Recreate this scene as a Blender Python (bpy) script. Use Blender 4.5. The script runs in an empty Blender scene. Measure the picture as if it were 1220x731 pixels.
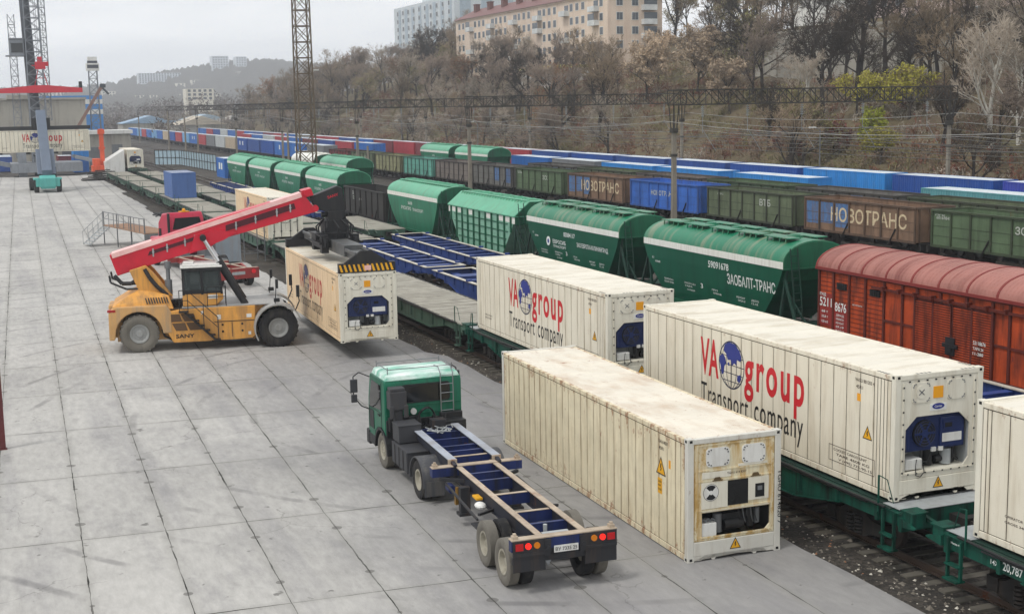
import bpy, bmesh, math, random
from mathutils import Vector, Matrix
random.seed(7)
R = math.radians
C = bpy.context.scene.collection
sc = bpy.context.scene

# ---------------------------------------------------------------- camera
PITCH, YAW, ROLL, CAM_H, FPX = (0.150287, 0.378139, -0.017964, 10.478531, 1603.387)
cam = bpy.data.cameras.new('camera')
cam.sensor_width = 36.0
cam.lens = FPX / 1220.0 * 36.0
cam.clip_start = 0.5
cam.clip_end = 12000.0
cam_o = bpy.data.objects.new('camera', cam)
C.objects.link(cam_o)
_f = Vector((math.sin(YAW) * math.cos(PITCH), math.cos(YAW) * math.cos(PITCH), -math.sin(PITCH)))
_r = Vector((math.cos(YAW), -math.sin(YAW), 0))
_u = _r.cross(_f)
_r2 = _r * math.cos(ROLL) + _u * math.sin(ROLL)
_u2 = -_r * math.sin(ROLL) + _u * math.cos(ROLL)
m = Matrix((_r2, _u2, -_f)).transposed().to_4x4()
m.translation = Vector((0, 0, CAM_H))
cam_o.matrix_world = m
sc.camera = cam_o

# ---------------------------------------------------------------- sky, sun, exposure
SUN_EL, SUN_AZ = 58.0, 250.0          # azimuth measured from +Y towards +X
world = bpy.data.worlds.new('World')
sc.world = world
world.use_nodes = True
wn, wl = world.node_tree.nodes, world.node_tree.links
wn.clear()
w_out = wn.new('ShaderNodeOutputWorld')
w_bg = wn.new('ShaderNodeBackground')
w_sky = wn.new('ShaderNodeTexSky')
w_sky.sky_type = 'NISHITA'
w_sky.sun_disc = False
w_sky.sun_elevation = R(SUN_EL)
w_sky.sun_rotation = R(SUN_AZ)
w_sky.air_density = 1.0
w_sky.dust_density = 4.0
w_sky.ozone_density = 1.0
w_hsv = wn.new('ShaderNodeHueSaturation')
w_hsv.inputs['Saturation'].default_value = 0.22
wl.new(w_sky.outputs[0], w_hsv.inputs['Color'])
# overcast: an even cloud deck laid over the clear sky, with soft cloud bands
w_tc = wn.new('ShaderNodeTexCoord')
w_map = wn.new('ShaderNodeMapping')
w_map.inputs['Scale'].default_value = (2.2, 2.2, 15.0)
wl.new(w_tc.outputs['Generated'], w_map.inputs['Vector'])
w_no = wn.new('ShaderNodeTexNoise')
w_no.inputs['Scale'].default_value = 1.7
w_no.inputs['Detail'].default_value = 5.0
w_no.inputs['Roughness'].default_value = 0.5
wl.new(w_map.outputs[0], w_no.inputs['Vector'])
w_rp = wn.new('ShaderNodeValToRGB')
w_rp.color_ramp.elements[0].position = 0.32
w_rp.color_ramp.elements[0].color = ((0.70,0.72,0.745)[0], (0.70,0.72,0.745)[1], (0.70,0.72,0.745)[2], 1)
w_rp.color_ramp.elements[1].position = 0.68
w_rp.color_ramp.elements[1].color = ((0.97,0.975,0.98)[0], (0.97,0.975,0.98)[1], (0.97,0.975,0.98)[2], 1)
wl.new(w_no.outputs['Fac'], w_rp.inputs['Fac'])
w_sc = wn.new('ShaderNodeVectorMath')
w_sc.operation = 'SCALE'
w_sc.inputs['Scale'].default_value = 10.0
wl.new(w_rp.outputs[0], w_sc.inputs[0])
w_mix = wn.new('ShaderNodeMix')
w_mix.data_type = 'RGBA'
w_mix.inputs['Factor'].default_value = 0.86
wl.new(w_hsv.outputs[0], w_mix.inputs['A'])
wl.new(w_sc.outputs[0], w_mix.inputs['B'])
wl.new(w_mix.outputs['Result'], w_bg.inputs['Color'])
w_bg.inputs['Strength'].default_value = 0.135
wl.new(w_bg.outputs[0], w_out.inputs['Surface'])

sun = bpy.data.lights.new('sun', 'SUN')
sun.energy = 1.5
sun.angle = R(10)
sun.color = (1.0, 0.965, 0.91)
sun_o = bpy.data.objects.new('sun', sun)
C.objects.link(sun_o)
sd = Vector((math.sin(R(SUN_AZ)) * math.cos(R(SUN_EL)), math.cos(R(SUN_AZ)) * math.cos(R(SUN_EL)), math.sin(R(SUN_EL))))
sun_o.rotation_euler = (-sd).to_track_quat('-Z', 'Y').to_euler()

sc.view_settings.view_transform = 'Standard'
sc.view_settings.look = 'None'
sc.view_settings.gamma = 1.0
sc.view_settings.use_curve_mapping = False
sc.view_settings.exposure = 0.0
sc.cycles.use_denoising = True
sc.cycles.max_bounces = 6
sc.cycles.diffuse_bounces = 3
sc.cycles.glossy_bounces = 2
sc.cycles.volume_bounces = 1
sc.cycles.transparent_max_bounces = 8

# ---------------------------------------------------------------- helpers
def hx(s):
    s = s.lstrip('#')
    o = []
    for i in (0, 2, 4):
        v = int(s[i:i + 2], 16) / 255.0
        o.append(v / 12.92 if v <= 0.04045 else ((v + 0.055) / 1.055) ** 2.4)
    return (o[0], o[1], o[2], 1.0)

MATS = {}
def paint(name, col, rough=0.55, metal=0.0, var=0.10, vscale=0.9, dirt=None, damt=0.35, dscale=1.6,
          rust=None, ramt=0.0, rscale=2.2, streak=0.35, spec=0.4, objvar=0.0, bump=0.0, bscale=40.0, dmap=None, dthr=0.48, edge=None, seam=None, eax=1):
    """painted / weathered surface: slow tone drift, dirt streaks running down, rust patches"""
    if name in MATS: return MATS[name]
    m = bpy.data.materials.new(name)
    m.use_nodes = True
    n, l = m.node_tree.nodes, m.node_tree.links
    b = n['Principled BSDF']
    b.inputs['Roughness'].default_value = rough
    b.inputs['Metallic'].default_value = metal
    b.inputs['Specular IOR Level'].default_value = spec
    geo = n.new('ShaderNodeNewGeometry')
    def noise(scale, sc3, detail=4.0, rg=0.6):
        mp = n.new('ShaderNodeMapping')
        mp.inputs['Scale'].default_value = sc3
        l.new(geo.outputs['Position'], mp.inputs['Vector'])
        t = n.new('ShaderNodeTexNoise')
        t.inputs['Scale'].default_value = scale
        t.inputs['Detail'].default_value = detail
        t.inputs['Roughness'].default_value = rg
        l.new(mp.outputs[0], t.inputs['Vector'])
        return t.outputs['Fac']
    def ramp(src, a, bb, va=0.0, vb=1.0):
        mr = n.new('ShaderNodeMapRange')
        mr.inputs['From Min'].default_value = a
        mr.inputs['From Max'].default_value = bb
        mr.inputs['To Min'].default_value = va
        mr.inputs['To Max'].default_value = vb
        l.new(src, mr.inputs['Value'])
        return mr.outputs['Result']
    def mix(fac, A, B):
        x = n.new('ShaderNodeMix')
        x.data_type = 'RGBA'
        if hasattr(fac, 'default_value'): l.new(fac, x.inputs['Factor'])
        else: x.inputs['Factor'].default_value = fac
        if hasattr(A, 'default_value'): l.new(A, x.inputs['A'])
        else: x.inputs['A'].default_value = A
        if hasattr(B, 'default_value'): l.new(B, x.inputs['B'])
        else: x.inputs['B'].default_value = B
        return x.outputs['Result']
    hs = n.new('ShaderNodeHueSaturation')
    hs.inputs['Color'].default_value = col
    v = ramp(noise(vscale, (1, 1, 1)), 0.3, 0.7, 1 - var, 1 + var)
    if objvar:
        oi = n.new('ShaderNodeObjectInfo')
        v2 = ramp(oi.outputs['Random'], 0, 1, 1 - objvar, 1 + objvar)
        mu = n.new('ShaderNodeMath'); mu.operation = 'MULTIPLY'
        l.new(v, mu.inputs[0]); l.new(v2, mu.inputs[1])
        v = mu.outputs[0]
    l.new(v, hs.inputs['Value'])
    cur = hs.outputs['Color']
    if dirt:
        st = noise(dscale, dmap or ((3.0, 3.0, 0.35) if streak > 0 else (1, 1, 1)), 5.0, 0.65)
        cur = mix(ramp(st, dthr, dthr + 0.26, 0, damt), cur, dirt)
    if edge or seam:
        def mth(op, a, b2=None, cl=False):
            x = n.new('ShaderNodeMath'); x.operation = op; x.use_clamp = cl
            for i, v_ in enumerate((a, b2)):
                if v_ is None: continue
                if hasattr(v_, 'default_value'): l.new(v_, x.inputs[i])
                else: x.inputs[i].default_value = v_
            return x.outputs[0]
        tc = n.new('ShaderNodeTexCoord'); sx = n.new('ShaderNodeSeparateXYZ'); l.new(tc.outputs['Object'], sx.inputs[0])
        oy, oz = sx.outputs[eax], sx.outputs[2]
    if seam:
        # stained strips beside the upright seams, with runs of differing length
        s0, pitch, scol, samt = seam
        fr_ = mth('FRACT', mth('DIVIDE', mth('SUBTRACT', oy, s0), pitch))
        dd = mth('MULTIPLY', mth('MINIMUM', fr_, mth('SUBTRACT', 1.0, fr_)), pitch)
        near = ramp(dd, 0.0, 0.075, 1.0, 0.0)
        brk = ramp(noise(1.0, (2.2, 2.2, 0.8), 4.0, 0.6), 0.40, 0.66, 0.0, samt)
        cur = mix(mth('MULTIPLY', near, brk), cur, scol)
    if rust and ramt > 0:
        rs = noise(rscale, (1, 1, 0.6), 7.0, 0.72)
        if edge:
            # corrosion gathers along the rims and corners of the box
            ez = mth('MINIMUM', mth('SUBTRACT', oz, edge[0]), mth('SUBTRACT', edge[1], oz))
            ey = mth('MINIMUM', mth('SUBTRACT', oy, edge[2]), mth('SUBTRACT', edge[3], oy))
            em = ramp(mth('MINIMUM', ez, ey), 0.0, edge[4], edge[5], 0.0)
            rs = mth('ADD', rs, em)
        cur = mix(ramp(rs, 0.68 - 0.22 * ramt, 0.74 - 0.18 * ramt, 0, min(1, 0.5 + ramt)), cur, rust)
    l.new(cur, b.inputs['Base Color'])
    if bump:
        bp = n.new('ShaderNodeBump')
        bp.inputs['Strength'].default_value = bump
        bp.inputs['Distance'].default_value = 0.02
        l.new(noise(bscale, (1, 1, 1)), bp.inputs['Height'])
        l.new(bp.outputs[0], b.inputs['Normal'])
    MATS[name] = m
    return m

class MB:
    """collects shapes, links them as one mesh object"""
    def __init__(s):
        s.v, s.f, s.m = [], [], []
    def add(s, vs, fs, mi=0):
        o = len(s.v)
        s.v.extend([tuple(v) for v in vs])
        for f in fs:
            s.f.append([i + o for i in f]); s.m.append(mi)
        return s
    def box(s, x0, x1, y0, y1, z0, z1, mi=0):
        if x0 > x1: x0, x1 = x1, x0
        if y0 > y1: y0, y1 = y1, y0
        if z0 > z1: z0, z1 = z1, z0
        return s.add([(x0, y0, z0), (x1, y0, z0), (x1, y1, z0), (x0, y1, z0), (x0, y0, z1), (x1, y0, z1), (x1, y1, z1), (x0, y1, z1)],
                     [(0, 3, 2, 1), (4, 5, 6, 7), (0, 1, 5, 4), (1, 2, 6, 5), (2, 3, 7, 6), (3, 0, 4, 7)], mi)
    def bar(s, p0, p1, w, h=None, mi=0, up=None):
        h = h or w
        p0, p1 = Vector(p0), Vector(p1)
        d = (p1 - p0)
        if d.length < 1e-6: return s
        d.normalize()
        u = Vector(up) if up else (Vector((0, 0, 1)) if abs(d.z) < 0.95 else Vector((0, 1, 0)))
        a = d.cross(u).normalized() * (w / 2)
        b = a.cross(d).normalized() * (h / 2)
        vs = []
        for p in (p0, p1):
            vs += [p - a - b, p + a - b, p + a + b, p - a + b]
        return s.add(vs, [(3, 2, 1, 0), (4, 5, 6, 7), (0, 1, 5, 4), (1, 2, 6, 5), (2, 3, 7, 6), (3, 0, 4, 7)], mi)
    def cyl(s, p0, p1, r0, r1=None, n=12, mi=0, caps=True):
        r1 = r0 if r1 is None else r1
        p0, p1 = Vector(p0), Vector(p1)
        d = (p1 - p0).normalized()
        u = Vector((0, 0, 1)) if abs(d.z) < 0.95 else Vector((1, 0, 0))
        a = d.cross(u).normalized(); b = a.cross(d).normalized()
        vs = []
        for p, r in ((p0, r0), (p1, r1)):
            for i in range(n):
                t = 2 * math.pi * i / n
                vs.append(p + (a * math.cos(t) + b * math.sin(t)) * r)
        fs = [(i, (i + 1) % n, n + (i + 1) % n, n + i) for i in range(n)]
        if caps: fs += [tuple(range(n - 1, -1, -1)), tuple(range(n, 2 * n))]
        return s.add(vs, fs, mi)
    def tube(s, pts, r, n=6, mi=0):
        pts = [Vector(p) for p in pts]
        for a, b in zip(pts, pts[1:]):
            s.cyl(a, b, r, r, n, mi)
        return s
    def prism(s, poly, axis, a, b, mi=0):
        def P(u, v, w):
            return {'x': (w, u, v), 'y': (u, w, v), 'z': (u, v, w)}[axis]
        n = len(poly)
        area = sum(poly[i][0] * poly[(i + 1) % n][1] - poly[(i + 1) % n][0] * poly[i][1] for i in range(n))
        if area < 0: poly = poly[::-1]
        if a > b: a, b = b, a
        vs = [P(u, v, a) for u, v in poly] + [P(u, v, b) for u, v in poly]
        lo, hi = tuple(range(n)), tuple(range(n, 2 * n))
        side = [(i, (i + 1) % n, n + (i + 1) % n, n + i) for i in range(n)]
        if axis == 'y':
            fs = [lo, hi[::-1]] + [f[::-1] for f in side]
        else:
            fs = [lo[::-1], hi] + side
        return s.add(vs, fs, mi)
    def rings(s, rings, mi=0, caps=True, closed=True):
        n = len(rings[0]); vs = []
        for r in rings: vs += list(r)
        fs = []
        for k in range(len(rings) - 1):
            for i in range(n if closed else n - 1):
                fs.append((k * n + i, k * n + (i + 1) % n, (k + 1) * n + (i + 1) % n, (k + 1) * n + i))
        if caps:
            fs.append(tuple(range(n - 1, -1, -1))); fs.append(tuple(range((len(rings) - 1) * n, len(rings) * n)))
        return s.add(vs, fs, mi)
    def ball(s, c, r, n=8, mi=0, sz=(1, 1, 1)):
        rg = []
        for k in range(n + 1):
            t = math.pi * (k / n); rr = max(1e-3, math.sin(t))
            rg.append([(c[0] + r * sz[0] * rr * math.cos(2 * math.pi * i / (2 * n)), c[1] + r * sz[1] * rr * math.sin(2 * math.pi * i / (2 * n)), c[2] - r * sz[2] * math.cos(t)) for i in range(2 * n)])
        return s.rings(rg, mi)
    def torus_x(s, c, R0, r, n=24, k=8, mi=0):
        rg = []
        for i in range(n + 1):
            t = 2 * math.pi * i / n
            rg.append([(c[0] + r * math.cos(2 * math.pi * j / k), c[1] + (R0 + r * math.sin(2 * math.pi * j / k)) * math.cos(t), c[2] + (R0 + r * math.sin(2 * math.pi * j / k)) * math.sin(t)) for j in range(k)])
        return s.rings(rg, mi, caps=False)
    def build(s, name, mats, parent=None, smooth=False, bevel=0.0, loc=None):
        me = bpy.data.meshes.new(name)
        me.from_pydata(s.v, [], s.f)
        if not isinstance(mats, (list, tuple)): mats = [mats]
        for mm in mats: me.materials.append(mm)
        if len(mats) > 1: me.polygons.foreach_set('material_index', s.m)
        if smooth:
            me.polygons.foreach_set('use_smooth', [True] * len(me.polygons))
            me.set_sharp_from_angle(angle=R(38))
        me.update()
        o = bpy.data.objects.new(name, me)
        C.objects.link(o)
        if parent is not None: o.parent = parent
        if loc: o.location = loc
        if bevel:
            bv = o.modifiers.new('bevel', 'BEVEL')
            bv.width = bevel; bv.segments = 2; bv.limit_method = 'ANGLE'; bv.angle_limit = R(40)
        return o

def thing(name, label, cat, loc=(0, 0, 0), rz=0.0, group=None):
    o = bpy.data.objects.new(name, None)
    o.empty_display_size = 0.5
    C.objects.link(o)
    o.location = loc; o.rotation_euler = (0, 0, rz)
    o['label'] = label; o['category'] = cat
    if group: o['group'] = group
    return o
def tag(o, label, cat, group=None):
    o['label'] = label; o['category'] = cat
    if group: o['group'] = group
    return o
def struct(o):
    o['kind'] = 'structure'
    return o
def copy_tree(o, loc=None, rz=None, label=None, group=None, parent=None):
    c = o.copy(); C.objects.link(c)
    if parent is not None: c.parent = parent
    if loc is not None: c.location = loc
    if rz is not None: c.rotation_euler = (0, 0, rz)
    if label: c['label'] = label
    if group: c['group'] = group
    for ch in list(o.children): copy_tree(ch, parent=c)
    return c
def drop(o):
    for ch in list(o.children): drop(ch)
    bpy.data.objects.remove(o)

def text_geo(s, bold=0.0, space=1.0):
    cu = bpy.data.curves.new('t', 'FONT')
    cu.body = s; cu.size = 1.0; cu.space_character = space; cu.offset = bold; cu.resolution_u = 4
    o = bpy.data.objects.new('t', cu)
    me = bpy.data.meshes.new_from_object(o)
    vs = [v.co.copy() for v in me.vertices]; fs = [tuple(p.vertices) for p in me.polygons]
    bpy.data.objects.remove(o); bpy.data.curves.remove(cu); bpy.data.meshes.remove(me)
    return vs, fs
def letters(mb, s, org, right, up, w=None, h=None, bold=0.012, mi=0, eps=0.004, space=1.0):
    """lay the words s on a plane: org bottom-left, scaled to width w and capital height h"""
    vs, fs = text_geo(s, bold, space)
    if not vs: return mb
    right, up = Vector(right).normalized(), Vector(up).normalized()
    nrm = right.cross(up)
    x0 = min(v.x for v in vs); x1 = max(v.x for v in vs)
    y1 = max(v.y for v in vs); y0 = 0.0
    sx = w / (x1 - x0) if w else None
    sy = h / (y1 - y0) if h else None
    if sx is None: sx = sy
    if sy is None: sy = sx
    org = Vector(org)
    return mb.add([org + right * ((v.x - x0) * sx) + up * (v.y * sy) + nrm * eps for v in vs], fs, mi)

# ---------------------------------------------------------------- materials
RUST = hx('6b3a1f'); DRUST = hx('3d2416'); GRIME = hx('4a443a'); SOOT = hx('1e1c1a')
M_cream = paint('cream_paint', hx('ddd6c4'), 0.5, bump=.22, bscale=1.3, var=0.05, dirt=hx('a8977a'), damt=0.45, dscale=1.3, rust=hx('8a5a34'), ramt=0.08, rscale=5.0, edge=(.1, 2.85, .05, 12.15, .35, .10), seam=(.78, .5234, hx('8d7c5c'), .6))
M_cream_peach = paint('warm_cream_paint', hx('e3c8a2'), 0.5, var=0.05, dirt=hx('b08a60'), damt=0.4, dscale=1.3, rust=hx('8a5a34'), ramt=0.08)
M_cream_old = paint('aged_cream_paint', hx('d8cdb0'), 0.6, bump=.35, bscale=1.5, var=0.10, vscale=1.6, dirt=hx('a58a5c'), damt=0.40, dscale=3.2, rust=hx('8a5028'), ramt=0.22, rscale=4.5, edge=(.1, 2.8, .1, 12.1, .5, .12), seam=(.62, .42123, hx('7d5a34'), .75))
M_white_end = paint('container_end_white', hx('d9d5c6'), 0.5, var=0.05, dirt=hx('98876a'), damt=0.38, dscale=1.5, rust=hx('7a4a28'), ramt=0.08)
M_old_end = paint('aged_end_paint', hx('d8d0b4'), 0.6, var=0.08, dirt=hx('b58a34'), damt=0.9, dscale=1.9, dthr=.42, rust=hx('a9853f'), ramt=0.22, rscale=4.5, edge=(.50, 2.78, -1.03, 1.03, .36, .15), eax=0)
M_old_post = paint('aged_white_post', hx('cbc9c0'), 0.55, var=0.08, dirt=hx('8a7a60'), damt=0.4, rust=hx('7a4420'), ramt=0.18, rscale=4.0)
M_roof_clean = paint('container_roof_paint', hx('d9d3c4'), 0.5, var=0.05, dirt=hx('a08f70'), damt=0.6, dscale=1.0, streak=0, dmap=(.5, 1.6, 1), rust=hx('8a6a48'), ramt=.10, rscale=4.0)
M_roof_old = paint('stained_roof_paint', hx('d9d2c3'), 0.6, var=0.07, dirt=hx('a5805c'), damt=0.55, dscale=0.9, streak=0, rust=hx('8a5230'), ramt=0.30, rscale=3.4, dmap=(1.4, .5, 1), edge=(-9, 99, .1, 12.1, .8, .05))
M_seam = paint('panel_seam', hx('2c261c'), 0.8)
M_rib_shade = paint('roof_rib_shade', hx('b3a88f'), 0.7)  # darker tone that paints the shading along the roof ribs
M_wgreen_dark = paint('dirty_green_deck', hx('12342b'), 0.7, var=.2, dirt=hx('14130f'), damt=.8)
M_seam_old = paint('dark_panel_seam', hx('3a2f22'), 0.8, dirt=hx('6b3a1f'), damt=0.5)
M_black = paint('black_metal', hx('1b1c1f'), 0.5, var=0.15, dirt=hx('3a3732'), damt=0.4)
M_dark = paint('dark_recess', hx('101112'), 0.8)
M_grey = paint('grey_metal', hx('6d7073'), 0.5, var=0.12, dirt=GRIME, damt=0.4)
M_lgrey = paint('light_grey_metal', hx('9fa3a4'), 0.45, var=0.1, dirt=GRIME, damt=0.3)
M_steel = paint('bare_steel', hx('8a8d90'), 0.35, 0.7, var=0.1, rust=RUST, ramt=0.1)
M_unit_blue = paint('cooling_unit_blue', hx('162858'), 0.45, var=0.1, dirt=hx('0d1530'), damt=0.4)
M_white = paint('white_paint', hx('d8d8d4'), 0.5, var=0.06, dirt=hx('8a8270'), damt=0.35)
M_whitemark = paint('white_marking', hx('dfe3df'), 0.6, var=0.08)
M_graymark = paint('worn_white_marking', hx('b9bdb4'), 0.6, var=0.2, vscale=6)
M_red_text = paint('red_lettering', hx('c01a26'), 0.5)
M_black_text = paint('black_lettering', hx('1c1c1e'), 0.5)
M_red_fade = paint('faded_red_lettering', hx('b4483c'), 0.6, var=0.1, vscale=8)
M_black_fade = paint('faded_black_lettering', hx('4c4038'), 0.6, var=0.1, vscale=8)
M_globe = paint('globe_blue', hx('23307e'), 0.5)
M_globe_line = paint('globe_line', hx('1d2440'), 0.5)
M_yellow = paint('yellow_marking', hx('dca21c'), 0.5)
M_orange = paint('orange_label', hx('e09a1a'), 0.5)
M_wgreen = paint('wagon_green', hx('0a4a3c'), 0.6, var=0.2, dirt=hx('0d1311'), damt=0.95, dthr=.42, spec=.25, dscale=1.4, rust=DRUST, ramt=0.08)
M_wgreen_dull = paint('dull_wagon_green', hx('3e5a4c'), 0.65, var=0.16, dirt=hx('22261f'), damt=0.7, dscale=1.2, rust=DRUST, ramt=0.14)
M_deck = paint('grey_deck_boards', hx('9a968b'), 0.85, var=0.18, vscale=1.6, dirt=hx('5d584c'), damt=0.5, dscale=1.0, streak=0)
M_bogie = paint('bogie_shaded_black', hx('161413'), 0.75, var=0.2, dirt=hx('3b2d22'), damt=0.5)  # black deepened to paint in the shade under the wagons
M_wheel = paint('rail_wheel', hx('3a332e'), 0.6, 0.3, var=0.15, rust=RUST, ramt=0.3)
M_hop = paint('hopper_green', hx('03503a'), 0.5, bump=.25, bscale=1.2, var=0.10, vscale=0.5, dirt=hx('083f2e'), damt=0.55, dscale=0.9, rust=hx('6a5a46'), ramt=0.10, rscale=1.6, spec=.22, dmap=(.4, 2.6, .30))
M_hop_end = paint('hopper_end_green', hx('0a5a3e'), 0.5, var=0.1, dirt=hx('0e2a20'), damt=0.6)
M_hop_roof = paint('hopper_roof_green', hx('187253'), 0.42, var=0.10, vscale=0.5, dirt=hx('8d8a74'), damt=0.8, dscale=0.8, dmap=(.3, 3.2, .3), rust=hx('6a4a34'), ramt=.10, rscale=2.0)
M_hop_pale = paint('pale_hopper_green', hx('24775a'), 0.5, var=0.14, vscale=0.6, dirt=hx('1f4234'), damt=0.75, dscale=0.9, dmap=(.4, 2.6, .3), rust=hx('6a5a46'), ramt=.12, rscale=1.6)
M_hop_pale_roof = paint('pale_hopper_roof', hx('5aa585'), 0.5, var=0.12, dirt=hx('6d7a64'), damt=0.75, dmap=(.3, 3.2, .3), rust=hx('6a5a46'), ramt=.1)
M_hop_panel = paint('chalky_hopper_panel', hx('7fae97'), 0.6, var=0.2, vscale=2.0, dirt=hx('3d6a57'), damt=0.7, dscale=2.0, streak=0)
M_stripe = paint('hopper_white_stripe', hx('e2e2da'), 0.5, var=0.05, dirt=hx('9a9684'), damt=0.4)
M_box = paint('boxcar_rust_red', hx('ab4217'), 0.7, bump=.3, bscale=2.0, var=0.30, vscale=1.0, dirt=hx('35110c'), damt=0.92, dscale=1.2, dmap=(.5, 2.4, .35), dthr=.44, rust=hx('5e1f1c'), ramt=0.25, rscale=1.4)
M_box_frame = paint('boxcar_frame_red', hx('5c2014'), 0.7, var=0.16, dirt=hx('2c1410'), damt=0.6)
M_box_roof = paint('boxcar_roof_red', hx('9c685e'), 0.6, var=0.14, vscale=0.8, dirt=hx('6a2c26'), damt=0.8, dscale=1.0, dmap=(.35, 3.0, .35))
M_box_rib = paint('boxcar_rib_red', hx('7a2a26'), 0.6, var=0.1)
M_box_plate = paint('boxcar_number_panel', hx('8e2a24'), 0.65, var=0.1, dirt=hx('4b1d14'), damt=0.4)
M_blue = paint('wagon_blue', hx('27407e'), 0.5, var=0.14, dirt=hx('1a2340'), damt=0.6, dscale=1.3, rust=DRUST, ramt=0.05)
M_beamtop = paint('worn_beam_top', hx('b9b4a8'), 0.6, var=0.15, dirt=hx('7b6a58'), damt=0.5, streak=0)
M_tyre = paint('tyre_rubber', hx('1d1d1f'), 0.85, var=0.18, dirt=hx('5b554c'), damt=0.4)
M_tyre_dusty = paint('dusty_tyre_rubber', hx('6b675f'), 0.9, var=0.18, dirt=hx('3a3835'), damt=0.4)
M_glass = paint('dark_glass', hx('0f1417'), 0.08, spec=0.6)
M_rail = paint('rail_steel', hx('5d5048'), 0.4, 0.6, var=0.15, rust=RUST, ramt=0.45)
M_sleeper = paint('concrete_sleeper', hx('5d5951'), 0.9, var=0.2, dirt=hx('35302a'), damt=0.6, streak=0)
M_truss = paint('gantry_dark_steel', hx('37342f'), 0.7, var=0.2, rust=RUST, ramt=0.2)
M_post = paint('concrete_post', hx('857e72'), 0.85, var=0.12, dirt=hx('4c473e'), damt=0.5)
M_wire = paint('wire', hx('55534f'), 0.6)
M_wire_pale = paint('pale_wire', hx('8f8f8b'), 0.6)
M_lmast = paint('lattice_mast_steel', hx('5f513f'), 0.65, var=0.2, rust=RUST, ramt=0.3)

# ---------------------------------------------------------------- ground, yard, hills
def node_mat(name):
    m = bpy.data.materials.new(name); m.use_nodes = True
    return m, m.node_tree.nodes, m.node_tree.links, m.node_tree.nodes['Principled BSDF']
class NT:
    """small helper for writing node formulas"""
    def __init__(s, n, l): s.n, s.l = n, l
    def m(s, op, a, b=None, c=None):
        x = s.n.new('ShaderNodeMath'); x.operation = op
        for i, v in enumerate((a, b, c)):
            if v is None: continue
            if hasattr(v, 'default_value'): s.l.new(v, x.inputs[i])
            else: x.inputs[i].default_value = v
        return x.outputs[0]
    def noise(s, vec, scale, detail=4, rough=0.6, sc3=None):
        if sc3:
            mp = s.n.new('ShaderNodeMapping'); mp.inputs['Scale'].default_value = sc3
            s.l.new(vec, mp.inputs['Vector']); vec = mp.outputs[0]
        t = s.n.new('ShaderNodeTexNoise'); s.l.new(vec, t.inputs['Vector'])
        t.inputs['Scale'].default_value = scale; t.inputs['Detail'].default_value = detail; t.inputs['Roughness'].default_value = rough
        return t.outputs['Fac']
    def rng(s, v, a, b, c=0.0, d=1.0):
        x = s.n.new('ShaderNodeMapRange'); s.l.new(v, x.inputs['Value'])
        for k, q in (('From Min', a), ('From Max', b), ('To Min', c), ('To Max', d)): x.inputs[k].default_value = q
        return x.outputs['Result']
    def mix(s, f, A, B, mode='MIX'):
        x = s.n.new('ShaderNodeMix'); x.data_type = 'RGBA'; x.blend_type = mode
        for k, v in (('Factor', f), ('A', A), ('B', B)):
            if hasattr(v, 'default_value'): s.l.new(v, x.inputs[k])
            else: x.inputs[k].default_value = v
        return x.outputs['Result']

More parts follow.
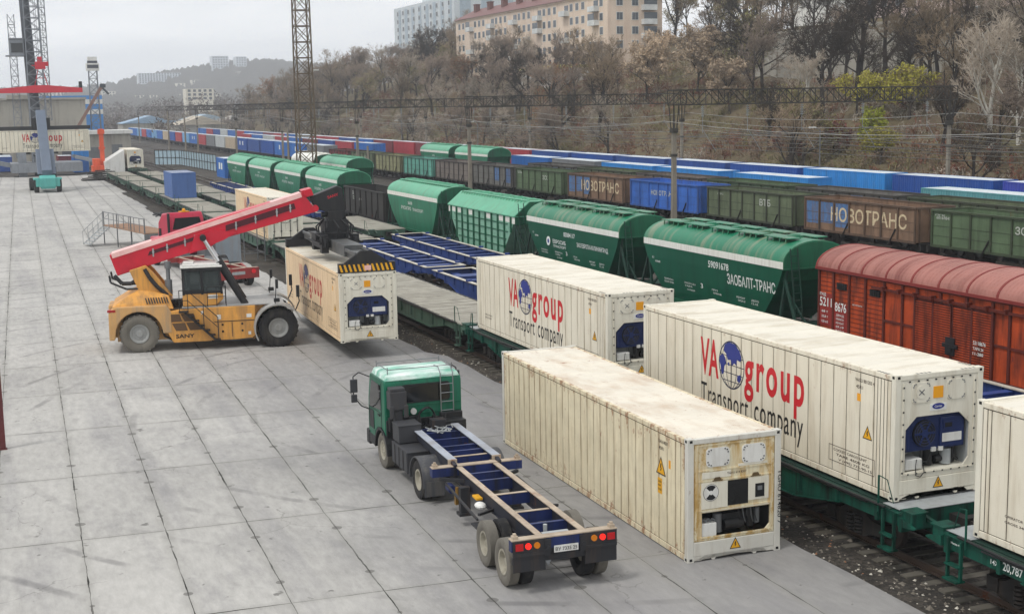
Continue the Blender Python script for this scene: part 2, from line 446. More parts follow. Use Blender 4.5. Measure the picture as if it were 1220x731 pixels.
def yard_material():
    m, n, l, b = node_mat('yard_concrete')
    t = NT(n, l)
    geo = n.new('ShaderNodeNewGeometry'); P = geo.outputs['Position']
    sp = n.new('ShaderNodeSeparateXYZ'); l.new(P, sp.inputs[0])
    x, y = sp.outputs[0], sp.outputs[1]
    wob = t.rng(t.noise(P, 1.3, 3), 0.3, 0.7, -0.014, 0.014)
    wob2 = t.rng(t.noise(P, 0.9, 3, sc3=(1, 1, 3)), 0.3, 0.7, -0.016, 0.016)
    ys = t.m('SUBTRACT', y, 45.9)
    u = t.m('DIVIDE', t.m('ADD', t.m('SUBTRACT', t.m('SUBTRACT', x, 2.26), t.m('MULTIPLY', ys, 0.0325)), wob), 2.015)
    v = t.m('DIVIDE', t.m('ADD', t.m('ADD', ys, t.m('MULTIPLY', t.m('SUBTRACT', x, 4.3), 0.062)), wob2), 6.15)
    fu, fv = t.m('FRACT', u), t.m('FRACT', v)
    du = t.m('MULTIPLY', t.m('MINIMUM', fu, t.m('SUBTRACT', 1.0, fu)), 2.015)
    dv = t.m('MULTIPLY', t.m('MINIMUM', fv, t.m('SUBTRACT', 1.0, fv)), 6.15)
    d = t.m('MINIMUM', du, dv)
    wid = t.rng(t.noise(P, 0.55, 3), 0.45, 0.78, 0.008, 0.034)
    seam = t.m('LESS_THAN', d, wid)
    halo = t.rng(d, 0.0, 0.22, 0.35, 0.0)
    # lifting pockets: two small dark half rounds per long edge
    fm = t.m('MINIMUM', fv, t.m('SUBTRACT', 1.0, fv))
    pv = t.m('MULTIPLY', t.m('SUBTRACT', fm, 0.22), 6.15)
    pd = t.m('SQRT', t.m('ADD', t.m('MULTIPLY', pv, pv), t.m('MULTIPLY', du, du)))
    pocket = t.m('LESS_THAN', pd, t.rng(t.noise(P, 0.8, 3), 0.38, 0.62, 0.03, 0.15))
    cell = n.new('ShaderNodeCombineXYZ'); l.new(t.m('FLOOR', u), cell.inputs[0]); l.new(t.m('FLOOR', v), cell.inputs[1])
    wnz = n.new('ShaderNodeTexWhiteNoise'); wnz.noise_dimensions = '2D'; l.new(cell.outputs[0], wnz.inputs['Vector'])
    tone = t.rng(wnz.outputs['Value'], 0, 1, -0.055, 0.055)
    big = t.rng(t.noise(P, 0.10, 4, 0.6), 0.35, 0.65, -0.09, 0.07)
    fine = t.rng(t.noise(P, 3.2, 6, 0.7, sc3=(1.6, 0.45, 1)), 0.3, 0.7, -0.15, 0.13)
    grit = t.rng(t.noise(P, 42.0, 3, 0.7), 0.3, 0.7, -0.06, 0.06)
    val = t.m('ADD', t.m('ADD', t.m('ADD', t.m('ADD', 1.0, tone), big), fine), grit)
    hs = n.new('ShaderNodeHueSaturation'); hs.inputs['Color'].default_value = hx('aba9a5'); l.new(val, hs.inputs['Value'])
    cur = hs.outputs['Color']
    # worn, damp zone around lorries and containers, with some of their shade painted in
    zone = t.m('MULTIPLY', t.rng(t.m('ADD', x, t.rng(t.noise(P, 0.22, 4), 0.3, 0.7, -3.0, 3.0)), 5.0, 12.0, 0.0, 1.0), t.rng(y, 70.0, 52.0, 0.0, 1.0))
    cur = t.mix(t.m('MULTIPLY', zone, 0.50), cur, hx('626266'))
    # lanes worn dark by tyres, running with the slabs, and curved scrubs where machines turn
    lane = t.rng(t.noise(P, 1.0, 5, 0.6, sc3=(0.55, 0.035, 1)), 0.50, 0.66, 0.0, 0.30)
    cur = t.mix(lane, cur, hx('76757a'))
    rub = n.new('ShaderNodeTexWave'); rub.wave_type = 'RINGS'; rub.rings_direction = 'Z'
    mpw = n.new('ShaderNodeMapping'); mpw.inputs['Location'].default_value = (-19.0, -44.0, 0); l.new(P, mpw.inputs['Vector']); l.new(mpw.outputs[0], rub.inputs['Vector'])
    rub.inputs['Scale'].default_value = 0.16; rub.inputs['Distortion'].default_value = 1.5; rub.inputs['Detail'].default_value = 2; rub.inputs['Detail Scale'].default_value = 0.6
    tyre = t.m('MULTIPLY', t.rng(rub.outputs['Fac'], 0.93, 0.99), t.rng(t.noise(P, 0.25, 4, 0.6), 0.50, 0.62, 0.0, 0.40))
    cur = t.mix(tyre, cur, hx('4f4e50'))
    # oil and tyre stains
    st = t.rng(t.noise(P, 0.5, 6, 0.7, sc3=(1.3, 0.5, 1)), 0.52, 0.72, 0.0, 0.42)
    cur = t.mix(st, cur, hx('66656a'))
    oil = t.rng(t.noise(P, 1.9, 4, 0.55), 0.67, 0.72, 0.0, 0.6)
    cur = t.mix(oil, cur, hx('3d3c3a'))
    cur = t.mix(halo, cur, hx('86857f'))
    # hairline cracks
    vo = n.new('ShaderNodeTexVoronoi'); vo.feature = 'DISTANCE_TO_EDGE'; vo.inputs['Scale'].default_value = 0.16
    wv = n.new('ShaderNodeMix'); wv.data_type = 'RGBA'; wv.inputs['Factor'].default_value = 0.06
    nz = n.new('ShaderNodeTexNoise'); nz.inputs['Scale'].default_value = 1.2; nz.inputs['Detail'].default_value = 5; l.new(P, nz.inputs['Vector'])
    l.new(P, wv.inputs['A']); l.new(nz.outputs['Color'], wv.inputs['B']); wv.blend_type = 'ADD'; wv.inputs['Factor'].default_value = 1.2
    l.new(wv.outputs['Result'], vo.inputs['Vector'])
    crack = t.m('MULTIPLY', t.m('LESS_THAN', vo.outputs['Distance'], 0.0022), t.m('GREATER_THAN', t.noise(P, 0.13, 2), 0.52))
    cur = t.mix(t.m('MULTIPLY', crack, 0.28), cur, hx('45433f'))
    cur = t.mix(t.m('MULTIPLY', seam, t.rng(t.noise(P, 0.7, 4, 0.6), 0.36, 0.62, 0.45, 1.0)), cur, hx('302f2c'))
    cur = t.mix(t.m('MULTIPLY', pocket, 0.55), cur, hx('4a4845'))
    l.new(cur, b.inputs['Base Color'])
    l.new(t.rng(zone, 0, 1, 0.9, 0.6), b.inputs['Roughness'])
    b.inputs['Specular IOR Level'].default_value = 0.12
    bp = n.new('ShaderNodeBump'); bp.inputs['Strength'].default_value = 0.35; bp.inputs['Distance'].default_value = 0.02
    l.new(t.m('ADD', t.m('MULTIPLY', seam, -1.0), t.m('MULTIPLY', t.noise(P, 14, 5), 0.25)), bp.inputs['Height'])
    l.new(bp.outputs[0], b.inputs['Normal'])
    return m
def ballast_material():
    m, n, l, b = node_mat('ballast_gravel')
    t = NT(n, l)
    P = n.new('ShaderNodeNewGeometry').outputs['Position']
    vo = n.new('ShaderNodeTexVoronoi'); vo.inputs['Scale'].default_value = 11.0; l.new(P, vo.inputs['Vector'])
    sepc = n.new('ShaderNodeSeparateColor'); l.new(vo.outputs['Color'], sepc.inputs[0])
    val = t.rng(sepc.outputs[0], 0, 1, 0.45, 1.7)
    hs = n.new('ShaderNodeHueSaturation'); hs.inputs['Color'].default_value = hx('3b3630'); l.new(val, hs.inputs['Value'])  # gravel darkened to paint in the gloom beneath the wagons
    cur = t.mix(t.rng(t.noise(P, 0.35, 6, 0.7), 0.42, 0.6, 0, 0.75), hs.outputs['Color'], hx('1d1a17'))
    cur = t.mix(t.rng(t.noise(P, 0.06, 4, 0.6), 0.47, 0.64, 0, 0.4), cur, hx('5a5348'))
    l.new(cur, b.inputs['Base Color']); b.inputs['Roughness'].default_value = 0.95
    bp = n.new('ShaderNodeBump'); bp.inputs['Strength'].default_value = 0.8; bp.inputs['Distance'].default_value = 0.05
    l.new(vo.outputs['Distance'], bp.inputs['Height']); l.new(bp.outputs[0], b.inputs['Normal'])
    return m
def hill_material(name, a, bcol, c, d):
    m, n, l, b = node_mat(name)
    t = NT(n, l)
    P = n.new('ShaderNodeNewGeometry').outputs['Position']
    cur = t.mix(t.rng(t.noise(P, 0.07, 5, 0.65), 0.4, 0.6), a, bcol)
    cur = t.mix(t.rng(t.noise(P, 0.16, 6, 0.7), 0.52, 0.66, 0, 0.8), cur, c)
    cur = t.mix(t.rng(t.noise(P, 1.4, 6, 0.75), 0.5, 0.7, 0, 0.7), cur, d)
    l.new(cur, b.inputs['Base Color']); b.inputs['Roughness'].default_value = 0.95
    b.inputs['Specular IOR Level'].default_value = 0.1
    bp = n.new('ShaderNodeBump'); bp.inputs['Strength'].default_value = 0.7; bp.inputs['Distance'].default_value = 0.3
    l.new(t.noise(P, 2.2, 6, 0.7), bp.inputs['Height']); l.new(bp.outputs[0], b.inputs['Normal'])
    return m
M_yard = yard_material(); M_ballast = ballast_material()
M_hill = hill_material('dry_slope', hx('5d5344'), hx('6a604a'), hx('6b684a'), hx('4c3e34'))
M_far = hill_material('far_hill', hx('77746f'), hx('827e79'), hx('6f706c'), hx('8a8680'))  # tones lightened to paint in more haze than the air gives

g = MB(); g.add([(-4000, -300, -0.12), (4000, -300, -0.12), (4000, 7000, -0.12), (-4000, 7000, -0.12)], [(0, 1, 2, 3)])
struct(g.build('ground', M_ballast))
# yard apron: one slab sheet with a broken edge towards the tracks
rnd = random.Random(3)
edge = []
y = -8.0
while y < 235:
    bx = 17.45 + (0.55 if 40 < y < 54 else 0) - (0.5 if 75 < y < 150 else 0) + (0.9 if y > 180 else 0)
    edge.append((bx + rnd.uniform(-0.09, 0.09), y)); y += rnd.uniform(0.5, 1.9)
ap = MB(); n = len(edge)
vs = []
for ex, ey in edge: vs += [(-60, ey, 0.0), (ex, ey, 0.0), (ex + 0.03, ey, -0.13)]
fs = []
for i in range(n - 1):
    a = 3 * i
    fs += [(a, a + 1, a + 4, a + 3), (a + 1, a + 2, a + 5, a + 4)]
ap.add(vs, fs)
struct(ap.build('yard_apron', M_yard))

def sm(a, b, x):
    t = max(0.0, min(1.0, (x - a) / (b - a))); return t * t * (3 - 2 * t)
def hill_h(x, y):
    far = 1.0 - 0.62 * sm(330, 760, y)
    wallside = 1.0 - sm(170, 235, y)                 # the terrace with the retaining wall at the near end
    lo = 13.0 * sm(79, 116, x)
    hiA = 8.5 * sm(124.5, 127.0, x) + 5 * sm(150, 240, x)
    hiB = 12.0 * sm(104, 160, x) + 3 * sm(160, 260, x)
    bump = 0.9 * math.sin(x * 0.21 + y * 0.07) * math.sin(y * 0.11 + 1.3) + 0.5 * math.sin(x * 0.5 + 2) * math.sin(y * 0.43)
    return -0.2 + far * (lo + wallside * hiA + (1 - wallside) * hiB) + bump * sm(80, 92, x) * (0.3 if 120 < x < 128 else 1)
hm = MB()
xs = [78 + i * 2.0 for i in range(20)] + [118 + i * 1.0 for i in range(12)] + [130 + i * 5 for i in range(15)] + [205 + 20 * i for i in range(14)]
ys = [20 + 5 * i for i in range(70)] + [370 + 12 * i for i in range(50)]
for yy in ys:
    for xx in xs: hm.v.append((xx, yy, hill_h(xx, yy)))
nx = len(xs)
for j in range(len(ys) - 1):
    for i in range(nx - 1):
        hm.f.append([j * nx + i, j * nx + i + 1, (j + 1) * nx + i + 1, (j + 1) * nx + i]); hm.m.append(0)
struct(hm.build('hillside', M_hill, smooth=True))
def far_h(x, y):
    ridge = 32 + 27 * sm(110, 260, x) + 8 * math.sin(x * 0.021) - 10 * sm(700, 1300, x)
    ridge *= (0.6 + 0.4 * sm(-900, 0, x))
    return -1 + ridge * math.exp(-((y - 1900) / 520.0) ** 2) + 4 * math.sin(x * 0.013 + y * 0.009) * sm(1000, 1500, y)
fm_ = MB(); NXF, NYF = 90, 26
for j in range(NYF):
    for i in range(NXF):
        X = -1300 + i * 30; Y = 950 + j * 70
        fm_.v.append((X, Y, far_h(X, Y) + (rnd.uniform(-2, 2) if j > 2 else 0)))
for j in range(NYF - 1):
    for i in range(NXF - 1):
        a = j * NXF + i
        fm_.f.append([a, a + 1, a + NXF + 1, a + NXF]); fm_.m.append(0)
struct(fm_.build('far_hills', M_far, smooth=True))

# ---------------------------------------------------------------- railway tracks
RAIL = 0.13
def track(x, y0, y1, label, near=True):
    t = thing('railway_track', label, 'railway track', (x, y0, 0), group='railway tracks of the yard')
    L = y1 - y0
    for s in (-0.76, 0.76):
        b = MB(); b.box(s - 0.036, s + 0.036, 0, L, 0.06, RAIL); b.box(s - 0.07, s + 0.07, 0, L, -0.02, 0.0); b.box(s - 0.012, s + 0.012, 0, L, 0.0, 0.06)
        b.build('rail', M_rail, t)
    b = MB(); k = 0.3
    rr = random.Random(int(x * 10))
    while k < min(L, 190):
        w = rr.uniform(1.2, 1.36)
        b.box(-w, w, k, k + 0.24, -0.2, -0.085 + rr.uniform(-0.03, 0.02)); k += 0.56
    s = b.build('sleepers', M_sleeper, t); s['kind'] = 'stuff'
T1, T2, T2B, T3, T3B = 19.97, 24.2, 28.2, 32.05, 40.6  # blue wagon and hopper rows slid along the camera's line of sight
T4, T5, T6, T7 = 56.5, 61.5, 67.3, 73.7
for x, y0, y1, nm in ((T1, 8, 420, 'railway track nearest the concrete apron, under the cream reefers'),
                      (T2, 30, 420, 'railway track beneath the nearer row of blue skeletal wagons'),
                      (T2B, 30, 420, 'railway track beneath the farther row of blue skeletal wagons'),
                      (T3, 25, 420, 'railway track beneath the row of green grain hoppers'),
                      (T3B, 60, 520, 'railway track of the lone white-roofed hopper behind the green hopper row'),
                      (46.5, 60, 700, 'empty railway track in the open gap before the gondola row'),
                      (T4, 40, 700, 'railway track beneath the first gondola row'),
                      (T5, 40, 700, 'railway track behind the first gondola row'),
                      (T6, 50, 700, 'railway track beneath the light blue containers'),
                      (T7, 50, 700, 'railway track at the foot of the wooded slope')):
    track(x, y0, y1, nm)
# litter and loose stones beside the nearest track
lit = MB(); rr = random.Random(11)
for i in range(1500):
    yy = 18 + 50 * rr.random() ** 1.3; xx = rr.uniform(17.6, 19.1)
    s = rr.uniform(0.015, 0.05) * (2.0 if rr.random() < 0.06 else 1)
    a = rr.uniform(0, 6.28); mi = 0 if rr.random() < 0.72 else (1 if rr.random() < 0.8 else 2)
    ca, sa = math.cos(a) * s, math.sin(a) * s; z = -0.12
    h = s * rr.uniform(0.5, 1.0)
    lit.add([(xx + ca, yy + sa, z), (xx - sa, yy + ca, z), (xx - ca, yy - sa, z), (xx + sa, yy - ca * 1.3, z), (xx + ca * .3, yy, z + h)],
            [(0, 1, 4), (1, 2, 4), (2, 3, 4), (3, 0, 4)], mi)
M_stone = paint('loose_stone', hx('6b655c'), 0.9, var=0.3, vscale=9)
M_litter = paint('pale_litter', hx('b9b4a8'), 0.8, var=0.2, vscale=5)
M_litter2 = paint('wood_litter', hx('8a6248'), 0.85, var=0.2, vscale=5)
o = lit.build('gravel_litter', [M_stone, M_litter, M_litter2]); o['kind'] = 'stuff'

# ---------------------------------------------------------------- refrigerated containers
M_mesh_brown = paint('stained_latch', hx('5a4a30'), .7, var=.2)
CW, CL, CH = 2.438, 12.192, 2.896
HW = CW / 2
def globe(mb, cx, cz, r, right, up, org, mi_line, mi_land):
    """wire globe with continents on the plane through org"""
    right, up = Vector(right), Vector(up); nrm = right.cross(up); org = Vector(org)
    def P(a, b, e): return org + right * (cx + a * r) + up * (cz + b * r) + nrm * e
    def ribbon(pts, w, e):
        for (a0, b0), (a1, b1) in zip(pts, pts[1:]):
            dx, dy = a1 - a0, b1 - b0; L = math.hypot(dx, dy) or 1
            ox, oy = -dy / L * w / 2, dx / L * w / 2
            mb.add([P(a0 - ox, b0 - oy, e), P(a1 - ox, b1 - oy, e), P(a1 + ox, b1 + oy, e), P(a0 + ox, b0 + oy, e)], [(0, 1, 2, 3)], mi_line)
    N = 40
    ribbon([(math.cos(6.2832 * i / N), math.sin(6.2832 * i / N)) for i in range(N + 1)], 0.055, 0.004)
    for k in (-0.78, -0.42, 0.0, 0.42, 0.78):
        ribbon([(k * math.cos(-1.5708 + math.pi * i / 18), math.sin(-1.5708 + math.pi * i / 18)) for i in range(19)], 0.032, 0.0046 + 0.0001 * k)
    for k in (-0.7, -0.36, 0.0, 0.36, 0.7):
        w = math.sqrt(1 - k * k); ribbon([(-w, k), (w, k)], 0.032, 0.0052)
    lands = [[(-.55, .80), (-.2, .95), (.25, .93), (.62, .72), (.80, .45), (.70, .25), (.45, .30), (.40, .05), (.22, .12), (.05, -.02), (-.05, .22), (-.3, .18), (-.42, .42), (-.62, .52)],
             [(-.95, .25), (-.70, .38), (-.50, .25), (-.42, .02), (-.58, -.15), (-.62, -.45), (-.78, -.52), (-.86, -.2), (-.98, .05)],
             [(.48, -.38), (.70, -.30), (.78, -.45), (.66, -.66), (.46, -.58)], [(-.30, .06), (-.18, .10), (-.14, -.04), (-.26, -.06)]]
    for q in lands:
        mb.add([P(a, b, 0.0062) for a, b in q], [tuple(range(len(q)))], mi_land)
def warning_triangle(mb, org, right, up, s, mi_bg, mi_k):
    right, up = Vector(right), Vector(up); nrm = right.cross(up); org = Vector(org)
    def P(a, b, e): return org + right * a * s + up * b * s + nrm * e
    mb.add([P(-.5, 0, .004), P(.5, 0, .004), P(0, .9, .004)], [(0, 1, 2)], mi_k)
    mb.add([P(-.40, .06, .006), P(.40, .06, .006), P(0, .78, .006)], [(0, 1, 2)], mi_bg)
    mb.add([P(-.06, .2, .008), P(.02, .2, .008), P(.09, .36, .008), P(.02, .36, .008), P(.08, .56, .008), P(-.03, .56, .008), P(-.08, .33, .008), P(.0, .33, .008)], [(0, 1, 2, 3), (3, 4, 5, 6, 7)], mi_k)
def rrect(x0, x1, z0, z1, r, k=4):
    o = []
    for cx, cz, a in ((x1 - r, z0 + r, -90), (x1 - r, z1 - r, 0), (x0 + r, z1 - r, 90), (x0 + r, z0 + r, 180)):
        for i in range(k + 1):
            t = R(a + 90 * i / k); o.append((cx + r * math.cos(t), cz + r * math.sin(t)))
    return o
def reefer(label, group, wall, endp, post, roof, seam, logo=None, old=False, number='VAGU 801203 4'):
    t = thing('reefer_container', label, 'shipping container', group=group)
    # side walls: raised panels over a dark seam plane
    for s in (-1, 1):
        b = MB()
        b.box(s * 1.150, s * 1.196, 0.10, CL - 0.10, 0.16, 2.76, 1)
        cuts = [0.165, 0.30, 0.42, 0.54, 0.66, 0.78] if not old else [0.165, 0.36, 0.62]
        e0 = cuts[-1]; nmain = 21 if not old else 26
        ends = [CL - c for c in (cuts if old else [0.165, 0.30, 0.42])][::-1]
        mid = [e0 + (ends[0] - e0) * i / nmain for i in range(1, nmain)]
        cuts = cuts + mid + ends
        for a, c in zip(cuts, cuts[1:]):
            b.box(s * 1.190, s * 1.2085, a + 0.015, c - 0.015, 0.185, 2.735)
        b.build('side_wall', [wall, seam], t, bevel=0.0)
    # frame: posts, rails, castings
    b = MB()
    for s in (-1, 1):
        for y0, y1 in ((0, 0.16), (CL - 0.16, CL)):
            b.box(s * 1.06, s * 1.2185, y0 + 0.002, y1 - 0.002, 0.11, CH - 0.11, 0)
        b.box(s * 1.10, s * 1.2165, 0.16, CL - 0.16, 0.02, 0.165, 1); b.box(s * 1.12, s * 1.2165, 0.16, CL - 0.16, 2.755, 2.872, 1)
    for y0, y1 in ((0.004, 0.13), (CL - 0.13, CL - 0.004)):
        b.box(-1.06, 1.06, y0, y1, 2.765, 2.885, 0); b.box(-1.06, 1.06, y0, y1, 0.13, 0.46, 0)
    # lower end lip with fork tabs
    for y0, y1 in ((0.01, 0.07), (CL - 0.07, CL - 0.01)):
        b.prism([(-1.06, 0.13), (-1.06, 0.02), (-.86, 0.02), (-.74, 0.12), (-.62, 0.12), (-.58, 0.0), (-.50, 0.0), (-.46, 0.12), (.46, .12), (.50, 0), (.58, 0), (.62, .12), (.74, .12), (.86, .02), (1.06, .02), (1.06, .13)], 'y', y0, y1, 0)
    b.build('corner_frame', [post, wall], t, bevel=0.012)
    b = MB()
    for s in (-1, 1):
        for y0 in (-0.001, CL - 0.177):
            for z0 in (0.0, CH - 0.118):
                b.box(s * 1.056, s * 1.2195, y0, y0 + 0.178, z0, z0 + 0.118, 0)
                yo = y0 - 0.003 if y0 < 1 else y0 + 0.181
                b.box(s * 1.10, s * 1.17, yo, yo + 0.004, z0 + 0.03, z0 + 0.09, 1)
                b.box(s * 1.2196, s * 1.2215, y0 + 0.05, y0 + 0.13, z0 + 0.03, z0 + 0.09, 1)
    b.build('corner_casting', [post, M_dark], t)
    # roof with shallow cross ribs
    b = MB()
    b.box(-1.12, 1.12, 0.13, CL - 0.13, 2.80, 2.862)
    for i in range(23):
        y = 0.3 + i * (CL - 0.6) / 22.0
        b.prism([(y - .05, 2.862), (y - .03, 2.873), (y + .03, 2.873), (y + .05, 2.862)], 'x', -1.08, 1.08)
        b.box(-1.08, 1.08, y + .05, y + .066, 2.8625, 2.864, 1)  # painted shade line along the rib
    b.build('roof', [roof, M_rib_shade], t)
    if not old:
        for s in (-1, 1):
            b = MB()
            for k in range(4):
                y = 0.34 + k * 0.11
                b.add([(s * 1.1, y, 2.8755), (s * 1.2, y + .0, 2.8755), (s * 1.2, y + .05, 2.8755), (s * 1.1, y + .07, 2.8755)], [(0, 1, 2, 3)])
                b.add([(s * 0.62 + k * .11, .012, 2.8872), (s * 0.62 + k * .11 + .06, .012, 2.8872), (s * 0.62 + k * .11 + .05, .10, 2.8872), (s * 0.62 + k * .11 - .01, .10, 2.8872)], [(0, 1, 2, 3)])
            b.build('edge_stripes', M_black, t)
    # door end
    d = MB()
    for x0, x1 in ((-1.055, -0.008), (0.008, 1.055)):
        d.box(x0, x1, CL - 0.09, CL - 0.03, 0.20, 2.74)
    d.build('door', endp, t, bevel=0.01)
    b = MB()
    for x in (-0.82, -0.32, 0.32, 0.82):
        b.cyl((x, CL - 0.005, 0.14), (x, CL - 0.005, 2.82), 0.022, n=8)
        for z in (0.5, 1.2, 2.0, 2.5): b.box(x - .06, x + .06, CL - 0.03, CL + .02, z, z + .05)
        b.bar((x, CL + 0.01, 1.15), (x + (.3 if x < 0 else -.3), CL + 0.02, 1.1), 0.03)
    b.build('lock_rods', M_grey if old else M_black, t)
    # machinery end
    e = MB()
    if not old:
        zt, zb = 1.90, 0.63; xl, xr = -0.91, 0.88
        e.box(-1.055, 1.055, 0.02, 0.06, zt, 2.76); e.box(-1.055, xl, 0.02, 0.06, 0.47, zt); e.box(xr, 1.055, 0.02, 0.06, 0.47, zt); e.box(xl, xr, 0.02, 0.06, 0.47, zb)
        for sx, xx in ((1, xl), (-1, xr)):
            e.prism([(xx, zt), (xx + sx * .30, zt), (xx, zt - .28)], 'y', 0.021, 0.058)
        e.prism([(xr, zb), (xr - .16, zb), (xr, zb + .2)], 'y', 0.021, 0.058)
        e.box(xl, xr, 0.62, 0.66, zb, zt, 1)
        e.box(xl - .02, xl, 0.06, 0.64, zb, zt, 1); e.box(xr, xr + .02, 0.06, 0.64, zb, zt, 1); e.box(xl, xr, 0.06, 0.64, zt, zt + .02, 1); e.box(xl, xr, 0.06, 0.64, zb - .02, zb, 0)
        e.box(-1.0, 1.0, 0.002, 0.02, 0.58, 0.61); e.box(-1.0, -.97, .002, .02, .61, 2.7); e.box(.97, 1.0, .002, .02, .61, 2.7)
        en = e.build('end_wall', [endp, M_lgrey], t)
        h = MB()
        for cx in (-0.51, 0.47):
            h = MB()
            h.prism(rrect(cx - .25, cx + .25, 2.22, 2.68, 0.07), 'y', 0.004, 0.019)
            for q in rrect(cx - .22, cx + .22, 2.25, 2.65, 0.06, 2): h.box(q[0] - .014, q[0] + .014, -0.004, .005, q[1] - .014, q[1] + .014, 1)
            if cx < 0: h.cyl((-.51, .004, 2.46), (-.51, -.006, 2.46), .15, n=20); h.bar((-.58, -.008, 2.40), (-.44, -.008, 2.52), .012, .02, 1); h.bar((-.58, -.008, 2.52), (-.44, -.008, 2.40), .012, .02, 1)
            h.build('access_hatch', [endp, M_grey], t)
        k = MB()
        for x in (-.99, .99):
            for i in range(8): k.box(x - .02, x + .02, -.004, .003, .62 + i * .28, .66 + i * .28)
        for i in range(8):
            k.box(-.85 + i * .24, -.81 + i * .24, -.004, .021, 2.71, 2.74); k.box(-.85 + i * .24, -.81 + i * .24, -.004, .003, .575, .605)
        k.build('bolts', M_black, t)
        u = MB()
        u.prism([(-.86, 1.06), (.84, 1.06), (.84, 1.72), (.66, 1.885), (-.66, 1.885), (-.86, 1.68)], 'y', 0.14, 0.60)
        u.box(.12, .80, .10, .141, 1.10, 1.80); u.box(-.84, -.74, .09, .141, 1.1, 1.6)
        un = u.build('cooling_unit', M_unit_blue, t, bevel=0.02)
        f = MB(); f.cyl((-.32, .141, 1.47), (-.32, .085, 1.47), .31, n=28); 
        f.build('fan_shroud', M_black, un)
        f = MB(); f.cyl((-.32, .086, 1.47), (-.32, .07, 1.47), .09, n=16)
        for i in range(6):
            a = i * 1.047; f.bar((-.32 + .09 * math.cos(a), .08, 1.47 + .09 * math.sin(a)), (-.32 + .28 * math.cos(a), .08, 1.47 + .28 * math.sin(a)), .01, .05)
        for rr_ in (.16, .23, .29):
            f.tube([(-.32 + rr_ * math.cos(j * .3307), .07, 1.47 + rr_ * math.sin(j * .3307)) for j in range(20)], .006, 4)
        f.build('fan', M_unit_blue, un)
        f = MB(); f.box(.20, .50, .085, .101, 1.52, 1.70, 0); f.box(.24, .44, .08, .09, 1.56, 1.66, 1)
        f.build('display', [M_unit_blue, M_dark], un)
        f = MB(); f.box(.18, .72, .09, .101, 1.22, 1.42)
        f.build('instruction_plate', M_white, un)
        f = MB(); f.box(-.10, .02, .10, .145, 1.02, 1.12); f.box(.10, .22, .10, .145, 1.02, 1.12)
        f.build('junction_box', M_white, un)
        f = MB()
        f.cyl((-.02, .35, .66), (-.02, .35, 1.02), .11, n=14, mi=1); f.cyl((.42, .28, .66), (.42, .28, 1.02), .13, n=16, mi=0); f.cyl((.62, .3, .66), (.62, .3, 1.04), .06, n=10, mi=1)
        f.cyl((.12, .3, .78), (.32, .3, .78), .08, n=12, mi=1); f.box(-.2, .8, .4, .6, .64, .72, 1)
        f.tube([(-.35, .2, 1.06), (-.36, .18, .9), (-.3, .16, .8), (-.15, .2, .76), (-.02, .25, .95)], .014, 6, 1)
        f.tube([(.55, .2, 1.06), (.56, .16, .85), (.7, .16, .75)], .016, 6, 1)
        f.build('compressor', [M_lgrey, M_black], t, smooth=True)
        f = MB(); f.box(-.84, -.38, .08, .5, .66, .90)
        f.build('battery_box', M_white, t, bevel=.012)
        f = MB(); f.tube([(-.55, .06, .9), (-.6, .03, .75), (-.62, -.01, .55), (-.5, -.015, .5), (-.38, .0, .6), (-.4, .05, .86)], .01, 6)
        f.build('power_cable', M_black, t)
        f = MB()
        f.box(-.17, .10, .008, .019, 2.29, 2.56); f.build('orange_notice', M_orange, t)
        f = MB(); f.box(-.26, .20, .008, .019, 2.0, 2.16, 0)
        f.add([(-.03 + .17 * math.cos(i * .2618), .004, 2.10 + .07 * math.sin(i * .2618)) for i in range(24)], [tuple(range(24))], 1)
        letters(f, 'Carrier', (-.135, .003, 2.075), (1, 0, 0), (0, 0, 1), .21, .05, mi=0, eps=.002)
        f.build('maker_badge', [M_white, M_globe], t)
    else:
        e.box(-1.055, 1.055, 0.03, 0.09, 1.13, 2.76); e.box(-1.055, -.84, 0.03, 0.09, 0.47, 1.13); e.box(.96, 1.055, 0.03, 0.09, 0.47, 1.13); e.box(-.84, .96, .03, .09, .47, .51)
        e.box(-.84, .96, .60, .64, .5, 1.14, 1); e.box(-.86, -.84, .09, .62, .5, 1.14, 1); e.box(.96, .98, .09, .62, .5, 1.14, 1); e.box(-.84, .96, .09, .62, 1.13, 1.15, 1)
        e.prism([(.96, .51), (.80, .51), (.96, .68)], 'y', .032, .088)
        for x in (-.99, .99): e.box(x - .035, x + .035, .008, .03, .52, 2.74)
        for z in (2.70, 2.10, 1.86, 1.17, .53): e.box(-.955, .955, .012, .03, z, z + .035)
        e.build('end_wall', [endp, M_dark], t)
        h = MB()
        for x0, x1 in ((-.74, -.14), (.19, .80)):
            h = MB()
            h.prism(rrect(x0, x1, 2.20, 2.64, .1), 'y', .006, .031)
            for q in rrect(x0 + .04, x1 - .04, 2.24, 2.60, .08, 2): h.box(q[0] - .014, q[0] + .014, -.002, .007, q[1] - .014, q[1] + .014, 1)
            h.build('access_hatch', [M_white, M_black], t)
        h = MB(); h.box(-.86, -.18, .010, .031, 1.22, 1.84); h.box(.36, .90, .010, .031, 1.30, 1.84); h.box(-.84, .92, .010, .031, 1.152, 1.168); h.box(-.84, -.1, .012, .031, 1.93, 2.08); h.box(.1, .86, .014, .031, 2.14, 2.2)
        h.build('service_panel', M_white_end, t, bevel=.006)
        h = MB(); h.cyl((-.62, .011, 1.60), (-.62, .004, 1.60), .19, n=26, mi=1)
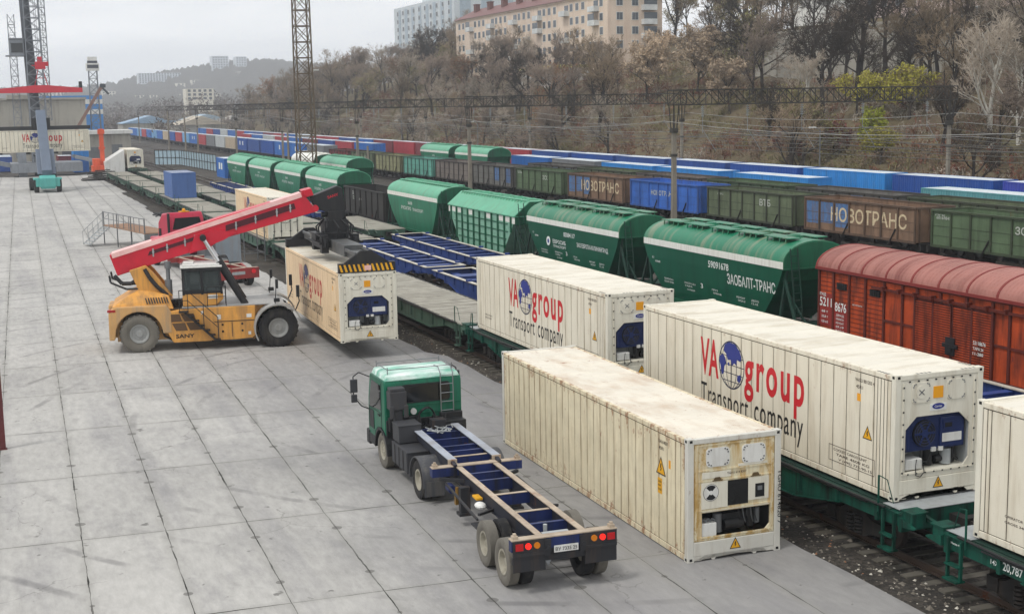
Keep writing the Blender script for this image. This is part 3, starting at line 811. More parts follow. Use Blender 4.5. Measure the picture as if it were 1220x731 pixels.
        for a0 in (45, 225):
            pts = [(-.62, .002, 1.60)] + [(-.62 + .175 * math.cos(R(a0 + i * 10)), .002, 1.60 + .175 * math.sin(R(a0 + i * 10))) for i in range(10)]
            h.add(pts, [tuple(range(len(pts)))], 0)
            pts = [(-.62, .0025, 1.60)] + [(-.62 + .175 * math.cos(R(a0 + 90 + i * 10)), .0025, 1.60 + .175 * math.sin(R(a0 + 90 + i * 10))) for i in range(10)]
            h.add(pts, [tuple(range(len(pts)))], 1)
        h.cyl((-.62, .004, 1.6), (-.62, -.008, 1.6), .05, n=12, mi=1)
        h.cyl((-.62, .006, 1.6), (-.62, .0045, 1.6), .2, n=26, mi=0)
        h.build('vent_dial', [M_black, M_white], t)
        h = MB(); h.box(-.18, .36, .02, .034, 1.24, 1.83, 0); h.cyl((.09, .02, 1.53), (.09, .012, 1.53), .24, n=24, mi=0); h.cyl((.09, .012, 1.53), (.09, .004, 1.53), .07, n=12, mi=0)
        for i in range(6): h.bar((.09, .01, 1.53), (.09 + .23 * math.cos(i * 1.047), .01, 1.53 + .23 * math.sin(i * 1.047)), .004, .05, 0)
        h.build('condenser_fan', [M_dark, M_unit_blue], t)
        h = MB(); h.box(.54, .78, .002, .012, 1.36, 1.68, 0); h.box(.60, .72, -.002, .004, 1.52, 1.62, 1); h.build('controller', [M_dark, M_grey], t)
        h = MB()
        for x in (-.45, .55): h.prism([(x - .1, 1.88), (x + .1, 1.88), (x + .06, 1.95), (x - .06, 1.95)], 'y', -.004, .02); h.box(x - .13, x + .13, -.002, .02, 1.865, 1.885)
        h.build('latch', M_mesh_brown, t)
        h = MB(); h.cyl((-.30, .3, .56), (-.30, .3, 1.0), .11, n=14, mi=1); h.cyl((-.15, .3, .72), (.35, .3, .72), .14, n=14, mi=0); h.cyl((.55, .32, .6), (.55, .32, 1.05), .10, n=12, mi=0); h.cyl((.75, .3, .66), (.75, .3, 1.02), .07, n=12, mi=1); h.box(-.2, .5, .25, .5, .84, .98, 0)
        for i in range(5): h.tube([(.2 + i * .11, .2, 1.1), (.22 + i * .1, .15, .9), (.3 + i * .1, .2, .72)], .013, 5, i % 2)
        h.build('compressor', [M_black, M_grey], t, smooth=True)
        h = MB(); h.box(-.82, -.44, .06, .45, .54, .86, 0); h.build('battery_box', M_white, t, bevel=.01)
        h = MB(); h.tube([(-.80 + .06 * i, .15, .88 + .06 * (i % 2)) for i in range(7)], .02, 5); h.build('hose_coil', M_grey, t)
        h = MB(); letters(h, 'TGHU 614 8207', (-.2, .011, 1.99), (1, 0, 0), (0, 0, 1), .5, .05)
        h.build('end_lettering', M_black_fade, t)
        h = MB(); letters(h, 'TGHU 614820 7', (1.14, -.0005, 1.95), (0, 0, -1), (1, 0, 0), 1.3, .09)
        h.build('post_lettering', M_black_text, t)
    # signs
    w = MB(); warning_triangle(w, (0.02, .003, .20), (1, 0, 0), (0, 0, 1), .30, 0, 1)
    warning_triangle(w, (-1.2086, 1.0 if not old else 1.35, 1.22 if not old else 1.75), (0, -1, 0), (0, 0, 1), .36 if not old else .5, 0, 1)
    w.build('warning_sign', [M_yellow, M_black], t)
    sides = ((-1, 1),) if old else ((-1, 1), (1, -1))
    lt = MB(); red = MB(); blk = MB(); gl = MB()
    for sx, dr in sides:
        X = sx * 1.2086
        def Y(v): return v if sx < 0 else CL - v
        rt = (0, -1, 0) if sx < 0 else (0, 1, 0)
        letters(lt, number if not old else 'TGHU 614820 7', (X, Y(1.50), 2.52), rt, (0, 0, 1), .72 if not old else .5, .08)
        letters(lt, '45R1', (X, Y(1.46), 2.36), rt, (0, 0, 1), .26, .08)
        if old:
            q = MB(); q.box(X - .002, X, 1.30, 1.52, 1.28, 1.66, 0); letters(q, 'CAUTION', (X - .002, 1.50, 1.55), rt, (0, 0, 1), .18, .05, mi=1); letters(q, 'HIGH', (X - .002, 1.50, 1.46), rt, (0, 0, 1), .14, .05, mi=1); letters(q, 'VOLTAGE', (X - .002, 1.50, 1.36), rt, (0, 0, 1), .18, .05, mi=1)
            q.build('caution_placard', [M_yellow, M_black], t)
            q = MB(); q.box(X - .002, X, .86, .96, 2.0, 2.2); q.build('yellow_label', M_orange, t)
        elif sx < 0:
            q = MB(); q.box(X - .002, X, 1.28, 1.42, 2.06, 2.24, 0); q.build('yellow_label', M_orange, t)
        if logo:
            letters(red, 'VA', (X, Y(8.70), 1.43), rt, (0, 0, 1), 0.99, 1.03, bold=.02); red.build('company_initials', logo[0], t); red = MB()
            letters(red, 'group', (X, Y(6.37), 1.46), rt, (0, 0, 1), 2.80, .74, bold=.022, space=1.22)
            letters(blk, 'Transport', (X, Y(8.66), 0.60), rt, (0, 0, 1), 2.50, .58, bold=.004, space=1.12); blk.build('tagline_lettering', logo[1], t); blk = MB(); letters(blk, 'company', (X, Y(5.86), 0.60), rt, (0, 0, 1), 2.26, .44, bold=.004, space=1.12)
            globe(gl, 0, 0, 0.645, rt, (0, 0, 1), (X, Y(7.03), 1.91), 0, 1)
            q0, q1 = 2.49, 0.72
            for za, zb_ in ((.78, .795), (.40, .415)): lt.add([(X + sx * .004, Y(q0), za), (X + sx * .004, Y(q1), za), (X + sx * .004, Y(q1), zb_), (X + sx * .004, Y(q0), zb_)], [(0, 1, 2, 3) if sx < 0 else (0, 1, 2, 3)])
            for ya in (q0, q1): lt.add([(X + sx * .0045, Y(ya), .40), (X + sx * .0045, Y(ya - .015), .40), (X + sx * .0045, Y(ya - .015), .795), (X + sx * .0045, Y(ya), .795)], [(0, 1, 2, 3)])
            red.build('company_lettering', logo[0], t); blk.build('tagline_lettering', logo[1], t)
            gl.build('globe_emblem', [M_globe_line, M_globe] if logo[0] is M_red_text else [M_black_fade, paint('faded_globe_blue', hx('4c4a72'), .6)], t)
            red = MB(); blk = MB(); gl = MB()
            for i, sss in enumerate(('COOLED CARGO UNIT', 'TARE 4600 KG', 'V (495) 775-90-15')): letters(lt, sss, (X, Y(2.3 - .1 * i), .67 - .11 * i), rt, (0, 0, 1), 1.3, .06)
            letters(lt, 'OPERATOR DATA', (X, Y(11.3), .66), rt, (0, 0, 1), .8, .05); letters(lt, 'GROSS 34000', (X, Y(11.3), .54), rt, (0, 0, 1), .7, .05)
    lt.build('small_lettering', M_black_fade, t)
    return t
DECKZ = 1.43
gC = 'cream refrigerated containers'
rC = reefer('clean cream lettered refrigerated container on the wagon right behind the stained one on the ground', gC, M_cream, M_white_end, M_white_end, M_roof_clean, M_seam, (M_red_text, M_black_text))
rC.location = (T1, 24.13, DECKZ)
rB = copy_tree(rC, (T1, 38.85, DECKZ), label='clean cream lettered refrigerated container farther back, beside the empty plank wagon', group=gC)
rD = copy_tree(rC, (T1, 21.5 - CL, DECKZ), label='cream refrigerated container cut by the right photo edge, on the wagon marked 20,787', group=gC)
rA = reefer('old rust-stained cream refrigerated container without logo standing on the concrete beside the green lorry', gC, M_cream_old, M_old_end, M_old_post, M_roof_old, M_seam_old, None, True)
rA.location = (14.543 + HW, 25.99, 0.002); rA.rotation_euler = (0, 0, -0.021)
rH = reefer('cream refrigerated container with faded lettering lifted off the ground by the yellow reach stacker', gC, M_cream_peach, M_white_end, M_white_end, M_roof_clean, M_seam, (M_red_fade, M_black_fade), number='VAGU 801377 0')
HYAW = -0.034
rH.location = (13.719 + HW * math.cos(HYAW), 53.804 + HW * math.sin(HYAW), 0.736); rH.rotation_euler = (0, 0, HYAW)
rE = copy_tree(rH, (T1, 92.6 + CL, DECKZ), math.pi, label='cream refrigerated container behind the red crane arm, its double doors facing the camera', group=gC)
rG = copy_tree(rC, (15.2, 194.4, 5.05), math.pi / 2, label='cream refrigerated container held high and crosswise by the far turquoise stacker', group=gC)
rF = copy_tree(rC, (23.9, 219, DECKZ), 0, label='cream refrigerated container at the far end of the flat wagons, beside the grey shed', group=gC)

# ---------------------------------------------------------------- rail wagons
def make_bogie(parent, y, detail=True):
    """three-piece bogie: side frames, springs, bolster; wheelsets are its own sub-parts"""
    b = MB()
    for s in (-1, 1):
        X = s * 1.02
        b.prism([(y - 1.05, .62), (y - 1.05, .46), (y - .55, .36), (y - .35, .26), (y + .35, .26), (y + .55, .36), (y + 1.05, .46), (y + 1.05, .62), (y + .6, .72), (y + .35, .86), (y - .35, .86), (y - .6, .72)], 'x', X - .09, X + .09)
        for dy in (-.925, .925): b.box(X - .13, X + .13, y + dy - .16, y + dy + .16, .42, .72)
        if detail:
            for dy in (-.16, .16):
                for k in range(5): b.cyl((X + s * .1, y + dy, .32 + k * .09), (X + s * .1, y + dy, .37 + k * .09), .115, n=10)
    b.box(-1.1, 1.1, y - .22, y + .22, .62, .86)
    o = b.build('bogie', M_bogie, parent)
    for dy in (-.925, .925):
        w = MB()
        for s in (-1, 1):
            w.cyl((s * .70, y + dy, RAIL + .475), (s * .80, y + dy, RAIL + .475), .475, .47, n=20)
            w.cyl((s * .67, y + dy, RAIL + .475), (s * .70, y + dy, RAIL + .475), .495, n=20)
        w.cyl((-1.1, y + dy, RAIL + .475), (1.1, y + dy, RAIL + .475), .08, n=8)
        w.build('wheelset', M_wheel, o, smooth=True)
    return o
def make_couplers(parent, hl):
    b = MB()
    for s in (-1, 1):
        b.box(-.12, .12, s * hl, s * (hl + .45), .95, 1.2); b.box(-.2, .2, s * (hl + .4), s * (hl + .62), .9, 1.24)
    b.build('coupler', M_bogie, parent)

def flat_wagon(length, label, group, green, deckm, boards=True, marks=None):
    t = thing('flat_wagon', label, 'rail wagon', group=group)
    h = length / 2
    b = MB()
    for s in (-1, 1):
        X = s * 1.38
        b.prism([(-h, 1.33), (-h, 1.02), (-h + 2.3, 1.00), (-h + 4.2, .66), (h - 4.2, .66), (h - 2.3, 1.00), (h, 1.02), (h, 1.33)], 'x', X - .02, X + .02)
        b.box(X - .075, X + .075, -h, h, 1.315, 1.335)
        b.prism([(-h + 2.3, 1.00), (-h + 4.2, .66), (h - 4.2, .66), (h - 2.3, 1.00), (h - 2.3, .98), (h - 4.2, .64), (-h + 4.2, .64), (-h + 2.3, .98)], 'x', X - .075, X + .075)
        k = -h + .8
        while k < h - .5:
            b.box(X + s * .02, X + s * .10, k, k + .10, .98 if abs(k) > h - 3 else .82, 1.30); k += 1.55
    b.box(-.3, .3, -h, h, .66, 1.28)
    for s in (-1, 1):
        b.box(-1.42, 1.42, s * (h - .12), s * (h + .0), .92, 1.36)
    k = -h + 1.2
    while k < h: b.box(-1.34, 1.34, k, k + .12, 1.05, 1.28); k += 1.6
    b.build('underframe', green, t)
    d = MB()
    if boards:
        k = -h + .02; rr = random.Random(int(length * 7))
        while k < h - .1:
            w = rr.choice((.16, .18, .2, .22)); 
            d.box(-1.42 + rr.uniform(-.03, .03), 1.42 + rr.uniform(-.03, .03), k, min(k + w, h) - .012, 1.337, 1.385 + rr.uniform(0, .02)); k += w
    else:
        d.box(-1.30, 1.30, -h + .02, h - .02, 1.30, 1.375)
        for s in (-1, 1): d.box(s * 1.33, s * 1.44, -h + .4, h - .4, 1.337, 1.36)
    d.build('deck', deckm, t)
    if not boards:
        for s in (-1, 1):
            d = MB(); d.box(-1.36, 1.36, s * (h - .75), s * (h + .02), 1.378, 1.392); d.build('end_plate', M_lgrey, t)
    # pipes along the side, brake gear, end fittings
    p = MB()
    for s in (-1, 1):
        p.tube([(s * 1.46, -h + 1.2, 1.30), (s * 1.46, h - 1.2, 1.30)], .025, 6)
        p.tube([(s * 1.50, -h + .5, 1.38), (s * 1.52, -h + 2.5, 1.37), (s * 1.47, 0, 1.40), (s * 1.52, h - 2.0, 1.37), (s * 1.47, h - .5, 1.40)], .028, 6)
    p.build('air_pipe', M_black, t)
    p = MB(); p.cyl((.5, -.6, .78), (.5, .9, .78), .2, n=12); p.box(-.9, -.2, -.5, .4, .6, 1.0); p.build('brake_gear', M_bogie, t)
    for s in (-1, 1):
        e = MB()
        e.box(-1.42, -1.05, s * (h + .02), s * (h + .36), 1.10, 1.42); e.box(-1.46, -1.0, s * (h - .02), s * (h + .40), 1.42, 1.45)
        e.prism([(s * (h), 1.16), (s * (h + .62), 1.22), (s * (h + .62), 1.25), (s * h, 1.34)], 'x', -1.0, -.9); e.prism([(s * (h), 1.16), (s * (h + .62), 1.22), (s * (h + .62), 1.25), (s * h, 1.34)], 'x', .6, .7)
        e.prism([(s * (h), 1.06), (s * (h + .5), 1.12), (s * (h + .5), 1.15), (s * h, 1.28)], 'x', -1.5, -1.42)
        e.bar((-1.47, s * (h - .6), 1.3), (-1.47, s * (h - .6), .45), .07, .05); e.bar((-1.47, s * (h - .2), 1.3), (-1.47, s * (h - .2), .45), .07, .05); e.box(-1.60, -1.36, s * (h - .62), s * (h - .18), .42, .46); e.box(-1.56, -1.4, s * (h - .62), s * (h - .18), .74, .77)
        e.bar((-1.49, s * (h - .75), 1.2), (-1.49, s * (h - .75), 2.05), .035); e.tube([(-1.49, s * (h - .75), 2.05), (-1.45, s * (h - .5), 2.0), (-1.42, s * (h - .3), 1.5)], .012, 5)
        e.build('end_step', green, t)
    ho = MB()
    for s in (-1, 1):
        ho.tube([(-.5, s * h, 1.0), (-.55, s * (h + .25), .72), (-.5, s * (h + .5), .62), (-.4, s * (h + .75), .75)], .035, 6)
    ho.build('brake_hose', M_black, t)
    make_bogie(t, -h + 2.1); make_bogie(t, h - 2.1); make_couplers(t, h)
    if marks:
        l = MB()
        for s_, yy, zz, w, hh in marks: letters(l, s_, (-1.4005, yy, zz), (0, -1, 0), (0, 0, 1), w, hh)
        l.build('wagon_lettering', M_whitemark, t)
    return t
gF = 'green flat wagons of the nearest train'
wf = flat_wagon(13.4, 'dark green flat wagon carrying the clean lettered reefer behind the stained container', gF, M_wgreen, M_wgreen_dark, False)
wf.location = (T1, 30.25, 0)
copy_tree(wf, (T1, 44.97, 0), label='dark green flat wagon carrying the second lettered reefer, next to the empty plank wagon', group=gF)
wd = flat_wagon(13.4, 'dark green flat wagon at the right edge of the photo, stencilled 20,787 t', gF, M_wgreen, M_wgreen_dark, False, [('14X4', 5.3, 1.1, .3, .10), ('20,787', 4.95, 1.08, .55, .17), ('t.', 4.35, 1.08, .14, .12), ('Mecto 407', 6.5, 1.16, .35, .05)])
wd.location = (T1, 15.45, 0)
we = flat_wagon(18.4, 'long empty flat wagon with grey plank deck just behind the lifted container', gF, M_wgreen_dull, M_deck, True, [('МЗВА 51', 4.0, .95, 1.4, .2)])
we.location = (T1, 61.55, 0)
copy_tree(we, (T1, 81.2, 0), label='long empty plank flat wagon passing behind the red arm of the reach stacker', group=gF)
ws = flat_wagon(13.4, 'plank flat wagon carrying the reefer with double doors', gF, M_wgreen_dull, M_deck, True)
ws.location = (T1, 98.7, 0)
for i, (yy, lb) in enumerate(((113.4, 'empty plank flat wagon between the far reefer and the blue box'), (128.1, 'empty plank flat wagon just in front of the dark blue container'),
                (142.9, 'plank flat wagon carrying the dark blue container'), (157.6, 'empty plank flat wagon just beyond the dark blue container'),
                (172.3, 'empty plank flat wagon second beyond the dark blue container'), (187, 'empty plank flat wagon third beyond the dark blue container'), (201.7, 'last empty plank flat wagon of the nearest train, beside the heap of scrap'))):
    copy_tree(ws, (T1, yy, 0), label=lb, group=gF)
for i, (yy, lb) in enumerate(((97.0, 'empty flat wagon on the second track, just beyond the nearer blue skeletal wagon'), (111.7, 'empty flat wagon on the second track right of the far cream reefer'), (126.4, 'empty flat wagon on the second track, behind the far cream reefer roof'),
                (141.1, 'empty flat wagon on the second track right of the dark blue container'), (155.8, 'empty flat wagon on the second track, seen just above the dark blue container'), (170.5, 'empty flat wagon on the second track, third before the far reefer'), (185.2, 'empty flat wagon on the second track, second before the far reefer'), (199.9, 'empty flat wagon on the second track, just before the far reefer'), (225.5, 'flat wagon under the farthest cream reefer by the shed'))):
    copy_tree(ws, (T2, yy, 0), label=lb, group=gF)
copy_tree(ws, (T2B, 102.5, 0), label='empty plank flat wagon on the third track beside the black gondola', group=gF)

def skeletal_wagon(label, group, length=17.6):
    t = thing('skeletal_wagon', label, 'rail wagon', group=group)
    h = length / 2; b = MB(); tp = MB()
    for s in (-1, 1):
        X = s * 1.10
        b.prism([(-h, 1.50), (-h, 1.20), (-h + 2.6, 1.12), (-h + 4.4, .70), (h - 4.4, .70), (h - 2.6, 1.12), (h, 1.20), (h, 1.50)], 'x', X - .02, X + .02)
        tp.box(X - .11, X + .11, -h, h, 1.503, 1.535)
        b.prism([(-h + 2.6, 1.12), (-h + 4.4, .70), (h - 4.4, .70), (h - 2.6, 1.12), (h - 2.6, 1.09), (h - 4.4, .67), (-h + 4.4, .67), (-h + 2.6, 1.09)], 'x', X - .10, X + .10)
        k = -h + 1.0
        while k < h - .6: b.box(X + s * .02, X + s * .09, k, k + .02, 1.1, 1.49); b.box(X - s * .02, X - s * .09, k, k + .02, 1.1, 1.49); k += 1.45
    for s in (-1, 1):
        b.box(-1.08, 1.08, s * (h - .03), s * (h - .01), 1.15, 1.5); tp.box(-1.0, 1.0, s * (h - .30), s * h, 1.503, 1.532)
        b.box(-1.08, 1.08, s * (h - 2.3), s * (h - 1.7), 1.0, 1.40)
    ks = [-h + 2.9, -h + 4.6, -2.4, -.9, .9, 2.4, h - 4.6, h - 2.9]
    for k in ks:
        b.box(-1.08, 1.08, k - .12, k + .12, .9, 1.42); b.box(-1.0, 1.0, k - .16, k + .16, 1.423, 1.45)
    b.box(-.18, .18, -h, h, .85, 1.3)
    for s in (-1, 1):
        for k in (-h + 1.2, h - 1.2, -3.1, 3.1): b.box(s * 1.0, s * 1.24, k - .12, k + .12, 1.535, 1.64)
    b.build('frame', M_blue, t); tp.build('beam_cap', M_beamtop, t)
    p = MB(); p.cyl((.4, -1.6, .8), (.4, .0, .8), .2, n=10); p.build('brake_cylinder', M_bogie, t)
    make_bogie(t, -h + 2.0); make_bogie(t, h - 2.0); make_couplers(t, h)
    return t
gS = 'blue skeletal container wagons'
k1 = skeletal_wagon('blue skeletal wagon frame, nearer row, directly behind the spreader of the reach stacker', gS); k1.location = (T2, 79.6, 0)
copy_tree(k1, (T2, 60.9, 0), label='blue skeletal wagon frame, nearer row, its far end poking out left of the second reefer', group=gS)
copy_tree(k1, (T2B, 82.0, 0), label='blue skeletal wagon frame in the farther row, in front of the ribbed green hopper', group=gS)
copy_tree(k1, (T2B, 63.2, 0), label='blue skeletal wagon frame in the farther row, hidden behind the second reefer', group=gS)
copy_tree(k1, (T2B, 33.0, 0), label='blue skeletal wagon frame below the rust-red boxcar at the right edge', group=gS)
for yy, lb in ((121.5, 'blue skeletal wagon frame beside the nearest two hoppers of the far cluster'), (140.5, 'blue skeletal wagon frame beside the farther hoppers of the cluster'), (159.5, 'blue skeletal wagon frame in front of the blue container with white squares')):
    copy_tree(k1, (T2B, yy, 0), label=lb, group=gS)

def hopper(label, group, style, texts=(), roofm=None, sidem=None):
    """grain hopper; style 0 = round roof with four hatch platforms, 1 = round roof with long walkway, 2 = ribbed sides and sloped roof"""
    t = thing('hopper_wagon', label, 'rail wagon', group=group)
    sm_ = sidem or M_hop; rm = roofm or M_hop_roof
    H = 6.15; ZS = 3.58; W = 1.60; WB = 1.36; ZB = 1.12; YB = 4.0
    b = MB()
    if style != 2:
        # side sheets curve gently inwards, ends slope under
        prof = [(W, ZS), (W - .02, 3.0), (W - .08, 2.2), (W - .16, 1.55), (WB, ZB)]
        ends = [H, H - .30, H - .95, H - 1.60, YB]
        rg = [[(-w, -e, z), (w, -e, z), (w, e, z), (-w, e, z)] for (w, z), e in zip(prof, ends)]
        b.rings(rg[::-1])
    else:
        rg = [[(-w, -e, z), (w, -e, z), (w, e, z), (-w, e, z)] for w, e, z in ((1.50, H - 2.2, ZB), (1.50, H - .6, 2.75), (1.50, H, ZS))]
        b.rings(rg)
    body = b.build('hopper_body', sm_ if style != 2 else M_hop_panel, t)
    r = MB()
    if style != 2:
        arc = [(W * math.cos(R(a)), ZS + .24 + .86 * math.sin(R(a))) for a in range(0, 181, 12)]
        r.prism(arc + [(-W, ZS), (W, ZS)], 'y', -H, H)
    else:
        r.prism([(-1.58, ZS), (-1.58, ZS + .06), (-.55, 4.5), (.55, 4.5), (1.58, ZS + .06), (1.58, ZS)], 'y', -H - .05, H + .05)
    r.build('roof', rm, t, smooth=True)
    for s in (-1, 1):
        e = MB()
        if style != 2:
            arc = [((W - .05) * math.cos(R(a)), ZS + .26 + .78 * math.sin(R(a))) for a in range(0, 181, 12)]
            e.prism(arc + [(-W + .05, ZS - .02), (W - .05, ZS - .02)], 'y', s * H, s * (H + .012)); e.box(-W + .01, W - .01, s * H, s * (H + .06), ZS - .06, ZS)
            e.add([(-1.5, s * (H + .004), ZS - .05), (1.5, s * (H + .004), ZS - .05), (1.44, s * (H - .28), 3.0), (-1.44, s * (H - .28), 3.0)], [(0, 1, 2, 3)] if s < 0 else [(3, 2, 1, 0)])
        else:
            e.prism([(-1.5, ZS + .05), (-.52, 4.46), (.52, 4.46), (1.5, ZS + .05)], 'y', s * (H + .05), s * (H + .06)); e.box(-1.5, 1.5, s * (H), s * (H + .03), 3.1, ZS)
        e.build('end_panel', M_hop_end, t)
    if style != 2:
        s_ = MB()
        for s in (-1, 1): s_.box(s * (W - .03), s * (W + .014), -H + .005, H - .005, ZS - .02, ZS + .27)
        s_.build('white_stripe', M_stripe, t)
    else:
        g_ = MB()
        for s in (-1, 1):
            for i in range(11):
                yy = -H + .6 + i * (2 * H - 1.2) / 10
                z0 = ZB if abs(yy) < H - 2.2 else 1.0 + (abs(yy) - (H - 2.2)) * 1.0
                g_.box(s * 1.50, s * 1.60, yy - .06, yy + .06, z0, ZS + .0)
            for z in (1.15, 1.62, 2.1, 2.58, 3.06): g_.box(s * 1.50, s * 1.545, -H + 1.2 + max(0, 2.4 - z), H - 1.2 - max(0, 2.4 - z), z, z + .05)
        g_.build('side_rib', M_hop_end, t)
        w_ = MB()
        for s in (-1, 1):
            for i in (0, 1, 3, 6, 8, 9):
                y0 = -H + .6 + i * (2 * H - 1.2) / 10
                w_.box(s * 1.50, s * 1.506, y0 + .1, y0 + 1.0, 3.2, 3.52)
            w_.box(s * 1.50, s * 1.512, -H + .02, -H + .5, 3.15, 3.54); w_.box(s * 1.50, s * 1.512, H - .5, H - .02, 3.15, 3.54)
        w_.build('white_patch', M_stripe, t)
    # roof hatches and walkways
    k = MB(); ht = MB()
    ZR = ZS + 1.10 if style != 2 else 4.5
    if style == 0:
        for yy in (-4.6, -2.3, 0, 2.3, 4.6):
            for s in (-1, 1):
                k.box(s * .35, s * .95, yy - .95, yy + .95, ZR + .02, ZR + .06)
                for d in (-.7, -.25, .25, .7): k.bar((s * .9, yy + d, ZR + .03), (s * .95, yy + d, ZR - .26), .05)
            ht = MB(); ht.cyl((0, yy, ZR - .05), (0, yy, ZR + .08), .34, n=14); ht.box(-.05, .05, yy - .3, yy + .3, ZR + .08, ZR + .12); ht.build('loading_hatch', rm, t)
    else:
        for s in (-1, 1):
            k.box(s * .38, s * .62, -H + .3, H - .3, ZR + .0, ZR + .04)
            for i in range(24):
                yy = -H + .5 + i * (2 * H - 1.0) / 23
                k.bar((s * .62, yy, ZR + .02), (s * .72, yy, ZR - .13), .04)
        for i in range(6):
            yy = -H + 1.2 + i * (2 * H - 2.4) / 5
            ht = MB(); ht.box(-.32, .32, yy - .5, yy + .5, ZR - .05, ZR + .07); ht.bar((-.34, yy, ZR + .1), (.34, yy, ZR + .1), .05); ht.build('loading_hatch', rm, t)
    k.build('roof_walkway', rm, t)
    f = MB()
    f.box(-.2, .2, -7.0, 7.0, .85, 1.14)
    for s in (-1, 1):
        f.box(-1.5, 1.5, s * 6.85, s * 7.0, .85, 1.2)
        for x in (-1.40, 1.40):
            f.bar((x, s * 6.9, 1.2), (x, s * (H - .3), 3.4), .09); f.bar((x, s * 5.6, 1.1), (x * .97, s * (H - .05), ZS), .1); f.bar((x * .6, s * 6.9, 1.2), (x * .6, s * 5.3, 2.5), .08)
        f.box(-1.5, 1.5, s * 5.2, s * 6.9, 1.10, 1.16)
    for x in (-1.3, -.95):
        f.bar((x, -6.7, 1.2), (x, -6.2, 4.4), .04)
    for i in range(10): f.bar((-1.3, -6.68 + i * .05, 1.4 + i * .3), (-.95, -6.68 + i * .05, 1.4 + i * .3), .03)
    f.build('underframe', paint('hopper_frame_green', hx('123c30'), .6, dirt=hx('14110f'), damt=.8), t)
    ch = MB()
    for yy in (-2.6, 0, 2.6): ch.rings([[(-.9, yy - .8, 1.12), (.9, yy - .8, 1.12), (.9, yy + .8, 1.12), (-.9, yy + .8, 1.12)], [(-.5, yy - .35, .55), (.5, yy - .35, .55), (.5, yy + .35, .55), (-.5, yy + .35, .55)]][::-1])
    ch.box(-1.45, -1.36, -3.8, 3.8, .98, 1.16); ch.box(1.36, 1.45, -3.8, 3.8, .98, 1.16)
    ch.build('discharge_chute', M_hop_end, t)
    make_bogie(t, -5.3); make_bogie(t, 5.3); make_couplers(t, 7.0)
    if texts:
        l = MB()
        for s_, yy, zz, w, hh in texts:
            # the side sheet leans in, so each line takes its own plane
            pr = [(W, ZS), (W - .02, 3.0), (W - .08, 2.2), (W - .16, 1.55), (WB, ZB)]
            for (wa, za), (wb, zb) in zip(pr, pr[1:]):
                if zb <= zz + .02 <= za:
                    x = wb + (wa - wb) * (zz - zb) / (za - zb); up = Vector((-(wa - wb), 0, za - zb)).normalized()
                    break
            letters(l, s_, (-x, yy, zz), (0, -1, 0), up, w, hh, eps=.012)
        l.build('wagon_lettering', M_whitemark, t)
    return t
gH = 'green grain hopper wagons'
small = [('60000', 5.0, 2.75, .5, .09), ('42 т', 5.3, 2.9, .2, .12), ('ПРИПИСКА', 4.2, 2.0, .9, .08), ('ПЕСОК ТРУБЫ', 4.2, 1.86, .9, .08), ('МАССА 23,1', 2.2, 2.02, 1.0, .08), ('ТАРА', 2.2, 1.88, .7, .08), ('КАЛИБР', 2.0, 1.72, .7, .07), ('ГРУЗ', -.3, 1.98, .5, .08), ('КРАН 88', -.4, 1.84, .7, .08), ('РЕМОНТ', -2.4, 1.92, .7, .08), ('СРОК 07', -2.5, 1.78, .6, .08), ('ДЕПО', -3.6, 1.92, .6, .08), ('12.18', -3.6, 1.78, .5, .08), ('3', .7, 1.98, .2, .22)]
h1 = hopper('green hopper wagon lettered ЗАОБАЛТ-ТРАНС next to the rust-red boxcar', gH, 0, [('59091678', -.1, 3.03, 1.75, .30), ('ЗАОБАЛТ-ТРАНС', -2.0 + .3, 2.47, 3.85, .46)] + small)
h1.location = (T3, 52.75, 0)
h2 = hopper('green hopper wagon with a round blue emblem beside white lettering, second left of the boxcar', gH, 0, [('85084117', .8, 3.05, 1.5, .24), ('ЗАО ЕВРОПА-КАЛИНИНГРАД', -.9, 2.62, 3.9, .24), ('ЕВРОСИБ', 2.4, 2.55, 1.8, .22), ('ТРАНСПОРТ', 2.4, 2.32, 1.8, .14)] + small)
h2.location = (T3, 67.85, 0)
em = MB(); em.cyl((-1.592, 2.95, 2.62), (-1.61, 2.95, 2.62), .26, n=20, mi=0); em.cyl((-1.609, 2.95, 2.62), (-1.613, 2.95, 2.62), .13, n=14, mi=1)
em.build('round_emblem', [M_whitemark, M_globe], h2)
h3 = hopper('ribbed light green hopper wagon with sloped roof between two smooth hoppers', gH, 2, roofm=M_hop_pale_roof)
h3.location = (T3, 82.3, 0)
h4 = hopper('smooth pale green hopper wagon right of the black gondola', gH, 1, [('56100', .8, 3.05, 1.0, .22), ('РУСАГРО', 2.6, 2.6, 2.4, .26), ('ТРАНСПОРТ', -.2, 2.6, 2.6, .22)], M_hop_pale_roof, M_hop_pale)
h4.location = (T3, 96.8, 0)
for yy, src, lb in ((125.0, h4, 'smooth pale green hopper, nearest of the four hoppers clustered above the stacker arm'), (139.6, h4, 'smooth pale green hopper, second nearest of the four clustered above the stacker arm'),
                (154.2, h4, 'smooth pale green hopper, third of the four clustered above the stacker arm'), (168.6, h4, 'smooth pale green hopper, farthest of the four, beside the blue container')):
    copy_tree(src, (T3, yy, 0), label=lb, group=gH)
copy_tree(h4, (T3B, 154.0, 0), label='lone green hopper behind the far cluster, foot of the lattice mast in front', group=gH)
h5 = hopper('pale hopper with white tarpaulin-like roof just left of the lattice mast', gH, 1, (), M_stripe, M_hop_pale); h5.location = (T3B, 169.5, 0)
for yy, lb in ((164.3, 'green hopper standing behind the gondola row, nearer of the two'), (179.2, 'green hopper standing behind the gondola row, farther of the two')): copy_tree(h4, (T5, yy, .3), label=lb, group=gH)

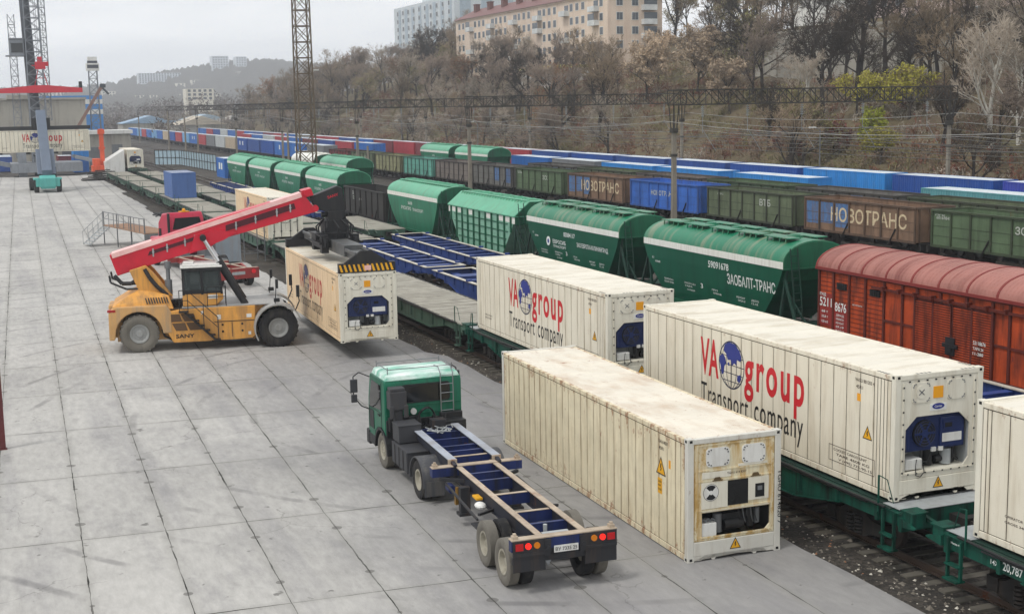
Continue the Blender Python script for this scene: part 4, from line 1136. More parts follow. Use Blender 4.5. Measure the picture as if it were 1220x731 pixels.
# ---- rust-red boxcar
def boxcar():
    t = thing('boxcar', 'rust-red covered wagon with ribbed pale red roof at the right edge', 'rail wagon')
    H = 7.85; W = 1.52
    b = MB(); b.box(-W, W, -H, H, 1.12, 3.95); b.build('wagon_body', M_box, t)
    fr = MB()
    for s in (-1, 1):
        X = s * W
        for yy in (H - .05, H - 1.0, H - 2.0, H - 3.0, H - 4.1, 1.9, .65, -.65, -1.9, -H + 4.1, -H + 3.0, -H + 2.0, -H + 1.0, -H + .05, H - 5.15, -H + 5.15):
            fr.box(X, X + s * .07, yy - .05, yy + .05, 1.12, 3.9)
        for z in (1.14, 3.80): fr.box(X, X + s * .06, -H, H, z, z + .1)
        for k in range(14):
            z = 1.35 + k * .17
            for a, c in ((H - 1.0, H - .05), (H - 2.0, H - 1.0), (H - 3, H - 2), (H - 4.1, H - 3.0)):
                fr.box(X, X + s * .012, a + .06, c - .06, z, z + .02)
        fr.box(X, X + s * .05, 1.9, H - 4.1, 2.36, 2.44); fr.box(X, X + s * .05, -H + 4.1, -1.9, 2.36, 2.44)
    for s in (-1, 1):
        for xx in (-1.4, -.7, 0, .7, 1.4): fr.box(xx - .05, xx + .05, s * H, s * (H + .08), 1.12, 3.9)
        fr.box(-W, W, s * H, s * (H + .06), 3.8, 3.95)
    fr.build('side_frame', M_box_frame, t)
    rf = MB(); arc = [((W + .10) * math.cos(R(a)), 3.95 + .78 * math.sin(R(a))) for a in range(0, 181, 9)]
    rf.prism(arc, 'y', -H - .1, H + .1); ro = rf.build('roof', M_box_roof, t, smooth=True)
    rb = MB()
    arc2 = [((W + .12) * math.cos(R(a)), 3.95 + .80 * math.sin(R(a))) for a in range(0, 181, 9)]
    for i in range(12):
        yy = -H - .05 + i * (2 * H + .1) / 11
        rb.prism(arc2, 'y', yy - .045, yy + .045)
    rb.box(-W - .14, -W - .06, -H - .1, H + .1, 3.86, 3.97); rb.box(W + .06, W + .14, -H - .1, H + .1, 3.86, 3.97)
    rb.build('roof_rib', M_box_rib, ro)
    co = MB(); arc3 = [((W + .105) * math.cos(R(a)), 3.95 + .785 * math.sin(R(a))) for a in range(3, 178, 9)]
    for i in range(88):
        yy = -H + .1 + i * .178
        if min(abs(yy - (-H - .05 + k * (2 * H + .1) / 11)) for k in range(12)) < .09: continue
        co.prism(arc3, 'y', yy - .022, yy + .022)
    co.build('roof_corrugation', M_box_roof, ro)
    # sliding doors with louvre-like ribs on the camera side, rail above with brackets
    for s in (-1, 1):
        X = s * (W + .03)
        for n_, (y0, y1) in enumerate(((0.02, 1.95), (-1.95, -0.02))):
            d = MB(); d.box(X, X + s * .03, y0, y1, 1.2, 3.45, 1)
            for k in range(26): 
                z = 1.24 + k * .084; d.prism([(z, X + s * .03), (z + .03, X + s * .065), (z + .06, X + s * .03)][::1], 'y', y0 + .04, y1 - .04, 0) if False else d.box(X + s * .03, X + s * .06, y0 + .05, y1 - .05, z, z + .04, 0)
            for yy in (y0, (y0 + y1) / 2, y1): d.box(X, X + s * .075, yy - .045, yy + .045, 1.2, 3.45, 1)
            dd = d.build('sliding_door', [M_box, M_box_frame], t)
            if n_ == 0:
                hd = MB(); hd.box(X + s * .06, X + s * .12, -.35, .4, 2.0, 2.12); hd.box(X + s * .06, X + s * .11, -.2, .25, 1.75, 2.35); hd.cyl((X + s * .1, 0.0, 1.95), (X + s * .15, 0.0, 1.95), .1, n=10); hd.build('door_latch', M_black, dd)
        rl = MB(); rl.box(X, X + s * .10, -4.1, 4.4, 3.50, 3.58)
        for k in range(9): rl.box(X, X + s * .22, -3.6 + k * .9, -3.5 + k * .9, 3.5, 3.66)
        rl.build('door_rail', M_box_frame, t)
        v = MB()
        for yy in (H - 1.5, H - 3.55, -H + 1.5): v.box(X - .03 * s, X + s * .015, yy - .3, yy + .3, 3.2, 3.45, 0); [v.box(X, X + s * .03, yy - .28 + .14 * q, yy - .2 + .14 * q, 3.2, 3.45, 0) for q in range(4)]
        v.build('vent_grille', M_dark, t)
        pl = MB(); pl.box(X - s * .03, X + s * .006, H - .95, H - .1, 1.7, 2.95); pl.box(X - s * .03, X + s * .006, H - 1.95, H - 1.05, 1.4, 2.65); pl.build('number_panel', M_box_plate, t)
    l = MB(); X = -W - .045
    letters(l, '5211', (X, H - .12, 2.45), (0, -1, 0), (0, 0, 1), .78, .34); letters(l, '8676', (X, H - 1.12, 2.35), (0, -1, 0), (0, 0, 1), .72, .34)
    letters(l, 'РЖД', (X, H - .12, 2.85), (0, -1, 0), (0, 0, 1), .4, .12)
    for i, s_ in enumerate(('68 т', '23,8 т', '120 м3')): letters(l, s_, (X, H - .25, 2.2 - i * .2), (0, -1, 0), (0, 0, 1), .42, .09)
    for i, s_ in enumerate(('ДВЖД', 'ПРИПИСКА', 'РЕМОНТ', '07.19', 'КАП 3')): letters(l, s_, (X, H - 1.2, 2.16 - i * .15), (0, -1, 0), (0, 0, 1), .5, .08)
    letters(l, 'НЕ ГРУЗИТЬ', (-W - .02, H - 2.2, 2.7), (0, -1, 0), (0, 0, 1), .6, .05)
    letters(l, '52118676', (X - .06, -1.1, 2.3), (0, -1, 0), (0, 0, 1), .6, .12); letters(l, 'ТАРА 24', (X - .06, -1.1, 2.12), (0, -1, 0), (0, 0, 1), .5, .1); letters(l, '11-280', (X - .06, -1.1, 1.95), (0, -1, 0), (0, 0, 1), .5, .1)
    l.build('wagon_lettering', M_whitemark, t)
    u = MB(); u.box(-.3, .3, -H, H, .8, 1.12); u.box(-1.45, 1.45, -H - .05, -H + .1, .85, 1.12); u.box(-1.45, 1.45, H - .1, H + .05, .85, 1.12); u.box(-1.5, -1.4, -H, H, .95, 1.12); u.box(1.4, 1.5, -H, H, .95, 1.12); u.build('underframe', M_bogie, t)
    make_bogie(t, -5.0); make_bogie(t, 5.0); make_couplers(t, H)
    t.location = (T3, 36.3, 0)
boxcar()

# ---- gondolas
def gondola(label, group, mat, ribm, inside=True, texts=(), textm=None, patches=()):
    t = thing('gondola_wagon', label, 'rail wagon', group=group)
    H = 6.15; W = 1.46; Z0, Z1 = 1.28, 3.42
    b = MB()
    for s in (-1, 1):
        b.box(s * (W - .05), s * W, -H, H, Z0, Z1)
        b.box(-W + .05, W - .05, s * (H - .05), s * H, Z0, Z1)
    b.box(-W + .05, W - .05, -H + .05, H - .05, Z0, Z0 + .05)
    b.build('wagon_body', mat, t)
    r = MB()
    for s in (-1, 1):
        for i in range(8):
            yy = -H + .09 + i * (2 * H - .18) / 7
            r.box(s * W, s * (W + .09), yy - .07, yy + .07, Z0 - .06, Z1 - .02)
        r.box(s * (W - .06), s * (W + .10), -H, H, Z1 - .02, Z1 + .1); r.box(s * W, s * (W + .07), -H, H, Z0 - .08, Z0 + .08)
        for xx in (-1.3, -.45, .45, 1.3): r.box(xx - .06, xx + .06, s * H, s * (H + .09), Z0, Z1)
        r.box(-W, W, s * (H - .05), s * (H + .09), Z1 - .02, Z1 + .1)
        for z in (1.9, 2.5): r.box(s * W, s * (W + .015), -H, H, z, z + .03)
    r.build('side_post', ribm, t)
    u = MB(); u.box(-.3, .3, -6.6, 6.6, .75, 1.26)
    for s in (-1, 1):
        u.box(-1.45, 1.45, s * 6.4, s * 6.62, .8, 1.26)
        for i in range(7):
            yy = -5.1 + i * 1.7; u.prism([(yy - .25, 1.2), (yy + .25, 1.2), (yy + .12, .9), (yy - .12, .9)], 'x', s * 1.36, s * 1.5)
        for i in (1, 4): u.bar((s * 1.5, -5.8 + i * 1.7, 2.0), (s * 1.62, -5.2 + i * 1.7, .9), .07)
    u.build('underframe', M_bogie, t)
    make_bogie(t, -4.3, False); make_bogie(t, 4.3, False); make_couplers(t, 6.6)
    if patches:
        for i, mi in patches:
            p = MB()
            y0 = -H + .09 + i * (2 * H - .18) / 7
            p.box(-W - .006, -W, y0 + .12, y0 + (2 * H - .18) / 7 - .12, Z0 + .35 + .1 * (mi % 3), Z1 - .15, 0)
            p.build('repainted_panel', paint('flaked_blue_panel', hx('4a6f9e'), .7, var=.2, vscale=3, dirt=hx('6a5546'), damt=.9, dscale=1.5, rust=RUST, ramt=.4), t)
    if texts:
        l = MB()
        for s_, yy, zz, w, hh in texts: letters(l, s_, (-W - .012, yy, zz), (0, -1, 0), (0, 0, 1), w, hh, bold=.013)
        l.build('wagon_lettering', textm or M_graymark, t)
    return t
gG = 'open gondola wagons'
def gm(nm, c, d='3a362f', ra=.15, da=.7): return paint(nm, hx(c), .7, var=.22, vscale=.7, dirt=hx(d), damt=da, dscale=1.1, rust=RUST, ramt=ra, rscale=1.6, dmap=(.4, 2.2, .3))
def gond_at(y, label, c, d='3a362f', rib=None, x=T4, **k):
    nm = 'gondola_' + c
    o = gondola(label, gG, gm(nm + '_paint', c, d), gm(nm + '_rib', rib or d), **k)
    o.location = (x, y, 0); return o
gg = gond_at(61.6, 'green gondola wagon with chalky white letters at the right edge', '55684c', '39462f', texts=[('60169845', 5.7, 2.95, 1.3, .18), ('ПГК', 5.8, 3.15, .9, .1), ('ЗСС', -1.1, 2.55, 1.5, .45)])
gb = gond_at(75.35, 'rusty brown gondola wagon lettered НОВОТРАНС with flaking blue panels', '7e6450', '4a382c', rib='5a4638', texts=[('НОВОТРАНС', 3.0, 2.05, 8.2, .95)], textm=paint('cream_stencil', hx('cdbb9a'), .7, var=.25, vscale=6), patches=((6, 1), (5, 2), (4, 0)))
copies = []
gv = gond_at(89.1, 'olive green gondola wagon with white letters ВТБ', '5f6a50', '3c4233', texts=[('ВТБ', -1.6, 2.5, 1.5, .5), ('640012', 4.6, 3.0, .9, .14)])
gbl = gond_at(102.85, 'bright blue gondola wagon lettered НОВОТРАНС behind the concrete catenary post', '2f62b4', '2a4a80', rib='2b57a0', texts=[('НОВОТРАНС', 2.2, 2.35, 4.2, .42)])
copy_tree(gb, (T4, 116.6, 0), label='brown gondola wagon lettered НОВОТРАНС left of the bright blue one', group=gG)
copy_tree(gg, (T4, 130.35, 0), label='green gondola wagon left of the farther brown one', group=gG)
ggr = gond_at(144.1, 'weathered grey gondola wagon with faint blue patches', '6c6a66', '413e3a', patches=((0, 1), (2, 2)))
ggd = gond_at(157.9, 'dull brown-grey gondola wagon behind the ribbed hopper roof', '756c66', '453f3b', patches=())
gt = gond_at(171.6, 'turquoise green gondola wagon in the far part of the row', '5fa090', '3f6a60')
go = gond_at(185.4, 'olive yellow gondola wagon left of the turquoise one', '8a8a68', '55543c')
copy_tree(gv, (T4, 199.1, 0), label='grey-green gondola wagon in the far part of the row, next to the dark red one', group=gG)
gr_ = gond_at(212.9, 'dark red gondola wagon at the far end of the gondola row', '6d2f30', '421d1c')
copy_tree(gv, (T4, 47.9, 0), label='gondola wagon beyond the right edge of the photo', group=gG)
gk = gond_at(110.6, 'black gondola wagon between green hoppers in the near row', '33312f', '1e1c1b', x=T3, texts=[('В', 3.4, 2.9, .3, .3), ('52', 3.4, 2.5, .4, .3), ('601', 1.4, 2.5, .7, .2)])
dk = [ggd, gv, ggr, gg]
for i, yy in enumerate((55, 68.8, 82.5, 96.3, 110, 123.8, 137.5)):
    copy_tree(dk[i % 4], (T5, yy + 1.5, .05), label='dark gondola wagon of the second row, only its rim showing above the first row', group='gondola wagons of the second row')

# ---------------------------------------------------------------- dry containers
def dry_box(name, label, group, wall, roofm, length=12.192, height=2.6, logo=None):
    t = thing(name, label, 'shipping container', group=group)
    b = MB(); n = int(length / 0.28)
    for s in (-1, 1):
        st = (length - .24) / n
        for i in range(n):
            y0 = .12 + i * st
            ps = [(y0, 1.17), (y0 + st * .3, 1.205), (y0 + st * .6, 1.205), (y0 + st * .9, 1.17), (y0 + st, 1.17)]
            for (ya, xa), (yb, xb) in zip(ps, ps[1:]):
                q = [(s * xa, ya, .14), (s * xb, yb, .14), (s * xb, yb, height - .1), (s * xa, ya, height - .1)]
                b.add(q, [(0, 1, 2, 3)] if s > 0 else [(3, 2, 1, 0)])
    b.box(-1.15, 1.15, .03, .07, .14, height - .1); b.box(-1.15, 1.15, length - .09, length - .05, .14, height - .1)
    for k in range(9): b.box(-1.05 + k * .235, -.95 + k * .235, .01, .03, .2, height - .16)
    b.build('wall', wall, t)
    f = MB()
    for s in (-1, 1):
        for y0 in (0, length - .14): f.box(s * 1.08, s * 1.218, y0, y0 + .14, 0, height - .005)
        f.box(s * 1.13, s * 1.216, .14, length - .14, 0, .15); f.box(s * 1.13, s * 1.216, .14, length - .14, height - .11, height - .01)
    for y0 in (0, length - .1): f.box(-1.08, 1.08, y0, y0 + .1, 0, .14); f.box(-1.08, 1.08, y0, y0 + .1, height - .12, height - .005)
    f.build('corner_frame', wall, t)
    r = MB(); r.box(-1.13, 1.13, .1, length - .1, height - .06, height - .02)
    for i in range(20): yy = .4 + i * (length - .8) / 19; r.box(-1.05, 1.05, yy - .1, yy + .1, height - .02, height - .008)
    r.build('roof', roofm, t)
    d = MB()
    for x in (-.8, -.35, .35, .8): d.cyl((x, length - .03, .1), (x, length - .03, height - .1), .02, n=6)
    d.build('lock_rods', M_grey, t)
    if logo:
        l = MB()
        for y0 in (length * .35, length * .62):
            l.box(-1.212, -1.208, y0 - .5, y0 + .5, height * .42, height * .75)
        for x0 in (-.75, .15): l.box(x0, x0 + .6, .004, .012, 1.3, 2.2)
        l.build('white_square', M_whitemark, t)
    return t
def dm(nm, c, d='2a2d33', da=.35, v=.08): return paint(nm, hx(c), .5, var=v, vscale=.6, dirt=hx(d), damt=da, dscale=1.0, rust=RUST, ramt=.05)
M_pale_roof = paint('pale_container_roof', hx('cfd6da'), .5, var=.1, vscale=.4, dirt=hx('8a8f90'), damt=.5, streak=0)
PAL = {'navy': dm('navy_container', '2c4f94'), 'dark blue': dm('dark_blue_container', '214e9c'), 'bright blue': dm('bright_blue_container', '2e86cf'), 'steel blue': dm('steel_blue_container', '46659c', '2a3a5a'), 'indigo': dm('indigo_container', '3a48a8'),
       'blue': dm('blue_container', '2b68b4'), 'pale blue': dm('pale_blue_container', '6fa3cf'), 'red': dm('red_container', 'a83a42', '4a2426'), 'maroon': dm('maroon_container', '7d3a40', '3d2224'),
       'white': dm('pale_grey_container', 'b9bdbd', '7a7a74'), 'beige': dm('beige_container', 'b5a58e', '6a5f50'), 'grey': dm('grey_container', '77797c', '45464a'), 'teal': dm('teal_container', '5d9aa0', '3a5f66')}
protos = {}
def cbox(color, x, y, z, label, group, length=12.192, height=2.6, logo=None, roof=None):
    key = (color, length, height, bool(logo), roof)
    if key not in protos:
        protos[key] = dry_box('dry_container', label, group, PAL[color], roof or M_pale_roof, length, height, logo)
        protos[key].location = (x, y, z); return protos[key]
    return copy_tree(protos[key], (x, y, z), label=label, group=group)
# low container flats of the far trains (one mesh each)
fl = MB(); fl.box(-1.4, 1.4, -6.6, 6.6, 1.05, 1.3); fl.box(-.3, .3, -6.9, 6.9, .7, 1.1)
for s in (-1, 1):
    for yy in (-4.6, 4.6):
        fl.box(s * .95, s * 1.1, yy - 1.1, yy + 1.1, .4, .8)
        for dy in (-.9, .9): fl.cyl((s * .7, yy + dy, RAIL + .47), (s * .82, yy + dy, RAIL + .47), .47, n=14)
flat0 = fl.build('flat_wagon', M_bogie); tag(flat0, 'dark low flat wagon carrying far containers', 'rail wagon', 'flat wagons of the far container trains')
flat0.location = (T7, 84, 0)
def low_flat(x, y):
    o = flat0.copy(); C.objects.link(o); o.location = (x, y, 0)
LB = {'x7': 'container row along the foot of the wooded slope'}
row7 = ['indigo', 'dark blue', 'bright blue', 'dark blue', 'navy', 'navy', 'dark blue', 'navy', 'red', 'red', 'white', 'maroon', 'red', 'maroon', 'blue', 'navy', 'red', 'red', 'white', 'blue', 'red', 'maroon', 'navy', 'blue', 'red', 'blue', 'white', 'navy', 'red', 'blue', 'blue', 'red', 'navy']
yy = 69.0; seen = {}
for i, c in enumerate(row7):
    seen[c] = seen.get(c, 0) + 1
    near = ['indigo container cut by the right edge of the photo at the slope foot', 'dark blue container at the slope foot, next to the indigo one', 'bright blue container at the slope foot, third from the right edge', 'dark blue container at the slope foot, left of the bright blue one']
    lb = near[i] if i < 4 else '%s container in the long row at the foot of the wooded slope' % c
    cbox(c, T7, yy, 1.35, lb, LB['x7'] if i < 4 else '%s containers in the row along the slope' % c)
    if i: low_flat(T7, yy + 6.1)
    yy += 13.25
for c, y, lb, z in (('pale blue', 54, 'pale-roofed blue container at the right edge behind the gondola rims', 1.0), ('teal', 70.5, 'long teal corrugated container with pale roof behind the gondola rims', 1.05), ('bright blue', 97.5, 'light blue container with shiny roof behind the olive gondola', 1.1),
                    ('bright blue', 112.5, 'light blue container behind the catenary post, beside another alike', 1.1), ('bright blue', 126.0, 'light blue container behind the bright blue gondola', 1.1), ('grey', 140.0, 'grey-blue container with pale roof left of the light blue ones', 1.1), ('blue', 153.5, 'blue container beside the far pair of green hoppers', 1.1)):
    cbox(c, T6, y, z, lb, 'containers in the middle row with pale roofs'); low_flat(T6, y + 6.1)
for i in range(9):
    c = ['blue', 'red', 'navy', 'maroon', 'blue', 'red', 'white', 'blue', 'red'][i]
    cbox(c, T6, 232 + i * 14, 1.2, 'far %s container seen over the first container train' % c, 'far %s containers of the second train' % c); low_flat(T6, 238 + i * 14)
row4 = ['grey', 'blue', 'blue', 'dark blue', 'navy', 'dark blue', 'beige', 'white', 'grey', 'red', 'blue', 'pale blue', 'red', 'dark blue', 'beige', 'blue', 'pale blue', 'blue', 'red', 'pale blue', 'blue', 'blue']
yy = 224.0
for i, c in enumerate(row4):
    lg = i in (1, 2, 5, 10)
    lb = '%s container%s on the far container train beyond the gondolas' % (c, ' with white squares' if lg else '')
    cbox(c, T4, yy, 1.32, lb, '%s containers%s of the far train' % (c, ' with white squares' if lg else ''), logo=lg); low_flat(T4, yy + 6.1); yy += 13.7
o = cbox('steel blue', T1 + .1, 141.0, DECKZ, 'dark blue twenty-foot container standing alone on the empty flat wagons', 'lone containers on the flat wagons', 6.06, 2.59, roof=paint('blue_grey_roof', hx('8a93a8'), .5, var=.1))
o = cbox('blue', T3 - .3, 177.5, 1.4, 'blue container with two white squares on its end, left of the hopper cluster', 'lone containers on the hopper track', 6.06, 2.59, logo=1)

# ---------------------------------------------------------------- road wheels
def road_wheel(parent, x, y, r, w, rimm, tyrem, out=-1, hub=True, axis='x', rz=None, tread=0, rimf=.55, dish=.5):
    """tyre as a part, rim as its sub-part; axis along local x, outside face towards sign out"""
    if rz is None: rz = r
    b = MB(); N = 36
    prof = [(-w / 2 * .70, r * rimf), (-w / 2, r * .68), (-w / 2, r * .90), (-w / 2 * .8, r), (w / 2 * .8, r), (w / 2, r * .90), (w / 2, r * .68), (w / 2 * .70, r * rimf)]
    rg = []
    for (dx, rr_) in prof:
        rg.append([(x + dx, y + rr_ * math.cos(2 * math.pi * i / N), rz + rr_ * math.sin(2 * math.pi * i / N)) for i in range(N)])
    b.rings(rg, caps=False)
    if tread:
        for i in range(tread):
            a = 2 * math.pi * i / tread
            for s in (-1, 1):
                aa = a + (s * .5) * math.pi / tread
                c, sn = math.cos(aa), math.sin(aa)
                p = Vector((x + s * w * .27, y + r * c, rz + r * sn))
                b.bar(p - Vector((w * .24, 0, 0)), p + Vector((w * .24, 0, 0)), r * .085, r * .07, up=(0, c, sn))
    t = b.build('wheel', tyrem, parent, smooth=True)
    m = MB(); N = 24
    prof = [(out * w * .36, r * rimf * 1.02), (out * w * .42, r * rimf), (out * w * .40, r * rimf * .86), (out * w * (.40 - dish), r * rimf * .72), (out * w * (.40 - dish), r * .2), (out * w * (.40 - dish * .4), r * .17), (out * w * (.40 - dish * .4), .01)]
    rg = [[(x + dx, y + rr_ * math.cos(2 * math.pi * i / N), rz + rr_ * math.sin(2 * math.pi * i / N)) for i in range(N)] for dx, rr_ in prof]
    m.rings(rg, caps=False)
    xb = x + out * w * (.40 - dish)
    for i in range(10):
        a = i * .628; m.cyl((xb, y + r * .30 * math.cos(a), rz + r * .30 * math.sin(a)), (xb + out * .035, y + r * .30 * math.cos(a), rz + r * .30 * math.sin(a)), r * .028, n=6)
    m.build('rim', rimm, t, smooth=True)
    return t
M_rim = paint('pale_rim', hx('a09b8c'), .6, var=.15, dirt=hx('5d574c'), damt=.5)
M_rim_grey = paint('grey_rim', hx('8a8b89'), .5, var=.15, dirt=hx('4a4740'), damt=.5)

# ---------------------------------------------------------------- green lorry (tractor unit)
M_cab = paint('cab_green', hx('065f46'), .35, var=.10, dirt=hx('0b3a2e'), damt=.7, dthr=.44, spec=.3)
M_cab_roof = paint('chalked_cab_roof', hx('6fb09a'), .5, var=.2, vscale=2.0, dirt=hx('e4ece8'), damt=.95, dscale=1.5, streak=0, dthr=.40, dmap=(.5, 2.2, 1))
M_plast = paint('grey_plastic', hx('38393d'), .6, var=.15, dirt=GRIME, damt=.4)
tr = thing('lorry', 'green cab-over tractor unit coupled to the empty skeletal trailer, seen from behind', 'lorry', (11.66, 33.55, 0), -0.012)
b = MB()
b.prism([(3.0, 1.02), (3.0, 2.52), (3.06, 2.64), (4.50, 2.64), (4.58, 2.60), (4.80, 1.90), (4.86, 1.2), (4.86, .62), (4.20, .62), (4.10, .95), (3.85, 1.12), (3.45, 1.18), (3.1, 1.1)], 'x', -1.17, 1.17)
cabo = b.build('cab', M_cab, tr, bevel=.035, smooth=True)
b = MB()
b.rings([[(-1.14, 3.03, 2.62), (1.14, 3.03, 2.62), (1.14, 4.52, 2.62), (-1.14, 4.52, 2.62)], [(-1.08, 3.10, 2.76), (1.08, 3.10, 2.76), (1.08, 4.44, 2.80), (-1.08, 4.44, 2.80)], [(-.95, 3.25, 2.81), (.95, 3.25, 2.81), (.95, 4.30, 2.84), (-.95, 4.30, 2.84)]])
b.build('cab_roof', M_cab_roof, tr, bevel=.03, smooth=True)
b = MB(); b.prism(rrect(-.62, .78, 1.98, 2.46, .08), 'y', 2.985, 3.01); b.build('rear_window', M_glass, tr)
b = MB(); b.box(-1.15, 1.15, 2.93, 2.99, 1.0, 1.50); b.box(-1.1, -.2, 2.8, 2.95, 1.2, 1.6); b.box(.45, 1.12, 2.78, 2.95, 1.35, 1.62); b.build('cab_rear_guard', M_black, tr, bevel=.02)
b = MB()
for z in (1.62, 1.86): b.box(-1.12, 1.12, 2.985, 3.0, z, z + .025)
b.build('pressing_line', M_cab, tr)
b = MB(); b.prism(rrect(-.66, .82, 1.94, 2.50, .10), 'y', 2.992, 3.005); b.build('window_seal', M_black, tr)
b = MB()
for s in (-1, 1): b.prism([(3.42, 1.72), (3.42, 2.46), (4.38, 2.46), (4.66, 1.86), (4.66, 1.62)], 'x', s * 1.155, s * 1.178)
b.build('side_window', M_glass, tr)
b = MB(); b.add([(-1.05, 4.835, 1.80), (1.05, 4.835, 1.80), (1.02, 4.63, 2.52), (-1.02, 4.63, 2.52)], [(3, 2, 1, 0)]); b.build('windscreen', M_glass, tr)
b = MB()
for s in (-1, 1):
    for a, c in (((3.36, .98), (3.36, 2.52)), ((4.72, .98), (4.72, 1.6)), ((3.36, 1.62), (4.70, 1.62))): b.bar((s * 1.172, a[0], a[1]), (s * 1.172, c[0], c[1]), .015, .02)
    b.box(s * 1.17, s * 1.20, 3.5, 3.7, 1.52, 1.57)
b.build('door_seam', M_black, tr)
b = MB(); b.box(-1.20, 1.20, 4.70, 5.02, .42, .86); b.box(-1.19, -1.10, 4.1, 4.8, .50, .80); b.box(1.10, 1.19, 4.1, 4.8, .5, .8); b.build('bumper', M_black, tr, bevel=.03)
b = MB(); b.prism([(4.2, 1.0), (4.62, 1.0), (4.62, 1.55), (4.2, 1.55)], 'x', -1.185, -1.17); b.prism([(4.2, 1.0), (4.62, 1.0), (4.62, 1.55), (4.2, 1.55)], 'x', 1.17, 1.185); b.build('side_panel', M_black, tr)
b = MB()
for s in (-1, 1):
    pts = [(3.45 + r_ * math.cos(R(a)), .50 + r_ * math.sin(R(a))) for r_, rg_ in ((.70, range(0, 181, 15)), (.62, range(180, -1, -15))) for a in rg_]
    b.prism(pts, 'x', s * .85, s * 1.20)
b.build('front_mudguard', M_black, tr)
b = MB()
b.box(-1.12, -.62, 2.58, 2.97, 1.86, 2.40); b.box(-1.10, -.66, 2.60, 2.95, 2.40, 2.50); b.box(-.98, -.72, 2.66, 2.92, 1.15, 1.86); b.box(-1.14, -1.0, 2.56, 2.62, 1.62, 2.0); b.box(-.72, -.58, 2.56, 2.62, 1.62, 2.0)
b.build('air_intake', M_plast, tr, bevel=.03)
b = MB()
for x in (.50, .88):
    b.tube([(x, 2.88, 1.35), (x, 2.90, 2.75), (x, 3.1, 2.92), (x, 3.5, 2.90)], .016, 6)
for k in range(6): b.cyl((.50, 2.89, 1.4 + k * .26), (.88, 2.89, 1.4 + k * .26), .013, n=6)
b.build('ladder', M_steel, tr)
b = MB()
for (x0, y0), (x1, y1) in (((-1.0, 3.2), (-1.0, 4.4)), ((.95, 3.2), (.95, 4.4)), ((-1.0, 4.4), (.95, 4.4)), ((-1.0, 3.2), (.95, 3.2))): b.bar((x0, y0, 2.93), (x1, y1, 2.93), .02)
for x, y in ((-1.0, 3.2), (-1.0, 4.4), (.95, 3.2), (.95, 4.4)): b.bar((x, y, 2.80), (x, y, 3.0), .02)
b.build('roof_rail', M_grey, tr)
for s in (-1, 1):
    b = MB()
    b.tube([(s * 1.17, 4.6, 2.5), (s * 1.45, 4.78, 2.62), (s * 1.62, 4.80, 2.5), (s * 1.62, 4.80, 1.9), (s * 1.4, 4.75, 1.6), (s * 1.18, 4.7, 1.5)], .018, 6)
    a = b.build('mirror_arm', M_black, tr)
    b = MB(); b.box(s * 1.50, s * 1.72, 4.74, 4.82, 2.02, 2.42); b.box(s * 1.52, s * 1.70, 4.74, 4.82, 1.72, 1.96); mo = b.build('mirror', M_plast, a, bevel=.02)
b = MB(); b.cyl((-.34, 2.92, 1.72), (-.34, 2.86, 1.72), .09, n=16); b.build('work_lamp', M_white, tr)
# coiled hoses behind the cab, frame and gear
b = MB()
for i in range(14):
    x0 = -.55 + .1 * i; b.tube([(x0, 2.95, 1.15 + .05 * (i % 3)), (x0 + .05, 2.75, 1.3 + .1 * (i % 4)), (x0 * .8, 2.6 - .05 * (i % 5), 1.05), (x0 * .5, 2.2, .95)], .018, 5)
b.build('cable_bundle', M_black, tr)
b = MB()
for k in range(3): b.tube([(.0 + .26 * math.cos(i * .3307 + .2), 2.74 - k * .05 + .05 * math.sin(i), 1.45 + .40 * math.sin(i * .3307 + .2)) for i in range(19)], .022, 6)
b.tube([(.2, 2.7, 1.2), (.4, 2.2, 1.05), (.3, 1.5, 1.0)], .02, 6); b.tube([(-.2, 2.7, 1.2), (.1, 2.3, 1.1), (.5, 1.8, 1.05)], .02, 6)
b.build('air_hose', M_black, tr)
b = MB()
for x in (-.42, .42): b.box(x - .05, x + .05, -1.15, 4.6, .70, .98)
for y in (-1.0, -.2, .6, 1.5, 2.4, 2.85): b.box(-.42, .42, y - .08, y + .08, .72, .92)
b.box(-.55, .55, -.45, .45, .98, 1.10)
b.build('chassis', M_black, tr)
b = MB(); b.box(-.9, .9, 2.60, 2.95, .95, 1.30); b.box(.3, 1.1, 2.4, 2.9, 1.0, 1.45); b.cyl((.55, 2.35, 1.2), (.55, 2.3, 1.2), .16, n=14); b.cyl((.9, 2.38, 1.25), (.9, 2.33, 1.25), .13, n=14); b.build('engine_parts', M_black, tr, bevel=.02)
b = MB(); b.box(-1.08, -.42, 1.92, 2.56, 1.06, 1.54); b.box(-1.10, -.40, 1.90, 2.58, 1.54, 1.57); b.build('tool_box', M_plast, tr, bevel=.015)
b = MB(); b.box(-1.12, -.50, .98, 2.55, .42, 1.0); b.box(-1.14, -.45, .95, 2.5, 1.0, 1.03)
for k in range(4): b.box(-1.145, -1.12, 1.0 + k * .4, 1.04 + k * .4, .42, 1.0)
b.build('fuel_tank', M_plast, tr, bevel=.03)
b = MB(); b.cyl((.85, 1.0, .72), (.85, 2.3, .72), .28, n=16); b.build('air_tank', M_plast, tr)
